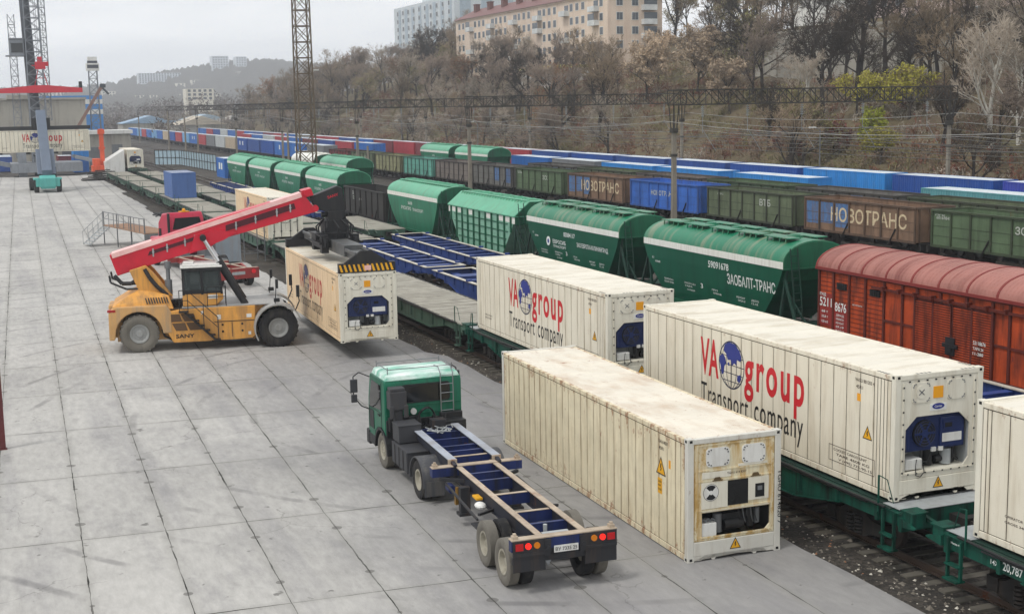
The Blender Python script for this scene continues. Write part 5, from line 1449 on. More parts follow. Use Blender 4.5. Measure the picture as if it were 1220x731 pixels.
for s in (-1, 1):
    b = MB()
    pts = [(.0 + r_ * math.cos(R(a)), .50 + r_ * math.sin(R(a))) for r_, rg_ in ((.66, range(-5, 186, 10)), (.62, range(185, -6, -10))) for a in rg_]
    b.prism(pts, 'x', s * .56, s * 1.18); b.box(s * .6, s * 1.16, -.70, -.67, .22, .62)
    b.build('rear_mudguard', paint('dusty_mudguard', hx('3f4044'), .6, var=.2, dirt=hx('77736b'), damt=.6), tr, smooth=True)
    road_wheel(tr, s * 1.02, 0, .52, .26, M_rim, M_tyre, s); road_wheel(tr, s * .70, 0, .52, .26, M_rim, M_tyre, s)
    road_wheel(tr, s * 1.02, 3.45, .52, .28, M_rim, M_tyre_dusty, s, dish=.12)
b = MB(); b.cyl((-1.0, 0, .52), (1.0, 0, .52), .1, n=10); b.cyl((-.9, 3.45, .5), (.9, 3.45, .5), .07, n=8); b.build('axle', M_black, tr)

# ---------------------------------------------------------------- skeletal semi-trailer
M_tblue = paint('trailer_blue', hx('17285e'), .5, var=.2, dirt=hx('15161a'), damt=.95, dscale=1.6, rust=RUST, ramt=.12)
M_ttop = paint('worn_trailer_top', hx('ae9f8c'), .6, var=.18, vscale=1.5, dirt=hx('6d5440'), damt=.6, streak=0, rust=hx('8a5a3c'), ramt=.3)
M_tblk = paint('trailer_black', hx('26272b'), .65, var=.2, dirt=hx('4a3a2e'), damt=.6)
tl = thing('semi_trailer', 'empty blue skeletal container trailer behind the green lorry, rear lamps lit', 'trailer', (11.38, 27.12, 0), -0.047)
b = MB(); tp = MB(); rl = MB(); gt_ = MB()
for s in (-1, 1):
    x = s * .50
    rl.box(x - .012, x + .012, -1.30, 5.1, .86, 1.22); rl.box(x - .06, x + .06, -1.3, 5.1, .85, .87); tp.box(x - .075, x + .075, -1.28, 5.06, 1.222, 1.245)
    x = s * .60
    rl.prism([(4.7, .95), (5.4, 1.05), (8.75, 1.16), (8.75, 1.36), (5.0, 1.36), (4.7, 1.30)], 'x', x - .05, x + .05); gt_.box(x - .11, x + .11, 4.98, 8.78, 1.362, 1.385); tp.box(x - .12, x + .12, 4.94, 4.98, 1.18, 1.385)
tp.box(-1.22, 1.22, 4.70, 4.93, 1.246, 1.27); b.box(-1.22, 1.22, 4.70, 4.93, 1.02, 1.244); b.build('bolster', M_tblue, tl); b = MB()
tp.box(-1.22, 1.22, -1.52, -1.30, 1.246, 1.27); b.box(-1.22, 1.22, -1.50, -1.32, 1.0, 1.244); b.build('bolster', M_tblue, tl)
for y in (4.1, 3.4, 2.1, .6, -.35): b = MB(); b.box(-.49, .49, y - .04, y + .04, .92, 1.19); (tp if y in (2.1, .6) else b).box(-.42, .42, y - .05, y + .05, 1.192, 1.205); b.build('cross_member', M_tblue, tl)
for y in (5.4, 5.95, 6.5, 7.3, 8.1, 8.6): b = MB(); b.box(-.55, .55, y - .04, y + .04, 1.12, 1.32); (tp if y == 5.4 else b).box(-.48, .48, y - .05, y + .05, 1.322, 1.333); b.build('cross_member', M_tblue, tl)
for sx in (-1, 1):
    for yy in (4.82, -1.41): tp.box(sx * 1.06, sx * 1.18, yy - .07, yy + .07, 1.27, 1.34); tp.box(sx * 1.09, sx * 1.15, yy - .04, yy + .04, 1.34, 1.39)
tp.build('frame_top', M_ttop, tl); rl.build('side_rail', paint('rail_side_black', hx('1b1e2b'), .6, var=.2, dirt=hx('3a3028'), damt=.6, rust=RUST, ramt=.12), tl); gt_.build('neck_top', paint('worn_neck_top', hx('9aa0aa'), .5, var=.15, dirt=hx('7a6a5a'), damt=.6, streak=0), tl)
b = MB()
for s in (-1, 1):
    b.bar((s * .5, 4.2, 1.0), (s * 1.05, 4.6, 1.0), .08); b.bar((s * .5, 1.9, .9), (s * 1.0, 1.5, .95), .06)
    b.box(s * .55, s * .8, 3.6, 3.8, .35, 1.0); b.box(s * .5, s * .85, 3.55, 3.85, .28, .35)
    b.bar((s * .95, 4.4, .92), (s * 1.0, 1.6, .80), .05); b.box(s * .62, s * 1.12, 1.25, 1.75, .66, .70); b.box(s * .62, s * 1.12, 1.2, 1.24, .5, .82)
    for yy in (-.67, .68): b.box(s * .40, s * .60, yy - .5, yy + .5, .62, .70); b.box(s * .42, s * .58, yy - .1, yy + .1, .5, .86)
for yy in (-.67, .68): b.cyl((-1.0, yy, .52), (1.0, yy, .52), .09, n=10)
b.build('running_gear', M_tblk, tl)
b = MB(); b.cyl((-.30, -.85, 1.02), (.32, -.85, 1.02), .13, n=16); b.cyl((-.1, -.55, 1.05), (-.1, -.55, 1.22), .05, n=8); b.cyl((-.35, .25, .8), (.35, .25, .8), .15, n=14); b.build('air_tank', M_lgrey, tl, smooth=True)
b = MB(); b.cyl((.12, 1.45, .72), (.12, 1.45, .86), .38, n=24); b.build('spare_wheel', M_tyre_dusty, tl)
b = MB(); b.cyl((-.85, 4.15, .82), (-.85, 4.45, .82), .11, n=12); b.build('brake_chamber', M_tblue, tl)
b = MB(); b.box(-.72, -.56, 2.55, 2.9, .97, 1.02); b.build('yellow_chock', M_yellow, tl)
b = MB(); b.ball((-.72, 2.25, .93), .14, 6, 0, (1, 1.4, .6)); b.build('pale_bundle', M_white, tl)
b = MB(); b.box(-.84, -.72, 3.92, 4.05, .48, .72); b.cyl((-.78, 3.98, .72), (-.78, 3.98, .92), .05, n=8); b.build('brass_valve', paint('brass', hx('8a6a30'), .5, .5), tl)
for s in (-1, 1):
    for yy in (-.67, .68):
        road_wheel(tl, s * 1.04, yy, .525, .27, M_rim, M_tyre_dusty, s); road_wheel(tl, s * .71, yy, .525, .27, M_rim, M_tyre, s)
    b = MB(); b.box(s * .44, s * 1.20, -1.545, -1.515, .96, 1.24); pn = b.build('lamp_panel', M_tblk, tl)
    def lampm(nm, c, e):
        mm = paint(nm, hx(c), .3)
        bb = mm.node_tree.nodes['Principled BSDF']; bb.inputs['Emission Color'].default_value = hx(c); bb.inputs['Emission Strength'].default_value = e
        return mm
    for x, mm in ((1.06, lampm('red_reflector', 'b3141a', .0)), (.86, lampm('lit_brake_lamp', 'ff2a20', .7)), (.66, lampm('lit_turn_lamp', 'd07a14', .0))):
        q = MB(); q.cyl((s * x, -1.545, 1.12), (s * x, -1.575, 1.12), .068, n=18) if x < 1 else q.box(s * x - .085, s * x + .085, -1.57, -1.545, 1.04, 1.19); q.build('rear_lamp', mm, pn)
    b = MB(); b.box(s * .46, s * 1.20, -1.53, -1.51, .55, .95); b.box(s * .46, s * 1.20, -1.56, -1.50, .90, .97); b.build('mudflap', M_tblk, tl)
    b = MB(); b.box(s * .34, s * .48, -1.56, -1.50, .86, 1.22); b.cyl((s * .41, -1.57, 1.04), (s * .41, -1.6, 1.04), .05, n=10); b.build('twist_lock', M_tblk, tl)
b = MB(); b.box(-1.2, 1.2, -1.50, -1.42, .72, .86); b.box(-.44, .44, -1.46, -1.44, .86, 1.2); b.build('underrun_bar', M_tblk, tl)
b = MB(); b.box(-.26, .30, -1.535, -1.52, .90, 1.05, 0); letters(b, 'ВУ 7335 25', (-.23, -1.536, .935), (1, 0, 0), (0, 0, 1), .50, .08, mi=1); b.build('number_plate', [M_white, M_black_text], tl)
b = MB(); warning_triangle(b, (-.41, -1.562, .76), (1, 0, 0), (0, 0, -1), .14, 0, 1); b.build('reflector_triangle', [M_white, M_grey], tl)
b = MB(); rq = random.Random(6)
for k in range(7): b.tube([(rq.uniform(-.45, .45), rq.uniform(7.7, 8.6), rq.uniform(1.36, 1.45)) for _ in range(4)], .014, 5)
b.build('rope_coil', M_lgrey, tl)
b = MB(); b.box(-.15, .25, 8.45, 8.8, 1.36, 1.6); b.build('coupling_box', M_tblk, tl)

# ---------------------------------------------------------------- yellow reach stacker with red arm (local X forward, near side -Y)
M_sy = paint('machine_yellow', hx('d69a48'), .55, var=.12, dirt=hx('86694a'), damt=.8, dthr=.44, dscale=1.0, rust=hx('6a4a30'), ramt=.04)
M_sy_dust = paint('dusty_machine_yellow', hx('bf9560'), .65, var=.12, dirt=hx('8d8476'), damt=.85, dscale=.9)
M_sgrey = paint('machine_grey', hx('9a9a97'), .5, var=.1, dirt=hx('6a665c'), damt=.5)
M_sred = paint('boom_red', hx('c4122e'), .35, var=.07, dirt=hx('7d0f20'), damt=.4, dscale=1.0, streak=0, spec=.5)
M_sredtop = paint('boom_top_sky_sheen', hx('e6b9b4'), .4, var=.1, dirt=hx('c25a60'), damt=.4, streak=0)  # pale tone paints the sky's reflection on the arm top
M_mesh = paint('brown_grille', hx('5d4630'), .7, var=.2)
M_chrome = paint('chrome_rod', hx('c8c8c8'), .15, .9)
RZ = R(-8.0)
st = thing('reach_stacker', 'yellow reach stacker with long red arm lifting a cream refrigerated container', 'reach stacker', (12.35, 60.33, 0), RZ)
b = MB(); b.box(-6.9, .6, -.95, .95, .45, 1.30); b.box(-4.6, -.6, -1.15, 1.15, .38, 1.7); b.build('chassis', M_sy_dust, st)
b = MB()
for s in (-1, 1):
    pts = [(-4.52, .36), (-1.0, .34), (-.95, 1.84), (-3.3, 1.84), (-5.22, 1.72)]
    b.prism(pts, 'x', 0, 1) if False else None
    y0, y1 = s * 1.12, s * 1.50
    b.prism(pts, 'y', min(y0, y1), max(y0, y1))
b.build('side_cover', M_sy, st, bevel=.03)
b = MB(); b.box(-2.75, -1.0, -1.515, -1.49, 1.18, 1.21); b.box(-2.0, -1.98, -1.515, -1.49, .5, 1.15)
for x in (-2.4, -2.4, -1.55): b.cyl((x, -1.5, .75), (x, -1.52, .75), .05, n=8); b.cyl((x, -1.5, 1.05), (x, -1.52, 1.05), .05, n=8)
b.build('panel_seam', M_black, st)
b = MB()
for x0, z0 in ((-4.62, 1.28), (-4.02, 1.28), (-4.40, .88), (-3.80, .88)):
    b.prism([(x0, z0), (x0 + .5, z0), (x0 + .40, z0 + .34), (x0 - .16, z0 + .34)], 'y', -1.515, -1.49)
b.build('mesh_grille', M_mesh, st)
b = MB()
for x0, z0, w_, h_ in ((-2.62, 1.30, .16, .2), (-1.35, 1.32, .22, .16), (-1.3, .55, .12, .14), (-3.3, 1.56, .1, .14)): b.box(x0, x0 + w_, -1.506, -1.49, z0, z0 + h_)
b.build('warning_label', M_white, st)
b = MB()
b.tube([(-2.9, -1.52, .36), (-2.0, -1.53, .34), (-1.1, -1.52, .38), (-.9, -1.4, .6)], .03, 6); b.tube([(-4.5, -1.1, .40), (-4.9, -1.1, .62), (-5.0, -1.0, .9)], .05, 6)
b.build('lower_hose', M_black, st)
b = MB(); letters(b, 'SANY', (-4.42, -1.503, .56), (1, 0, 0), (0, 0, 1), .80, .17, bold=.03); b.build('maker_lettering', M_black, st)
# rear body with wheel arches and sloping hood
b = MB()
arch = [(-5.95 + 1.0 * math.cos(R(a)), .80 + 1.0 * math.sin(R(a))) for a in range(0, 181, 15)]
poly = [(-4.55, .80), (-4.55, 1.72), (-4.75, 2.05), (-6.95, 2.05), (-7.20, 1.80), (-7.22, .60), (-6.98, .60)] + arch[::-1]
for s in (-1, 1):
    y0, y1 = s * .75, s * 1.52; b.prism(poly, 'y', min(y0, y1), max(y0, y1))
b.box(-7.22, -6.6, -.75, .75, .60, 2.05)
b.build('rear_fender', M_sy_dust, st, bevel=.05)
b = MB()
b.rings([[(-7.05, -1.42, 2.04), (-4.45, -1.42, 1.84), (-4.45, 1.42, 1.84), (-7.05, 1.42, 2.04)], [(-6.35, -1.12, 2.48), (-4.62, -1.20, 2.40), (-4.62, 1.20, 2.40), (-6.35, 1.12, 2.48)], [(-5.85, -.85, 2.72), (-4.85, -1.05, 2.50), (-4.85, 1.05, 2.50), (-5.85, .85, 2.72)]])
b.build('counterweight_hood', M_sy, st, bevel=.04)
b = MB()
for k in range(9): b.bar((-5.55 + k * .11, -1.40 + .0, 2.12), (-5.62 + k * .11, -1.235, 2.36), .045, .02)
b.build('louvre', M_black, st)
b = MB(); b.box(-7.24, -6.9, -1.53, -1.3, 1.84, 1.94); b.build('tail_lamp', paint('tail_lamp_red', hx('9a1c1c'), .3), st)
b = MB()
for s in (-1, 1):
    b.prism([(-6.25, 3.55), (-5.55, 3.75), (-5.25, 3.45), (-4.45, 2.35), (-5.75, 2.30)], 'y', min(s * .70, s * .92), max(s * .70, s * .92))
b.build('boom_tower', M_sy, st, bevel=.03)
b = MB(); b.tube([(-5.6, -.95, 3.6), (-5.4, -1.0, 3.2), (-5.1, -1.0, 2.8), (-4.7, -.95, 2.4)], .09, 8); b.tube([(-5.5, -.8, 3.5), (-5.2, -.85, 3.0), (-4.8, -.8, 2.3)], .07, 8); b.tube([(-6.9, -.4, 3.3), (-6.6, -.5, 2.95), (-6.2, -.6, 2.95), (-5.8, -.6, 3.2)], .09, 8)
for i in range(6): b.tube([(-4.6 + .12 * i, -1.0 + .1 * (i % 3), 1.9), (-4.5 + .1 * i, -1.1 + .1 * (i % 2), 2.2), (-4.3 + .08 * i, -1.0, 1.95)], .05, 6)
b.box(-4.5, -4.05, -.9, -.2, 1.8, 2.15)
b.build('hydraulic_hose', M_black, st)
b = MB(); b.tube([(-7.1, -.75, 3.35), (-7.06, -.8, 3.05), (-6.4, -.85, 2.74), (-5.9, -.85, 2.74), (-5.6, -.85, 2.75)], .045, 8); b.tube([(-7.1, .75, 3.35), (-7.06, .8, 3.05), (-6.4, .85, 2.74), (-5.6, .85, 2.75)], .045, 8); b.build('guard_rail', M_black, st)
b = MB(); b.cyl((-4.62, -.62, 2.35), (-4.62, -.62, 3.05), .16, n=14); b.cyl((-4.62, -.62, 3.05), (-4.62, -.62, 3.7), .09, n=12); b.cyl((-4.62, -.62, 3.55), (-4.62, -.62, 3.85), .14, n=14); b.build('exhaust_stack', M_grey, st, smooth=True)
# deck, stairs, handrails
b = MB(); b.box(-4.1, .2, -1.46, 1.46, 1.845, 1.885); b.box(-.95, .35, -1.2, 1.2, 1.30, 1.84); b.box(.35, .75, -.9, .9, .7, 1.5); b.build('front_deck', M_sgrey, st)
b = MB(); b.box(-.96, .15, -1.21, -1.19, 1.30, 1.83); b.build('deck_side', M_sy, st)
b = MB()
for dy in (-1.85, -1.50): b.bar((-4.0, dy, 1.72), (-2.72, dy, .42), .16, .05)
for k in range(6): x = -3.85 + k * .22; b.box(x, x + .24, -1.85, -1.5, 1.52 - k * .22, 1.56 - k * .22)
b.box(-4.25, -3.85, -1.9, -1.46, 1.72, 1.76)
b.build('stairs', M_black, st)
b = MB()
def rail_poly(pts, posts, zlow):
    b.tube(pts, .022, 6)
    for x, y, z in posts: b.bar((x, y, zlow(x)), (x, y, z), .035)
rail_poly([(-4.2, -1.9, 2.7), (-3.85, -1.9, 2.7), (-2.6, -1.9, 1.45), (-2.6, -1.9, .5)], [(-4.2, -1.9, 2.7), (-3.85, -1.9, 2.7), (-3.2, -1.9, 2.05)], lambda x: 1.7 if x < -3.8 else 1.0)
b.tube([(-4.2, -1.9, 2.25), (-3.85, -1.9, 2.25), (-2.6, -1.9, 1.0)], .018, 6)
rail_poly([(-3.0, -1.45, 2.75), (-2.2, -1.45, 2.75), (-2.2, -.2, 2.75)], [(-3.0, -1.45, 2.75), (-2.6, -1.45, 2.75), (-2.2, -1.45, 2.75), (-2.2, -.8, 2.75)], lambda x: 1.88)
b.tube([(-3.0, -1.45, 2.3), (-2.2, -1.45, 2.3), (-2.2, -.2, 2.3)], .018, 6)
b.build('handrail', M_black, st)
# cab
cb = MB()
cb.prism([(-4.05, 1.90), (-2.62, 1.90), (-2.30, 2.15), (-2.30, 2.45), (-4.05, 2.45)], 'y', -1.30, .25)
cabb = cb.build('cab', M_sy, st, bevel=.05)
b = MB()
for x, y in ((-4.0, -1.27), (-3.2, -1.27), (-2.36, -1.27), (-4.0, .2), (-2.36, .2)): b.bar((x, y, 2.4), (x + (.0 if x < -2.5 else -.08), y, 3.58), .10, .08)
b.box(-4.05, -2.32, -1.31, -1.24, 2.45, 2.55); b.box(-4.05, -2.32, -1.31, -1.24, 3.44, 3.58); b.box(-4.05, -3.97, -1.3, .24, 2.45, 2.7); b.box(-3.95, -3.25, -1.315, -1.295, 2.55, 2.62)
b.build('cab_frame', M_black, cabb)
b = MB(); b.box(-3.95, -2.42, -1.25, .18, 2.46, 3.5); 
mg = bpy.data.materials.new('cab_glass'); mg.use_nodes = True
bb = mg.node_tree.nodes['Principled BSDF']; bb.inputs['Base Color'].default_value = (.10, .12, .12, 1); bb.inputs['Roughness'].default_value = .05; bb.inputs['Transmission Weight'].default_value = .55; bb.inputs['IOR'].default_value = 1.05; bb.inputs['Specular IOR Level'].default_value = .8
b.build('cab_glass', mg, cabb)
b = MB(); b.box(-4.10, -2.30, -1.36, .30, 3.58, 3.66); b.box(-4.0, -2.4, -1.25, .2, 3.66, 3.74); b.box(-3.95, -3.5, -1.0, -.3, 3.74, 3.82); b.build('cab_roof', M_white, cabb, bevel=.03)
b = MB(); b.box(-3.75, -3.3, -.85, -.25, 2.46, 2.8); b.box(-3.85, -3.68, -.85, -.25, 2.7, 3.3); b.build('seat', M_dark, cabb)
b = MB(); b.box(-2.95, -2.55, -1.312, -1.306, 2.2, 2.38); b.build('notice', M_white, cabb)
# front axle, fenders, wheels
b = MB(); b.box(-.35, .35, -1.3, 1.3, .45, 1.15); b.build('front_axle', M_black, st)
for s in (-1, 1):
    b = MB()
    pts = [(r_ * math.cos(R(a)), .86 + r_ * math.sin(R(a))) for r_, rg_ in ((1.06, range(20, 211, 10)), (1.00, range(210, 19, -10))) for a in rg_]
    b.prism(pts, 'y', min(s * 1.20, s * 2.12), max(s * 1.20, s * 2.12))
    b.build('front_fender', M_sgrey, st, smooth=True)
    b = MB(); b.tube([(.75, s * 1.95, 1.55), (.95, s * 2.0, 2.0), (.9, s * 2.0, 2.35)], .03, 6); b.box(.83, .97, s * 1.9, s * 2.12, 2.2, 2.7); b.tube([(-.1, s * 1.9, 1.9), (-.05, s * 1.9, 2.5), (.0, s * 1.9, 2.9)], .02, 6); b.box(-.15, .1, s * 1.8, s * 2.0, 2.0, 2.16); b.box(-.06, .06, s * 1.82, s * 1.98, 2.6, 3.0)
    b.build('mirror_post', M_black, st)
def wheel_y(parent, x, y, r, w, rimm, tyrem, out, tread):
    """wheel whose axle runs along local Y: build along X, then turn the points"""
    before = set(parent.children)
    t = road_wheel(parent, 0, 0, r, w, rimm, tyrem, out, rz=0, tread=tread, rimf=.50, dish=.10)
    for o in [t] + list(t.children):
        for v in o.data.vertices: v.co = Vector((x - v.co.y, y + v.co.x, r + v.co.z))
    return t
for s in (-1, 1):
    wheel_y(st, 0, s * 1.78, .85, .50, M_rim_grey, M_tyre, s, 22); wheel_y(st, 0, s * 1.22, .85, .50, M_rim_grey, M_tyre, s, 22)
    wheel_y(st, -5.95, s * 1.22, .82, .50, M_rim_grey, M_tyre_dusty, s, 22)
# red arm
b = MB()
BY = .52
outer = [(-6.77, 3.30), (-3.6, 4.20), (-2.9, 4.30), (-2.2, 4.74), (2.03, 5.80), (1.42, 6.66), (-2.34, 5.66), (-7.06, 4.22)]
b.prism(outer, 'y', -BY, BY)
arm = b.build('red_arm', M_sred, st, bevel=.03)
def on_arm(t, u): # t along the arm 0..1, u across 0 bottom..1 top
    bx = -6.77 + (2.03 + 6.77) * t; bz = 3.30 + (5.80 - 3.30) * t
    tx = -7.06 + (1.42 + 7.06) * t; tz = 4.22 + (6.66 - 4.22) * t
    return (bx + (tx - bx) * u, bz + (tz - bz) * u)
b = MB()
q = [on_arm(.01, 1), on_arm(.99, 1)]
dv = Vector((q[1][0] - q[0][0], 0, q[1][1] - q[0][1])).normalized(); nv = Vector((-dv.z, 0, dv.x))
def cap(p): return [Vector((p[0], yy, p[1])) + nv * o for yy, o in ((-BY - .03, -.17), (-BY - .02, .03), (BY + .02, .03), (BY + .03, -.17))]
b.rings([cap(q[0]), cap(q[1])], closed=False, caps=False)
b.build('arm_top_plate', M_sredtop, arm)  # lip shows the painted reflection as a pale strip
b = MB()
for s in (-1, 1):
    for t0, t1, u0, u1 in ((.17, .43, .46, .62), (.56, .92, .42, .68)):
        b.prism([on_arm(t0, u0), on_arm(t1, u0), on_arm(t1 + .01, u1), on_arm(t0 + .015, u1)], 'y', min(s * BY, s * (BY + .03)), max(s * BY, s * (BY + .03)))
b.build('cable_tray', paint('tray_dark', hx('4a1420'), .6, var=.2), arm)
b = MB()
for t in (.2, .27, .36, .41, .62, .72, .83, .9): p_ = on_arm(t, .54); b.cyl((p_[0], -BY - .03, p_[1]), (p_[0], -BY - .08, p_[1]), .05, n=8); b.box(p_[0] - .03, p_[0] + .03, -BY - .06, -BY - .03, p_[1] - .2, p_[1] + .16)
b.build('tray_clip', M_lgrey, arm)
b = MB()
for s in (-1, 1): 
    b.prism([(-3.65, 4.15), (-2.15, 4.70), (-1.6, 5.0), (-2.6, 5.2), (-3.4, 4.95)], 'y', min(s * BY, s * (BY + .12)), max(s * BY, s * (BY + .12)))
    b.cyl((-3.05, s * .64, 4.86), (-3.05, s * 1.12, 4.86), .14, n=14, mi=1)
b.build('cylinder_bracket', [M_sred, M_black], arm)
for s in (-1, 1):
    b = MB(); p0, p1 = Vector((-1.04, s * .95, 1.30)), Vector((-3.05, s * .95, 4.86)); pm = p0 + (p1 - p0) * .68
    b.cyl(p0, pm, .155, n=18); b.cyl(pm, pm + (p1 - p0) * .02, .175, n=18); b.cyl(p0 - Vector((0, s * .2, 0)), p0 + Vector((0, s * .2, 0)), .2, n=12); lc = b.build('lift_cylinder', M_black, st, smooth=True)
    b = MB(); b.cyl(pm, p1, .095, n=16); b.build('piston_rod', M_chrome, lc, smooth=True)
# inner arm with red collar and black head
b = MB()
b.prism([(1.30, 5.70), (2.00, 5.84), (1.46, 6.62), (.9, 6.5)], 'y', -.46, .46, 0)
b.prism([(1.55, 6.45), (1.9, 6.55), (1.8, 6.85), (1.35, 6.75)], 'y', -.56, .56, 0)
b.cyl((1.62, -.62, 6.66), (1.62, .62, 6.66), .15, n=14, mi=0); b.cyl((1.95, -.62, 5.95), (1.95, .62, 5.95), .15, n=14, mi=0)
b.build('arm_collar', M_sred, arm)
b = MB(); b.prism([(1.75, 6.45), (2.98, 6.92), (3.22, 6.80), (3.34, 5.45), (2.72, 5.20), (2.45, 5.75), (1.95, 5.95)], 'y', -.40, .40)
hd = b.build('arm_head', M_black, st, bevel=.03)
b = MB(); letters(b, 'SANY', (2.55, -.405, 6.35), (1, 0, .28), (-.28, 0, 1), .5, .12); b.build('head_lettering', M_sred, hd)
# spreader: built in the frame of the container, then carried into the machine's frame
M_hz = bpy.data.materials.new('x'); bpy.data.materials.remove(M_hz)
def to_machine(o):
    Mw = Matrix.Translation(rH.location) @ Matrix.Rotation(HYAW, 4, 'Z')
    Mi = (Matrix.Translation((12.35, 60.33, 0)) @ Matrix.Rotation(RZ, 4, 'Z')).inverted()
    M = Mi @ Mw
    for v in o.data.vertices: v.co = M @ v.co
    return o
ZT = CH
b = MB()
b.box(-.42, .42, 2.4, CL - 2.4, ZT + .42, ZT + .92); b.box(-.30, .30, .35, CL - .35, ZT + .40, ZT + .72)
for s in (-1, 1): b.box(s * .32, s * .40, .5, CL - .5, ZT + .66, ZT + .80)
sp = to_machine(b.build('spreader', paint('spreader_grey', hx('4d4f50'), .45, var=.15, dirt=hx('8a8578'), damt=.5, streak=0), st, bevel=.02))
b = MB()
for y0, y1 in ((.03, .34), (CL - .34, CL - .03)):
    b.box(-1.19, 1.19, y0, y1, ZT + .02, ZT + .40)
    b.prism([(-.95, ZT + .40), (.95, ZT + .40), (.22, ZT + .90), (-.22, ZT + .90)], 'y', y0 + .06, y0 + .12)
    b.prism([(-.95, ZT + .40), (.95, ZT + .40), (.22, ZT + .90), (-.22, ZT + .90)], 'y', y1 - .12, y1 - .06)
    for s in (-1, 1): b.box(s * 1.05, s * 1.19, y0, y1, ZT - .12 + .125, ZT + .1)
eb = to_machine(b.build('end_beam', M_black, sp)); 
b = MB()
for y0 in (.026,):
    for k in range(12):
        x0 = -1.12 + k * .195
        b.add([(x0, y0, ZT + .06), (x0 + .10, y0, ZT + .06), (x0 + .0, y0, ZT + .36), (x0 - .10 + .02, y0, ZT + .36)], [(0, 1, 2, 3)])
to_machine(b.build('hazard_stripes', M_yellow, sp))
b = MB(); b.box(-.12, .16, .018, .027, ZT + .10, ZT + .30); to_machine(b.build('notice', M_sredtop, sp))
b = MB()
yc = 6.05
b.cyl((0, yc, ZT + .9), (0, yc, ZT + 1.25), .62, n=22); b.box(-.85, .85, yc - .75, yc + .75, ZT + .55, ZT + .95); b.box(-.55, .55, yc - .45, yc + .45, ZT + 1.2, ZT + 1.75)
for i in range(10): 
    a = i * .63; b.tube([(.5 * math.cos(a), yc + .5 * math.sin(a), ZT + 1.8), (.85 * math.cos(a + .3), yc + .85 * math.sin(a + .3), ZT + 1.45), (.75 * math.cos(a + .2), yc + .75 * math.sin(a + .2), ZT + .9)], .035, 6)
for dx, dy in ((-.7, -.9), (.7, -.9), (-.7, .9), (.7, .9)): b.box(dx - .16, dx + .16, yc + dy - .2, yc + dy + .2, ZT + .35, ZT + 1.15); b.cyl((dx, yc + dy * 1.3, ZT + .6), (dx, yc + dy * 1.3, ZT + 1.05), .1, n=8)
for dx in (-.95, .95): b.bar((dx, yc - 1.3, ZT + .8), (dx, yc + 1.3, ZT + .8), .10); b.bar((dx, yc - 1.3, ZT + 1.15), (dx, yc + 1.3, ZT + 1.15), .05)
b.bar((-.95, yc - .9, ZT + 1.22), (.95, yc - .9, ZT + 1.22), .05); b.box(-1.0, -.6, yc - .5, yc + .2, ZT + .9, ZT + 1.2)
to_machine(b.build('rotator', M_black, st))
b = MB(); b.box(-.34, .34, yc - .38, yc + .38, ZT + 1.7, ZT + 2.15); b.cyl((-.6, yc, ZT + 2.0), (.6, yc, ZT + 2.0), .12, n=10); to_machine(b.build('head_pin', M_black, st))

# ---------------------------------------------------------------- red lorry and trailer parked behind the stacker
M_rl = paint('lorry_crimson', hx('b01a3c'), .35, var=.08, dirt=hx('6d1426'), damt=.4)
M_rl_d = paint('trailer_oxide', hx('8e3230'), .6, var=.15, dirt=hx('3a211c'), damt=.6)
rt = thing('red_lorry', 'crimson bonneted lorry with high curved roof, half hidden behind the red crane arm', 'lorry', (12.7, 92.0, 0), R(15))
b = MB()
b.prism([(-1.2, .9), (-1.2, 3.3), (-.9, 3.72), (.2, 3.62), (.9, 3.0), (1.0, 2.2), (1.1, .9)], 'x', -1.2, 1.2); b.box(-1.0, 1.0, 1.0, 3.0, .8, 1.9); c_ = b.build('cab', M_rl, rt, bevel=.12, smooth=True)
b = MB(); b.prism([(-1.05, 2.62), (1.05, 2.62), (.85, 3.36), (-.85, 3.36)], 'y', -1.23, -1.17); b.box(-1.22, 1.22, .35, .75, 2.1, 2.6); b.build('rear_opening', M_dark, rt)
b = MB(); b.box(-.3, .3, -.9, -.5, 3.70, 3.76); b.ball((0, -.7, 3.82), .12, 6); b.build('beacon', M_orange, rt)
b = MB(); b.cyl((-1.35, -1.3, .8), (-1.35, -1.3, 3.7), .09, n=10); b.build('exhaust_stack', M_black, rt)
b = MB(); b.box(-1.0, 1.0, -5.0, 1.0, .55, .85); b.box(-1.15, -.5, -2.6, -1.4, .5, 1.3); b.box(.5, 1.15, -2.6, -1.4, .5, 1.3); b.build('chassis', M_grey, rt)
for s in (-1, 1):
    for yy in (-3.2, -4.4, 2.0): road_wheel(rt, s * 1.0, yy, .52, .3, M_rim, M_tyre, s)
rtl = thing('red_trailer', 'dark red skeletal trailer standing behind the stacker cab, one round lamp on its end', 'trailer', (14.15, 78.9, 0), R(13))
b = MB(); tp = MB()
for s in (-1, 1): b.box(s * .45, s * .55, 0, 8.6, .8, 1.15); tp.box(s * .42, s * .58, 0, 8.6, 1.152, 1.17); b.bar((s * .5, .1, 1.1), (s * 1.2, 2.5, 1.12), .12)
for y in (.1, 2.5, 4.5, 8.4): b.box(-1.2, 1.2, y - .1, y + .1, .85, 1.15); tp.box(-1.2, 1.2, y - .1, y + .1, 1.153, 1.17)
b.box(-1.2, 1.2, -.12, -.02, .55, 1.16); b.build('frame', M_rl_d, rtl); tp.build('frame_top', M_ttop, rtl)
b = MB(); b.cyl((.85, -.13, .95), (.85, -.17, .95), .13, n=14); b.build('rear_lamp', paint('lamp_red_glow', hx('e0303a'), .3), rtl)
b = MB(); b.box(-.5, .3, -.14, -.12, .8, .98); b.build('light_panel', M_lgrey, rtl)
for s in (-1, 1):
    for yy in (1.0, 2.3): road_wheel(rtl, s * .95, yy, .5, .42, M_rim, M_tyre, s)

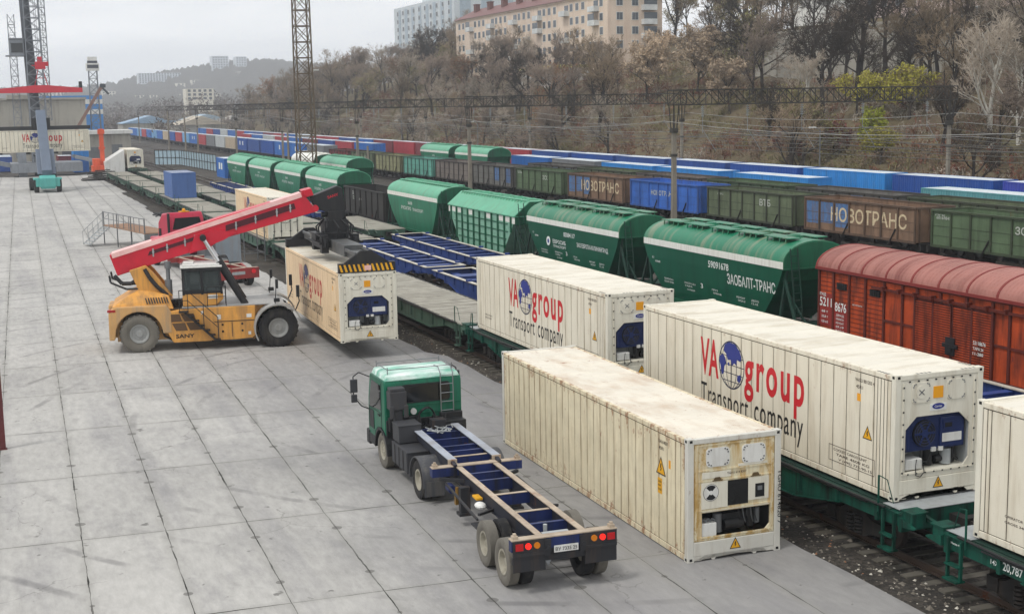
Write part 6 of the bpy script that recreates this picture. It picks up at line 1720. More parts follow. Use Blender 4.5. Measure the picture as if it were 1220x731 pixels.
# steel loading platform with stairs
lp = thing('loading_platform', 'steel loading platform with rusty deck, railings and side stairs left of the crimson lorry', 'platform', (12.9, 103.5, 0), R(12))
b = MB(); b.box(-2.0, 1.7, -.2, .2, 1.45, 1.5); b.box(-2.0, .3, -2.0, 8.0, 1.46, 1.52); d_ = b.build('deck', paint('rusty_deck', hx('8a6a52'), .8, var=.2, dirt=hx('6a4a34'), damt=.6, streak=0), lp)
b = MB()
for x in (-1.95, .25):
    for y in (-1.9, 1.2, 4.5, 7.9): b.bar((x, y, 0), (x, y, 2.6 if x < 0 else 1.5), .07)
b.box(-2.0, .3, -2.03, -2.0, .7, 1.46)
for k in range(9): b.box(-1.96, -1.92, -2 + k * 1.22, -1.95 + k * 1.22, 1.5, 2.55)
b.bar((-1.95, -2, 2.55), (-1.95, 8, 2.55), .05); b.bar((-1.95, -2, 2.05), (-1.95, 8, 2.05), .04); b.build('railing', M_grey, lp)
b = MB()
for k in range(7): b.box(-3.6 + .24 * k, -3.35 + .24 * k, 6.4, 8.0, .18 + .19 * k, .22 + .19 * k)
for y in (6.4, 8.0):
    b.bar((-3.6, y, .1), (-1.95, y, 1.45), .12, .05); b.bar((-3.6, y, 1.1), (-1.95, y, 2.5), .04)
    for k in range(5): b.bar((-3.6 + .4 * k, y, .15 + .33 * k), (-3.6 + .4 * k, y, 1.15 + .33 * k), .03)
b.build('stairs', M_lgrey, lp)
b = MB(); b.cyl((.5, 0, 1.85), (2.4, 0, 1.85), .28, n=14, mi=0); b.cyl((1.35, 0, 1.85), (1.6, 0, 1.85), .30, n=14, mi=1); b.box(.3, 2.5, -.25, .25, 1.3, 1.55, 1); b.build('yellow_drum', [paint('drum_yellow', hx('c9b050'), .6, var=.15), M_black], lp)
cb_ = thing('steel_cabinet', 'grey steel cabinet beside an open cage, behind the red arm', 'cabinet', (15.7, 92.5, 0), R(10))
b = MB(); b.box(-.9, .9, -.6, .6, .1, 2.3); b.build('housing', paint('cabinet_grey', hx('8b949c'), .6, dirt=hx('8a7a6a'), damt=.5), cb_, bevel=.02)
b = MB()
for x in (1.1, 2.6):
    for y in (-.7, .7): b.bar((x, y, 0), (x, y, 3.0), .06)
for z in (.6, 3.0):
    b.bar((1.1, -.7, z), (2.6, -.7, z), .05); b.bar((1.1, .7, z), (2.6, .7, z), .05); b.bar((2.6, -.7, z), (2.6, .7, z), .05)
b.build('cage_frame', M_grey, cb_)

# ---------------------------------------------------------------- catenary gantries, posts, wires, masts
def truss_beam(b, x0, x1, y, z0, z1, w, n):
    for yy in (y - w / 2, y + w / 2):
        for z in (z0, z1): b.bar((x0, yy, z), (x1, yy, z), .10)
        st = (x1 - x0) / n
        for i in range(n):
            xa = x0 + i * st
            b.bar((xa, yy, z0), (xa, yy, z1), .05)
            b.bar((xa, yy, z1 if i % 2 else z0), (xa + st, yy, z0 if i % 2 else z1), .055)
        b.bar((x1, yy, z0), (x1, yy, z1), .06)
    st = (x1 - x0) / n
    for i in range(n + 1):
        for z in (z0, z1): b.bar((x0 + i * st, y - w / 2, z), (x0 + i * st, y + w / 2, z), .045)
        if i < n: b.bar((x0 + i * st, y - w / 2, z1), (x0 + (i + 1) * st, y + w / 2, z1), .04)
M_insul = paint('insulator', hx('8d9394'), .3)
GY = [91.7, 137.5, 183, 231.5, 275, 325, 374.6, 443]
gl_ = ['nearest dark lattice gantry spanning the gondola rows, right of centre', 'second lattice gantry spanning the tracks, its post in front of the weathered grey gondola', 'third lattice gantry spanning the tracks, above the turquoise gondola', 'fourth lattice gantry spanning the tracks, left of the lattice mast', 'fifth lattice gantry from the camera, far down the tracks', 'sixth lattice gantry from the camera, far down the tracks', 'seventh lattice gantry from the camera, far down the tracks', 'farthest lattice gantry over the container train']
for gi, gy in enumerate(GY):
    t = thing('catenary_gantry', gl_[gi], 'gantry', (0, gy, 0), group='catenary gantries over the tracks')
    b = MB(); truss_beam(b, 49.7, 76.4, 0, 10.1, 11.2, .9, 24); b.build('lattice_beam', M_truss, t)
    for x in (50.0, 76.0):
        b = MB(); e0, e1 = (.19, .14) if x < 60 else (.15, .12)
        b.rings([[(x - e0, -e0, -.2), (x + e0, -e0, -.2), (x + e0, e0, -.2), (x - e0, e0, -.2)], [(x - e1, -e1, 8.2), (x + e1, -e1, 8.2), (x + e1, e1, 8.2), (x - e1, e1, 8.2)]]); b.build('post', M_post, t)
        b = MB()
        for sx in (-1, 1):
            for sy in (-1, 1): b.bar((x + sx * .14, sy * .14, 8.0), (x + sx * .22, sy * .4, 10.1), .07)
        b.box(x - .24, x + .24, -.24, .24, 8.0, 8.35); b.box(x - .2, x + .2, -.2, .2, 6.2, 6.4); b.build('post_head', M_truss, t)
    for x in (52.5, 56.5, 61.5, 67.3, 73.7):
        b = MB()
        for k in range(6): b.cyl((x, 0, 9.95 - k * .14), (x, 0, 9.88 - k * .14), .12, n=8)
        b.bar((x, 0, 10.1), (x, 0, 7.9), .03); b.bar((x, 0, 8.2), (x + 1.2, 0, 6.5), .03) if gi < 3 else None
        b.build('insulator', M_insul, t)
wl_ = [('contact wire over the first gondola row', T4, 6.5, 0), ('contact wire over the second gondola row', T5, 6.5, 0), ('contact wire over the light blue containers', T6, 6.5, 0), ('contact wire over the containers at the slope foot', T7, 6.5, 0),
       ('sagging carrier wire over the first gondola row', T4, 8.0, 1.0), ('sagging carrier wire over the second gondola row', T5, 8.0, 1.0), ('sagging carrier wire over the light blue containers', T6, 8.0, 1.0), ('sagging carrier wire over the containers at the slope foot', T7, 8.0, 1.0),
       ('pale feeder wire along the outer gantry posts', 77.0, 9.0, .7), ('second pale feeder wire along the outer gantry posts', 77.4, 8.2, .7), ('pale feeder wire along the inner gantry posts', 49.2, 8.9, .7), ('lower pale feeder wire above the slope foot', 78.2, 7.0, .5)]
for i, (lb, x, z, sag) in enumerate(wl_):
    b = MB(); ys_ = [45.9] + GY + [490]
    pts = []
    for ya, yb in zip(ys_, ys_[1:]):
        for k in range(6): u = k / 6; pts.append((x, ya + (yb - ya) * u, z - sag * 4 * u * (1 - u)))
    pts.append((x, ys_[-1], z)); b.tube(pts, .022, 4); o = b.build('overhead_wire', M_wire_pale if 'pale' in lb else M_wire); tag(o, lb, 'wire', 'overhead wires')
def lattice_mast(b, x, y, z0, z1, w0, w1, n, t=.10):
    for sx in (-1, 1):
        for sy in (-1, 1): b.bar((x + sx * w0 / 2, y + sy * w0 / 2, z0), (x + sx * w1 / 2, y + sy * w1 / 2, z1), t)
    for i in range(n):
        a, c = i / n, (i + 1) / n
        wa, wc = w0 + (w1 - w0) * a, w0 + (w1 - w0) * c; za, zc = z0 + (z1 - z0) * a, z0 + (z1 - z0) * c
        for s in (-1, 1):
            f = 1 if i % 2 else -1
            b.bar((x - f * wa / 2, y + s * wa / 2, za), (x + f * wc / 2, y + s * wc / 2, zc), t * .55); b.bar((x + f * wa / 2, y + s * wa / 2, za), (x - f * wc / 2, y + s * wc / 2, zc), t * .4)
            b.bar((x + s * wa / 2, y - f * wa / 2, za), (x + s * wc / 2, y + f * wc / 2, zc), t * .55)
            b.bar((x - wa / 2, y + s * wa / 2, za), (x + wa / 2, y + s * wa / 2, za), t * .7); b.bar((x + s * wa / 2, y - wa / 2, za), (x + s * wa / 2, y + wa / 2, za), t * .7)
t = thing('lattice_mast', 'tall rusty brown lattice mast rising out of the top of the photo behind the hoppers', 'mast', (36.1, 154.5, 0))
b = MB(); lattice_mast(b, 0, 0, 0, 32, 1.95, 1.5, 18, .15); b.build('lattice', M_lmast, t)
b = MB(); b.bar((.9, 0, 14.2), (1.3, -.2, 14.6), .05); b.box(1.2, 1.75, -.35, -.05, 14.55, 14.7); b.build('flood_lamp', M_white, t)
for i, (x, y, z, lb) in enumerate(((40, 300, 10, 'lone concrete post at the left end of the empty tracks'), (44, 200, 7.5, 'short concrete post left of the lattice mast'), (47.8, 170.0, 5.3, 'short concrete post before the olive gondola'), (38, 262, 9, 'slim post beside the glazed fence'))):
    t = thing('concrete_post', lb, 'post', (x, y, 0), group='single posts between the tracks')
    b = MB(); b.cyl((0, 0, 0), (0, 0, z), .2, .14, n=8); b.build('post', M_post, t); b = MB(); b.bar((0, 0, z - .8), (1.0, 0, z - .5), .06); b.build('bracket', M_truss, t)
for x, y, lb in ((79, 289.5, 'white-headed lamp post at the slope foot, farthest of four'), (79, 256, 'white-headed lamp post at the slope foot, second farthest of four'), (79, 213, 'white-headed lamp post at the slope foot above the white container'), (80, 116, 'white-headed lamp post at the slope foot above the bright blue container')):
    t = thing('lamp_post', lb, 'street lamp', (x, y, 0), group='lamp posts along the slope foot')
    b = MB(); b.cyl((0, 0, -.5), (0, 0, 7.2), .09, .06, n=8); b.bar((0, 0, 7.2), (-.9, -.3, 7.5), .06); b.build('pole', M_grey, t)
    b = MB(); b.box(-1.5, -.8, -.5, -.2, 7.42, 7.56); b.build('lamp_head', M_white, t)
# glazed trackside fence
t = thing('noise_fence', 'pale blue panel fence on dark posts bending beside the empty tracks', 'fence', (0, 0, 0))
P0, P1, P2 = Vector((32.2, 262, 0)), Vector((36.2, 258, 0)), Vector((37.6, 226, 0))
b = MB(); fr = MB()
for a, c, n in ((P0, P1, 6), (P1, P2, 14)):
    b.bar(a + Vector((0, 0, 1.5)), c + Vector((0, 0, 1.5)), .06, 2.6)
    for i in range(n + 1):
        p = a.lerp(c, i / n); fr.bar(p + Vector((-.06, -.04, 0)), p + Vector((-.06, -.04, 3.0)), .10)
    fr.bar(a + Vector((-.06, -.03, 2.85)), c + Vector((-.06, -.03, 2.85)), .08); fr.bar(a + Vector((-.06, -.03, 1.5)), c + Vector((-.06, -.03, 1.5)), .08)
b.build('panel', paint('fence_pale_blue', hx('a8c0cc'), .4, var=.1, dirt=hx('7d8a8a'), damt=.4), t); fr.build('fence_post', M_truss, t)
# dark red steel post at the left edge
t = thing('steel_post', 'dark red steel post standing on the concrete at the left edge', 'post', (0.27, 44.3, 0))
b = MB(); b.box(-.09, .09, -.09, .09, 0, 2.6); b.box(-.13, .13, -.13, .13, 0, .02); b.build('post', paint('post_red', hx('5c2829'), .6, dirt=hx('3a1e1c'), damt=.5), t); b = MB(); b.box(-1.5, -.09, -.04, .04, 2.3, 2.45); b.build('rail_arm', M_rl_d, t)

# ---------------------------------------------------------------- harbour crane, turquoise stacker and yard clutter at the far left
M_crane = paint('crane_grey', hx('7d8288'), .5, var=.1, dirt=hx('4f5256'), damt=.4)
M_crane_d = paint('crane_dark', hx('4c5056'), .55, var=.1)
M_hookred = paint('hook_red', hx('c02838'), .45, var=.08)
t = thing('harbour_crane', 'tall grey harbour crane with lattice boom and round-the-clock cabin at the left edge', 'crane', (10.9, 236, 0))
t['label'] = 'tall grey harbour crane with dark column, lattice boom and cabin at the left edge'
b = MB(); b.rings([[(-.4 + .95 * math.cos(R(a)), .95 * math.sin(R(a)), 0) for a in range(0, 360, 30)], [(-.9 + .85 * math.cos(R(a)), .85 * math.sin(R(a)), 18) for a in range(0, 360, 30)], [(-1.4 + .7 * math.cos(R(a)), .7 * math.sin(R(a)), 36) for a in range(0, 360, 30)]]); b.build('column', M_crane_d, t, smooth=True)
b = MB(); lattice_mast(b, -.3, -1.6, 2, 38, 2.6, 2.2, 20, .17); lattice_mast(b, 1.4, -.6, 9, 38, 1.0, .9, 24, .10); b.build('lattice_boom', M_crane, t)
b = MB(); lattice_mast(b, -3.4, -.4, 3, 26, 1.2, 1.0, 14, .10)
for k in range(26): b.bar((-3.7, -1.0, 3.5 + k * .85), (-2.7, -1.0, 3.5 + k * .85), .05)
b.build('ladder_tower', M_crane, t)
b = MB(); b.box(-3.9, -1.7, -2.0, .2, 19.3, 22.0); b.box(-4.0, -1.6, -2.1, .3, 22.0, 22.2); b.box(-4.6, -3.9, -1.8, 0, 19.3, 19.5); b.build('cabin', M_crane, t, bevel=.08); 
b = MB(); b.box(-3.7, -1.9, -2.03, -2.0, 19.9, 21.4); b.build('cabin_window', M_glass, t)
b = MB(); b.box(-5, 6, -4, 4, .7, 2.2); b.box(-1.6, 1.6, -1.6, 1.6, 2.2, 3.2); b.box(-3.8, -2.6, -3, 3, 0, 5.0)
for s in (-1, 1):
    b.bar((-4, s * 3, 1.6), (-11, s * 5, 3.2), .5); b.bar((5, s * 3, 3.0), (10, s * 5, 1.8), .5); b.box(9.2, 10.8, s * 5 - .8, s * 5 + .8, 0, .4); b.box(9.8, 10.2, s * 5 - .2, s * 5 + .2, .3, 2)
b.build('base_carriage', M_crane, t)
b = MB(); b.cyl((-.2, -1.2, 29), (.0, -2.5, 29), .4, n=10); b.box(-.4, 3.4, -2.2, -1.2, 30.5, 31.5); b.build('jib_head', M_crane_d, t)
s_ = thing('crane_spreader', 'red spreader beam hanging level on cables from the harbour crane', 'crane spreader', (11.4, 233.5, 13.8))
b = MB(); b.prism([(-7.5, -.35), (-7.5, .25), (-1, .85), (1, .85), (6.3, .35), (6.3, -.35)], 'y', -.5, .5); b.build('beam', M_hookred, s_)
b = MB()
for sx in (-1, 1): b.bar((sx * 1.0, 0, .8), (sx * .35, 0, 3.4), .14)
b.bar((-.8, 0, 2.0), (.8, 0, 2.0), .12); b.build('hanger_frame', M_hookred, s_)
b = MB(); b.box(-.8, .8, -.4, .4, 3.4, 4.6); b.box(-.4, .4, -.3, .3, 4.6, 5.4); b.box(-1.3, -.8, -.2, .2, 3.9, 4.1); b.box(.8, 1.3, -.2, .2, 3.9, 4.6); b.build('hook_block', M_hookred, s_, bevel=.06)
b = MB(); b.box(5.8, 6.3, -.3, .3, .3, 1.4); b.box(-7.4, -7.0, -.3, .3, .2, 1.2); b.build('lamp_bracket', M_black, s_)
b = MB()
for dx in (-.35, -.1, .8): b.bar((dx, 0, 5.2), (dx * 1.1 - .1, 0, 19), .06)
b.build('hoist_cable', M_crane_d, s_)
# turquoise stacker
M_teal = paint('turquoise_paint', hx('4fa39b'), .5, var=.08, dirt=hx('33605c'), damt=.4)
t = thing('reach_stacker', 'turquoise reach stacker seen from behind, its grey arm raised to the crosswise container', 'reach stacker', (9.05, 192.2, 0), R(90))
b = MB(); b.prism([(-7.0, .7), (-7.0, 1.9), (-6.3, 2.25), (-4.6, 2.1), (-4.4, .6)], 'y', -1.0, 1.0); b.box(-6.9, .5, -.9, .9, .5, 1.4); b.build('counterweight', M_teal, t, bevel=.1)
b = MB()
for s in (-1, 1): b.box(-6.9, -4.5, min(s * 1.0, s * 1.75), max(s * 1.0, s * 1.75), 1.68, 1.9); b.box(-6.9, -6.5, min(s * 1.0, s * 1.5), max(s * 1.0, s * 1.5), .8, 1.75)
b.build('fender', M_teal, t, bevel=.04)
for s in (-1, 1):
    wheel_y(t, -5.8, s * 1.4, .82, .6, M_rim_grey, M_tyre, s, 0); wheel_y(t, 0, s * 1.75, .85, .6, M_rim_grey, M_tyre, s, 0)
b = MB(); b.box(-3.6, -2.0, -1.3, -.1, 1.4, 3.2); b.build('cab', M_black, t)
b = MB(); b.prism([(-6.2, 2.9), (-5.9, 2.2), (-4.9, 2.3), (1.2, 9.9), (.7, 10.7)], 'y', -.62, .62); b.prism([(-5.6, 2.4), (-4.5, 2.3), (-2.6, 4.8), (-3.2, 5.6)], 'y', -1.15, 1.15); b.build('arm', paint('arm_slate', hx('5d6878'), .45, var=.1), t, bevel=.05)
b = MB(); b.box(1.9, 3.1, -6.4, 6.4, 8.0, 8.5); b.box(1.6, 3.3, -1.2, 1.2, 8.3, 9.6); b.bar((.8, 0, 10.3), (2.4, 0, 9.2), .8); b.build('spreader', M_black, t)
# clutter
M_conc = paint('stained_concrete_wall', hx('a09c92'), .9, var=.12, vscale=.2, dirt=hx('6a655a'), damt=.6, dscale=.35)
t = thing('warehouse', 'long stained grey concrete warehouse wall behind the harbour crane', 'building', (3, 272, 0))
b = MB(); b.box(-40, 18.0, 0, 20, -.2, 12.6); b.box(-40.3, 18.2, -.25, 20.2, 12.6, 13.0); b.box(4, 9, -.6, 5, 12.8, 13.6); b.build('wall', M_conc, t)
b = MB()
for k in range(9): b.box(-30 + k * 5, -27.5 + k * 5, -.05, .1, 2.5, 6.0)
b.build('window', M_dark, t)
t = thing('striped_building', 'low white and blue striped building behind the warehouse', 'building', (26, 338, 0))
b = MB(); b.box(-12, 4, 0, 12, -.2, 14); b.build('wall', paint('stripe_blue_wall', hx('4a86c4'), .6), t)
b = MB()
for z in (9.6, 12.0): b.box(-12.05, 4.05, -.05, 12.05, z, z + 1.1)
b.build('white_band', M_white, t)
t = thing('shed', 'grey shed with pale flat roof left of the farthest cream reefer', 'building', (24.0, 268, 0))
b = MB(); b.box(-4, 4.6, 0, 8, -.2, 6.0); b.build('wall', M_conc, t); b = MB(); b.box(-4.4, 5.0, -.4, 8.4, 6.0, 6.7); b.build('roof', M_white, t); b = MB(); b.box(-3.2, -.5, -.04, .05, .0, 3.6); b.box(1, 3, -.04, .05, 2, 4); b.build('door', M_grey, t)
t = thing('tarpaulin_tent', 'white sloping tarpaulin shelter against the farthest reefer', 'tent', (20.9, 219.5, 0))
b = MB(); b.prism([(-1.6, 0), (1.4, 0), (1.4, 4.3), (-1.6, 2.5)], 'y', 0, 5); b.build('cover', M_white, t)
M_orm = paint('machine_orange', hx('d4552e'), .5, var=.1, dirt=hx('7a3420'), damt=.4)
t = thing('orange_loader', 'small orange loading machine with upright column beside a dark pile', 'loader', (19.2, 222, 0))
b = MB(); b.box(-.32, .32, -.3, .3, 1.6, 7.6); b.box(-.5, .5, -.4, .4, 6.8, 7.5); b.box(-.45, .45, -.4, .4, 4.4, 4.8); b.build('column', M_orm, t); b = MB(); b.box(-1.7, 1.7, -1.2, 1.2, .8, 1.9); b.box(-1.5, -.4, -1, 1, 1.9, 3.0); b.box(.4, 1.6, -.9, .9, 1.9, 2.5); b.build('body', M_orm, t, bevel=.08)
for s in (-1, 1): road_wheel(t, s * 1.3, -.9, .5, .4, M_rim, M_tyre, s); road_wheel(t, s * 1.3, .9, .5, .4, M_rim, M_tyre, s)
pr_ = random.Random(5); t = thing('metal_pile', 'dark heap of stacked metal frames on the concrete by the orange machine', 'pile', (17.9, 213, 0))
b = MB()
for i in range(46): a = pr_.uniform(-.3, .3); z = .1 + .28 * (i // 9); x = pr_.uniform(-1.6, 1.6); b.bar((x - 1.1, pr_.uniform(-1.2, 1.2), z), (x + 1.1, pr_.uniform(-1.2, 1.2) + a, z + pr_.uniform(0, .1)), .16)
b.build('frames', M_truss, t)
c1 = cbox('blue', 17.5, 243, .02, 'blue twenty-foot container, lower one of the stack right of the raised cream container', 'stacked blue containers by the warehouse', 6.06, 2.59)
c1b = cbox('bright blue', 17.6, 243.1, 2.63, 'bright blue twenty-foot container, upper one of the stack right of the raised cream container', 'stacked blue containers by the warehouse', 6.06, 2.59)
cbox('navy', 5.5, 256, .02, 'dark blue container low behind the turquoise stacker, beneath the raised cream one', 'containers behind the stacker', 12.192, 2.6)
cbox('maroon', 15.5, 252, .02, 'dark red container low behind the turquoise stacker', 'containers behind the stacker', 6.06, 2.6)
t = thing('signal_mast', 'slim lattice mast with a white cabin on top above the warehouse', 'mast', (24.4, 292, 0))
b = MB(); lattice_mast(b, 0, 0, 0, 18.5, 2.0, 1.6, 12, .14); b.build('lattice', M_crane, t); b = MB(); b.box(-1.25, 1.25, -1.0, 1.0, 18.5, 20.0); b.box(-.9, .9, -.8, .8, 20.5, 21.3); b.build('cabin', M_white, t); b = MB(); b.box(-1.1, 1.1, -1.05, -.99, 19.0, 19.7); b.box(-.95, .95, -.9, .9, 20.0, 20.5); b.build('cabin_window', M_crane_d, t)
t = thing('telescopic_crane', 'slanted telescopic crane arm rising beside the warehouse', 'crane', (18.2, 262, 0))
b = MB(); b.bar((-.5, 0, 6.0), (5.2, 0, 15.0), .55); b.bar((-.9, 0, 3.5), (-.4, 0, 6.5), .7); b.build('telescopic_arm', paint('arm_brown', hx('8a6d62'), .6), t); b = MB(); b.bar((5.0, 0, 14.8), (6.3, 0, 13.4), .35); b.box(4.8, 5.8, -.3, .3, 14.6, 15.3); b.build('arm_head', M_crane_d, t); b = MB(); b.box(-2.6, .6, -1, 1, 0, 4.0); b.build('carrier', M_crane_d, t)
# small gear lying by the tracks in mid distance
for i, (x, y, lb) in enumerate(((16.9, 118, 'coil of dark cable lying on the dirt strip beside the far wagons'), (17.4, 137, 'dark scrap lying on the dirt strip near the blue container'))):
    b = MB()
    for k in range(9): b.tube([(x + pr_.uniform(-1, 1), y + pr_.uniform(-2, 2), .06), (x + pr_.uniform(-1, 1), y + pr_.uniform(-2, 2), .25), (x + pr_.uniform(-1, 1), y + pr_.uniform(-2, 2), .08)], .07, 5)
    tag(b.build('scrap_heap', M_black), lb, 'scrap')

# ---------------------------------------------------------------- buildings on the hill and beyond
def wall_windows(b, axis, plane, a0, a1, z0, storeys, sh, bay, out, ww=1.3, wh=1.5, proud=.03, mi=0):
    """windows as a surface pattern of a far wall"""
    n = int((a1 - a0) / bay); st = (a1 - a0) / n
    for f in range(storeys):
        for i in range(n):
            c = a0 + (i + .5) * st; z = z0 + f * sh + .9
            if axis == 'x': b.box(min(plane, plane + out * proud), max(plane, plane + out * proud), c - ww / 2, c + ww / 2, z, z + wh, mi)
            else: b.box(c - ww / 2, c + ww / 2, min(plane, plane + out * proud), max(plane, plane + out * proud), z, z + wh, mi)
WPROTO = {}
def windows(parent, axis, plane, a0, a1, z0, storeys, sh, bay, ww=1.3, wh=1.5, skip=None):
    """each window a part (frame) with its pane as sub-part"""
    n = int((a1 - a0) / bay); st = (a1 - a0) / n
    key = (axis, ww, wh)
    for f in range(storeys):
        for i in range(n):
            if skip and skip(i, f): continue
            c = a0 + (i + .5) * st; z = z0 + f * sh + .9
            loc = (plane, c, z) if axis == 'x' else (c, plane, z)
            if key not in WPROTO:
                fr = MB(); pn = MB()
                if axis == 'x': fr.box(-.04, .05, -ww / 2 - .12, ww / 2 + .12, -.12, wh + .12); pn.box(-.07, -.045, -ww / 2, -.03, 0, wh); pn.box(-.07, -.045, .03, ww / 2, 0, wh)
                else: fr.box(-ww / 2 - .12, ww / 2 + .12, -.04, .05, -.12, wh + .12); pn.box(-ww / 2, -.03, -.07, -.045, 0, wh); pn.box(.03, ww / 2, -.07, -.045, 0, wh)
                o = fr.build('window', M_frame_w, parent); pn.build('pane', M_win, o); WPROTO[key] = o; o.location = loc
            else: copy_tree(WPROTO[key], loc, parent=parent)
M_pink = paint('peach_plaster', hx('d6c4b2'), .8, var=.08, vscale=.15, dirt=hx('b08a70'), damt=.4, dscale=.3)
M_bal = paint('balcony_panel', hx('c9cccb'), .6, var=.2, vscale=.5)
M_redroof = paint('red_metal_roof', hx('704a46'), .6, var=.1, dirt=hx('6a3a38'), damt=.4)
M_win = paint('window_glass_dark', hx('5a6066'), .25)
M_frame_w = paint('window_frame_white', hx('cfd0cc'), .5)
t = thing('apartment_building', 'long peach five-storey apartment building with red roof and chimneys on the hilltop', 'building', (127, 262, 17.5))
BZ = 15.2
b = MB(); b.box(0, 13, 0, 96, -3, BZ); b.box(-.25, 13.25, -.25, 96.25, BZ, BZ + .35); b.build('wall', M_pink, t)
b = MB(); b.prism([(-.6, BZ + .35), (13.6, BZ + .35), (6.5, BZ + 3.6)], 'y', -.6, 96.6); ro = b.build('roof', M_redroof, t)
b = MB()
for k in range(9): yy = 7 + k * 10.3; b.box(3.6, 4.8, yy, yy + 1.8, BZ + 1.0, BZ + 4.3); b.box(3.45, 4.95, yy - .15, yy + 1.95, BZ + 4.3, BZ + 4.5)
b.build('chimney', paint('chimney_brick', hx('6a4a44'), .8), ro)
windows(t, 'x', 0, 1.5, 94.5, .3, 5, 2.95, 3.1, 1.5, 1.5, skip=lambda i, f: i % 5 in (1, 2) or (f < 2))
windows(t, 'y', 0, 1.0, 12, .3, 5, 2.95, 3.6, 1.4, 1.5, skip=lambda i, f: f < 1 or i == 2)
low = MB(); wall_windows(low, 'x', 0, 1.5, 94.5, .3, 2, 2.95, 3.1, -1, 1.5, 1.5, .05); lo_ = low.build('lower_windows', M_win, t); lo_['kind'] = 'stuff'
q = random.Random(9); bproto = {}
for k in range(6):
    for f in range(1, 5):
        if q.random() < .22: continue
        gz = q.random() < .5; yy = 4.2 + k * 15.5; z = f * 2.95 + .2
        if gz not in bproto:
            b = MB(); b.box(-1.3, 0, 0, 3.2, 0, 1.15); bo = b.build('balcony', M_bal, t, loc=(0, yy, z)); bproto[gz] = bo
            w = MB(); w.box(-1.25, -1.2, .05, 3.15, 1.15, 2.5) if gz else w.box(-.06, -.03, .4, 2.6, 1.0, 2.4); w.build('balcony_glazing', M_win, bo)
        else: copy_tree(bproto[gz], (0, yy, z), parent=t)
b = MB(); b.box(0, 3.2, -1.3, 0, 0, 1.15); e0 = b.build('balcony', M_bal, t, loc=(8.0, 0, 3.15)); b = MB(); b.box(.05, 3.15, -1.25, -1.2, 1.15, 2.5); b.build('balcony_glazing', M_win, e0)
for f in range(2, 5): copy_tree(e0, (8.0, 0, f * 2.95 + .2), parent=t)
t = thing('tower_block', 'pale blue-white tower block with striped face, left of the peach building', 'building', (160, 452, 14))
b = MB(); b.box(0, 34, 0, 72, -5, 34); b.box(8, 34.2, -.2, 60, 34, 38.5); b.build('wall', paint('blue_white_cladding', hx('c2c9cd'), .5, var=.08, vscale=.1), t)
b = MB()
for k in range(8): b.box(-.12, 0, 3 + k * 8.6, 6.2 + k * 8.6, -2, 33)
for k in range(4): b.box(2 + k * 8, 6 + k * 8, -.12, 0, -2, 33)
b.build('cladding_stripe', paint('cladding_blue', hx('9dabb5'), .4), t)
windows(t, 'x', -.13, 2, 70, 9, 8, 3, 6.2, 1.6, 1.5)
# retaining wall with a house above it
t = thing('retaining_wall', 'long panelled grey retaining wall across the wooded slope, upper right', 'wall', (124.2, 138, 12.2))
b = MB()
for k in range(17): b.box(0, .5, k * 3.9 + .03, k * 3.9 + 3.87, -1.5, 8.6)
b.box(-.15, .6, 0, 66.3, 8.6, 9.0); b.build('wall_panel', M_conc, t)
b = MB()
for k in range(18): b.box(-.2, 0, k * 3.9 - .2, k * 3.9 + .2, -1.5, 8.6)
b.build('pilaster', M_conc, t)
t = thing('pink_house', 'pale pink and white house with small windows on top of the retaining wall', 'building', (134, 150, 20.5))
b = MB(); b.box(0, 12, 0, 34, -2, 9); b.build('wall', paint('pale_pink_plaster', hx('d8c4be'), .8, var=.1, vscale=.2), t)
windows(t, 'x', 0, 1, 33, 0, 3, 2.9, 3.4, 1.2, 1.4); windows(t, 'y', 0, 1, 11, 0, 3, 2.9, 3.3, 1.2, 1.4)
b = MB()
for k in range(5): b.box(-.03, 0, 3.5 + k * 6.8, 6.5 + k * 6.8, -1, 9)
b.build('brick_panel', paint('dusty_pink_panel', hx('b09a92'), .8), t)
t = thing('white_tower', 'white apartment tower peeking over the trees right of the peach building', 'building', (176, 250, 18))
b = MB(); b.box(0, 18, 0, 18, -3, 30); b.build('wall', M_white, t); windows(t, 'x', 0, 1, 17, 15, 5, 2.9, 3, 1.3, 1.4); windows(t, 'y', 0, 1, 17, 15, 5, 2.9, 3, 1.3, 1.4)
t = thing('hillside_shack', 'low yellow-roofed shack among the bare trees below the peach building', 'building', (112, 252, 0)); t.location.z = hill_h(112, 252)
b = MB(); b.box(0, 6, 0, 22, -3, 3.6); b.build('wall', M_white, t); b = MB(); b.box(-.4, 6.4, -.4, 22.4, 3.6, 4.2); b.build('roof', paint('pale_yellow_roof', hx('c9bf7a'), .6), t)
# far town
M_farwall = paint('far_cream_wall', hx('d2cdc0'), .8, var=.05)  # both far wall tones paled, distance haze put into the colour
M_farwall2 = paint('far_grey_wall', hx('c9ced3'), .8, var=.05)
def far_block(x, y, z, w, d, h, lb, m, st, group=None, n=None):
    t = thing('apartment_block', lb, 'building', (x, y, z), group=group)
    b = MB(); b.box(0, w, 0, d, -8, h); wall_windows(b, 'y', 0, .5, w - .5, 0, st, (h - .5) / st, n or 3.2, -1, 1.7, 1.5, .1, 1); b.build('wall', [m, M_win], t)
far_block(125, 850, 15.0, 17, 12, 7.5, 'cream three-storey building with window rows at the foot of the far hill', M_farwall, 3)
far_block(292, 1750, 48, 21, 18, 28, 'left of the two tall towers on the far hilltop', M_farwall2, 9)
far_block(322, 1750, 48, 14, 18, 27, 'right of the two tall towers on the far hilltop', M_farwall2, 9)
far_block(199, 1740, 42, 52, 16, 13, 'long slab block along the far hilltop', M_farwall2, 5)
far_block(256, 1760, 45, 28, 16, 9, 'lower slab block right of the long one on the far hilltop', M_farwall2, 3)
far_block(350, 1800, 50, 44, 18, 10, 'wide block right of the two far towers', M_farwall, 4)
q = random.Random(21)
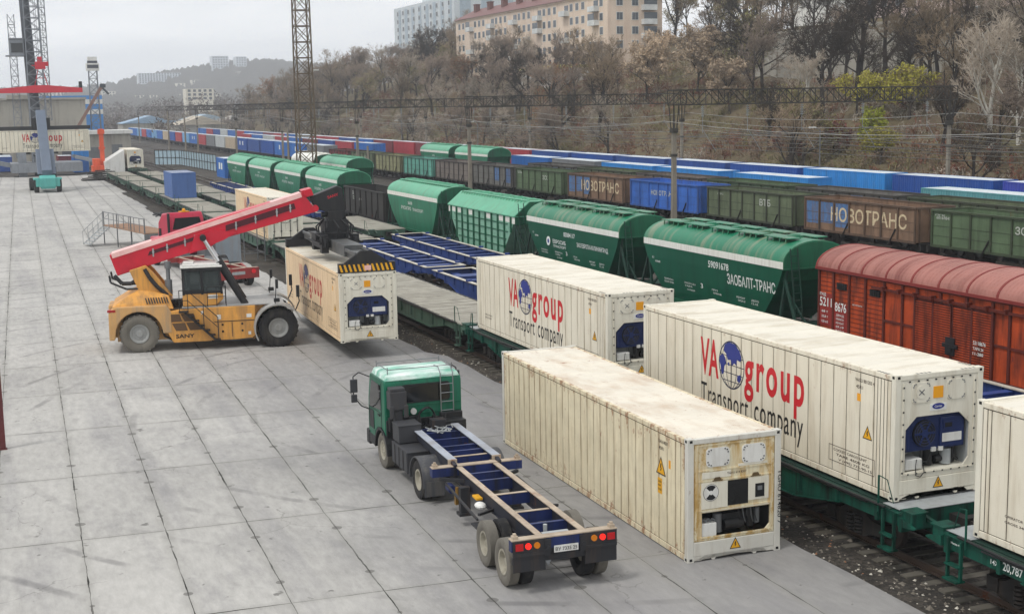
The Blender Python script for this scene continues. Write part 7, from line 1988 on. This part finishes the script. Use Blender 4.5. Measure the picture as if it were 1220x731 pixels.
for k in range(14):
    X = q.uniform(40, 330); Y = q.uniform(1350, 1640)
    far_block(X, Y, far_h(X, Y) + 1, q.uniform(10, 26), 12, q.uniform(5, 9), 'small hazy building on the slope of the far hill', q.choice((M_farwall, M_farwall2)), 3, 'small buildings on the far hill')
for k in range(5):
    X = -70 + k * 22 + q.uniform(-6, 6); Y = q.uniform(680, 800)
    far_block(X, Y, 0, q.uniform(12, 24), 14, q.uniform(12, 24), 'hazy grey town building behind the harbour crane', M_farwall2, 5, 'town buildings behind the harbour crane')
for k, (x, y, w, c, lb) in enumerate(((57, 560, 22, '86a0b8', 'long blue-roofed shed beyond the end of the container train'), (84, 600, 26, '8fa4b4', 'second blue-roofed shed beyond the container train'), (66, 470, 16, 'b5aa98', 'low cream depot building behind the far containers'), (88, 520, 20, 'a5a09a', 'low grey depot building behind the far containers'))):
    t = thing('depot_shed', lb, 'building', (x, y, 0)); b = MB(); b.box(0, w, 0, 20, -.2, 5); b.build('wall', M_conc, t); b = MB(); b.prism([(-.5, 5), (w + .5, 5), (w / 2, 8)], 'y', -.5, 20.5); b.build('roof', paint('shed_roof_' + c, hx(c), .6), t)

# ---------------------------------------------------------------- trees on the slope
def bark(nm, c, d): return paint(nm, hx(c), .9, var=.25, vscale=1.5, dirt=hx(d), damt=.6, dscale=1.0, objvar=.22)
def leaf(nm, c, v=.3): return paint(nm, hx(c), .9, var=v, vscale=.9, objvar=.26, spec=.15)
B_GREY = bark('grey_bark', '463e36', '241f1b'); B_DARK = bark('dark_bark', '3a332d', '221e1b'); B_BIRCH = bark('birch_bark', 'c3bfb4', '5a544c')
TW_GREY = leaf('grey_twigs', '9d9284', .3); TW_BROWN = leaf('brown_twigs', '84745f'); TW_DARK = leaf('dark_twigs', '463d34'); TW_MAUVE = leaf('mauve_twigs', '8b7d70')
LF_TAN = leaf('tan_dry_leaves', 'b8a48c'); LF_YEL = leaf('yellow_green_leaves', 'aca648'); LF_RUST = leaf('rust_dry_leaves', '8a5a3a'); LF_OLIVE = leaf('olive_leaves', '7d7a50'); LF_RED = leaf('red_brown_leaves', '6d4038'); LF_LIME = leaf('lime_leaves', 'a8b03a')
def bare_tree(seed, h, spread, trunk_m, twig_m, leaf_m=None, nleaf=0, fork=.3, dense=1.0, lean=0.0, rtrunk=.16, leafsize=.16):
    q = random.Random(seed); tb = MB(); cb = MB(); lfp = []
    def rv(): return Vector((q.gauss(0, 1), q.gauss(0, 1), q.gauss(0, 1))).normalized()
    def limb(p, d, L, r, lev):
        segs = 4 if lev < 2 else 3
        pts = [p]; rs = [r]; dd = d.copy()
        for i in range(segs):
            dd = (dd + rv() * (.16 + .07 * lev) + Vector((0, 0, .10 if lev else .05))).normalized()
            pts.append(pts[-1] + dd * (L / segs)); rs.append(r * (1 - .62 * (i + 1) / segs))
        if lev < 3:
            n = 6 if lev == 0 else (5 if lev == 1 else 4)
            for a, b_, ra, rb in zip(pts, pts[1:], rs, rs[1:]): (tb if lev < 3 else cb).cyl(a, b_, ra, rb, n, caps=False)
        else:
            for a, b_, ra, rb in zip(pts, pts[1:], rs, rs[1:]):
                cb.cyl(a, b_, max(ra, .022), max(rb, .013), 3, caps=False)
            if leaf_m: lfp.extend(pts[1:])
        if lev >= 4: return
        k = {0: 8, 1: 6, 2: 6, 3: 6}[lev]; k = max(2, int(round(k * (dense if lev > 0 else 1))))
        for i in range(k):
            t = q.uniform(fork if lev == 0 else .25, 1.0); f = t * segs; j = min(segs - 1, int(f))
            pp = pts[j].lerp(pts[j + 1], f - j); rr = rs[j] + (rs[j + 1] - rs[j]) * (f - j)
            ax = (pts[j + 1] - pts[j]).normalized()
            side = rv(); side = (side - ax * side.dot(ax)).normalized()
            ang = q.uniform(.45, 1.0) * spread
            nd = (ax * math.cos(ang) + side * math.sin(ang)).normalized()
            limb(pp, nd, L * q.uniform(.42, .68) * (1.1 - .25 * t), max(rr * .62, .012), lev + 1)
    limb(Vector((0, 0, -.4)), Vector((lean * .3, lean, 1)).normalized(), h * .62, h * rtrunk / 7, 0)
    mats = [twig_m]
    if leaf_m:
        mats.append(leaf_m)
        for i in range(nleaf):
            p = q.choice(lfp) + rv() * .28; s = leafsize * q.uniform(.6, 1.3); a = rv() * s; b2 = rv() * s
            cb.add([p - a, p + b2 * .5, p + a, p - b2 * .5], [(0, 1, 2, 3)], 1)
    return tb, cb, mats
protoT = {}
def tree_proto(kind):
    spec = {
        'g1': (1, 11, 1.0, B_GREY, TW_GREY), 'g2': (2, 12.5, .9, B_GREY, TW_BROWN), 'g3': (3, 10, 1.1, B_GREY, TW_MAUVE), 'g4': (4, 13, .85, B_DARK, TW_BROWN), 'g5': (5, 9, 1.15, B_GREY, TW_GREY), 'g6': (6, 11.5, 1.0, B_DARK, TW_MAUVE), 'g7': (17, 12, .95, B_GREY, TW_GREY),
        'd1': (7, 13, 1.15, B_DARK, TW_DARK), 'd2': (8, 12, 1.25, B_DARK, TW_DARK),
        'o1': (9, 10, 1.05, B_GREY, TW_BROWN, LF_OLIVE, 2600), 'o2': (18, 11, 1.0, B_DARK, TW_BROWN, LF_RUST, 1300),
        't1': (10, 8.5, 1.2, B_GREY, TW_GREY, LF_TAN, 9000), 'y1': (11, 8, 1.2, B_GREY, TW_BROWN, LF_YEL, 5500), 'l1': (12, 5.0, 1.3, B_GREY, TW_BROWN, LF_LIME, 4200), 'r1': (13, 5.0, 1.35, B_DARK, TW_DARK, LF_RED, 4200),
        'b1': (14, 13, .75, B_BIRCH, TW_GREY), 's1': (15, 13, 1.1, B_DARK, TW_BROWN, LF_OLIVE, 1600)}[kind]
    return bare_tree(*spec)
TL = {'g1': 'bare grey tree on the wooded slope, wide fine-twigged crown', 'g2': 'bare brown-twigged tree on the wooded slope, tall narrow crown', 'g3': 'bare mauve-grey tree on the wooded slope, low broad crown', 'g4': 'bare dark-trunked brown tree on the wooded slope', 'g5': 'small bare grey tree on the wooded slope', 'g6': 'bare dark-trunked mauve tree on the wooded slope', 'g7': 'tall bare pale grey tree on the wooded slope',
      'd1': 'tall black-limbed bare tree on the wooded slope', 'd2': 'spreading black-limbed bare tree on the wooded slope', 'o1': 'tree with thin olive leaves on the wooded slope', 'o2': 'tree with sparse rusty leaves on the wooded slope', 't1': 'rounded tan tree with dry feathery crown on the slope', 'y1': 'yellow-green leafy tree on the slope', 'l1': 'lime green leafy shrub-like tree on the slope', 'r1': 'low red-brown leafy bush-like tree at the slope foot', 'b1': 'white-barked birch on the slope', 's1': 'tree'}
def plant(kind, x, y, s=1.0, label=None, z=None, rz=None):
    q = random.Random(int(x * 31 + y * 17)); rz = q.uniform(0, 6.28) if rz is None else rz
    z = hill_h(x, y) - .1 if z is None else z
    lb = label or TL[kind]; gp = None if label else 'trees: ' + TL[kind]
    if kind not in protoT:
        t = thing('tree', lb, 'tree', (x, y, z), rz, gp)
        tb, cb, mats = tree_proto(kind)
        sp_ = {'g1': B_GREY}.get(kind)
        trunk_m = {'d1': B_DARK, 'd2': B_DARK, 'g4': B_DARK, 'g6': B_DARK, 'o2': B_DARK, 'r1': B_DARK, 's1': B_DARK, 'b1': B_BIRCH}.get(kind, B_GREY)
        tb.build('trunk', trunk_m, t, smooth=True); cb.build('crown', mats, t)
        protoT[kind] = t
    else:
        t = copy_tree(protoT[kind], (x, y, z), rz, label=lb)
        if gp: t['group'] = gp
        elif 'group' in t: del t['group']
    t.scale = (s, s, s * q.uniform(.92, 1.1))
    return t
q = random.Random(77)
specials = [('s1', 100, 358.6, 1.25, 'tall tree with thin yellowish leaves on the skyline, left of the blue-white tower'), ('d1', 121, 366, 1.75, 'large dark-limbed tree in front of the blue-white tower'), ('d2', 127, 372, 1.35, 'dark-limbed tree just left of the large one before the blue-white tower'),  # most tree spots worked out beforehand from image pixels at a chosen distance
    ('t1', 108, 190.6, 1.25, 'rounded tan tree with dry feathery crown, right above the nearest gantry end'), ('t1', 104, 200.2, 1.15, 'rounded tan tree left of two others above the gantry'), ('t1', 100, 166.9, 1.0, 'smaller rounded tan tree right of two others above the gantry'), ('t1', 114, 215, 1.1, 'rounded tan tree high on the slope under the peach building'),
    ('y1', 100, 137.3, 1.0, 'yellow-green leafy tree behind the gantry, left one'), ('y1', 101, 129.0, 1.1, 'yellow-green leafy tree behind the gantry, right one'), ('l1', 96, 128.0, 1.0, 'lime green leafy small tree behind the gantry, between two yellow-green ones'), ('y1', 90, 119.5, .75, 'yellow-green leafy tree below the gantry at the slope foot'),
    ('r1', 90, 137.0, 1.1, 'low red-brown bush below the gantry, left one'), ('r1', 93, 132, 1.0, 'low red-brown bush below the gantry, right one'),
    ('b1', 95, 108.1, 1.1, 'white-barked birch with leaning trunks at the right edge'), ('b1', 96, 105.5, .9, 'second white-barked birch at the right edge'), ('b1', 95, 140.9, .8, 'slim white-barked birch behind the gantry middle'),
    ('d2', 112, 160, 1.0, 'spreading black-limbed tree in front of the retaining wall, left one'), ('d1', 112, 143.6, 1.0, 'tall black-limbed tree in front of the retaining wall, right one'), ('d1', 104, 130, .95, 'black-limbed tree near the right edge before the retaining wall'), ('d2', 118, 190, 1.1, 'spreading black-limbed tree at the left end of the retaining wall')]
for k_, (x_, y_, s_) in enumerate(((129.5, 150, .8), (130, 158, .95), (129.5, 168, .85), (130.5, 176, 1.0), (129.5, 187, .9), (130, 197, 1.0), (131, 141, .9), (131, 208, 1.1))):
    specials.append((('d1', 'g4', 'd2', 'g2')[k_ % 4], x_, y_, s_, 'dark bare tree on top of the retaining wall, %s from the right' % ('second', 'third', 'fourth', 'fifth', 'sixth', 'seventh', 'first', 'eighth')[k_]))
for a in specials: plant(*a)
GREYS = ['g1', 'g2', 'g3', 'g4', 'g5', 'g6', 'g7']
taken = [(a[1], a[2]) for a in specials]
cnt = 0; tries = 0
while cnt < 270 and tries < 20000:
    tries += 1
    x = 81 + 80 * q.random() ** 1.1; y = 82 + 440 * q.random() ** 1.1
    r_ = x / y
    if r_ < .155 or r_ > .98: continue
    if 116 < x < 142 and 135 < y < 215: continue
    if any(abs(r_ - a[1] / a[2]) < .028 and .62 * a[2] < y < a[2] for a in specials if a[0][0] in 'tyls'): continue
    if 123 < x < 143 and 255 < y < 362: continue
    if 108 < x < 122 and 245 < y < 280: continue
    low_ = .45 < r_ < .58 and x > 100 and y < 262
    if r_ > .6 and 98 < x < 118 and q.random() < .35: continue
    if x > 150 and y < 330: continue
    md = 3.0 + y * .006
    if any((x - a) ** 2 + (y - b) ** 2 < md * md for a, b in taken): continue
    if x < 92 and y < 250 and q.random() < .45: continue
    taken.append((x, y)); cnt += 1
    u = q.random()
    k = q.choice(['d1', 'd2', 'g4', 'g4', 'g6', 'g2', 'd1', 'g7']) if r_ > .45 and u < .6 else q.choice(GREYS) if u < .86 else q.choice(['o1', 'o1', 'o2', 'g3', 'd1', 'd2'])
    plant(k, x, y, q.uniform(.9, 1.4) * (1.0 if x > 95 else .75) * (.62 if low_ else (1.06 if .42 < r_ < .6 else 1.0)))
# scrub and dry undergrowth on the slope
def scrub():
    b = MB(); q = random.Random(4)
    for i in range(9000):
        x = 79 + 48 * q.random() ** 1.3; y = 70 + 330 * q.random() ** 1.2
        if not .17 < x / y < 1.0: continue
        if 116 < x < 126 and y < 215: continue
        z = hill_h(x, y); c = math.sin(x * .19 + 1) * math.sin(y * .083) + q.uniform(-.6, .6); mi = 0 if c > .35 else (1 if c > -.2 else (2 if c > -.7 else 3))
        s = q.uniform(.5, 1.9)
        for k in range(9):
            a = q.uniform(0, 6.28); el = q.uniform(.3, 1.3); L = s * q.uniform(.6, 1.2)
            d = Vector((math.cos(a) * math.cos(el), math.sin(a) * math.cos(el), math.sin(el))) * L
            p = Vector((x + q.uniform(-.5, .5), y + q.uniform(-.5, .5), z)); w = Vector((-math.sin(a), math.cos(a), 0)) * .05
            b.add([p - w, p + w, p + d], [(0, 1, 2)], mi)
            for e in range(3):
                pp = p + d * q.uniform(.4, 1); r2 = Vector((q.uniform(-1, 1), q.uniform(-1, 1), q.uniform(-.4, 1))) * .28
                b.add([pp, pp + r2, pp + r2 * .5 + Vector((.06, -.05, .1))], [(0, 1, 2)], mi)
    o = b.build('undergrowth', [leaf('scrub_olive', '736d4c'), leaf('scrub_brown', '7a6856'), leaf('scrub_redbrown', '734a3c'), leaf('scrub_grey', '9a9184')]); o['kind'] = 'stuff'
scrub()
# far wood between the yard and the far hills, one hazy mass
def far_wood():
    b = MB(); q = random.Random(8)
    for i in range(900):
        Y = q.uniform(430, 1250); r_ = q.uniform(.03, .26); x = r_ * Y
        if r_ > .15 and Y < 640: continue
        if r_ < .10 and Y < 560: continue
        if r_ < .125 and Y < 600 : continue
        h = q.uniform(5, 10) + (4 if Y > 800 else 0); z0 = -.2 if x < 78 or Y > 960 else hill_h(x, min(Y, 950))
        if Y > 950: z0 = far_h(x, Y)
        for k in range(34):
            a = q.uniform(0, 6.28); rr_ = q.random() * h * .42; t = q.random()
            p = Vector((x + rr_ * math.cos(a), Y + rr_ * math.sin(a), z0 + h * (.15 + .85 * t) * (1 - .3 * rr_ / (h * .42))))
            s = .55 + Y * .0007
            b.add([p, p + Vector((q.uniform(-s, s), q.uniform(-s, s), q.uniform(-s * .4, s * 1.6))), p + Vector((q.uniform(-s, s), q.uniform(-s, s), q.uniform(-s * .3, s)))], [(0, 1, 2)], 0 if q.random() < .7 else 1)
    for i in range(1500):
        Y = q.uniform(1300, 1930); r_ = q.uniform(.0, .30); x = r_ * Y; z0 = far_h(x, Y)
        for k in range(9):
            p = Vector((x + q.uniform(-14, 14), Y + q.uniform(-10, 10), z0 - 1)); s = q.uniform(3, 7)
            b.add([p + Vector((-s, 0, 0)), p + Vector((s, 0, 0)), p + Vector((q.uniform(-s, s), 0, s * q.uniform(.8, 1.5)))], [(0, 1, 2)], 2)
    o = b.build('far_wood', [leaf('far_wood_brown', '6a5e55'), leaf('far_wood_grey', '77706a'), leaf('far_wood_hazed', '98948f')]); o['kind'] = 'stuff'  # palest tone has the haze of the far hill painted in
far_wood()

# ---------------------------------------------------------------- air: pale haze around everything
hz = MB(); hz.box(-2500, 2500, -320, 3200, -14, 130)
hm_ = bpy.data.materials.new('air_haze'); hm_.use_nodes = True
hn, hl = hm_.node_tree.nodes, hm_.node_tree.links
hn.clear()
ho = hn.new('ShaderNodeOutputMaterial'); pv = hn.new('ShaderNodeVolumePrincipled')
pv.inputs['Color'].default_value = (.88, .93, 1.0, 1); pv.inputs['Density'].default_value = 0.00032; pv.inputs['Anisotropy'].default_value = 0.2
hl.new(pv.outputs[0], ho.inputs['Volume'])
hm_.cycles.homogeneous_volume = True
o = hz.build('haze', hm_); o['kind'] = 'stuff'
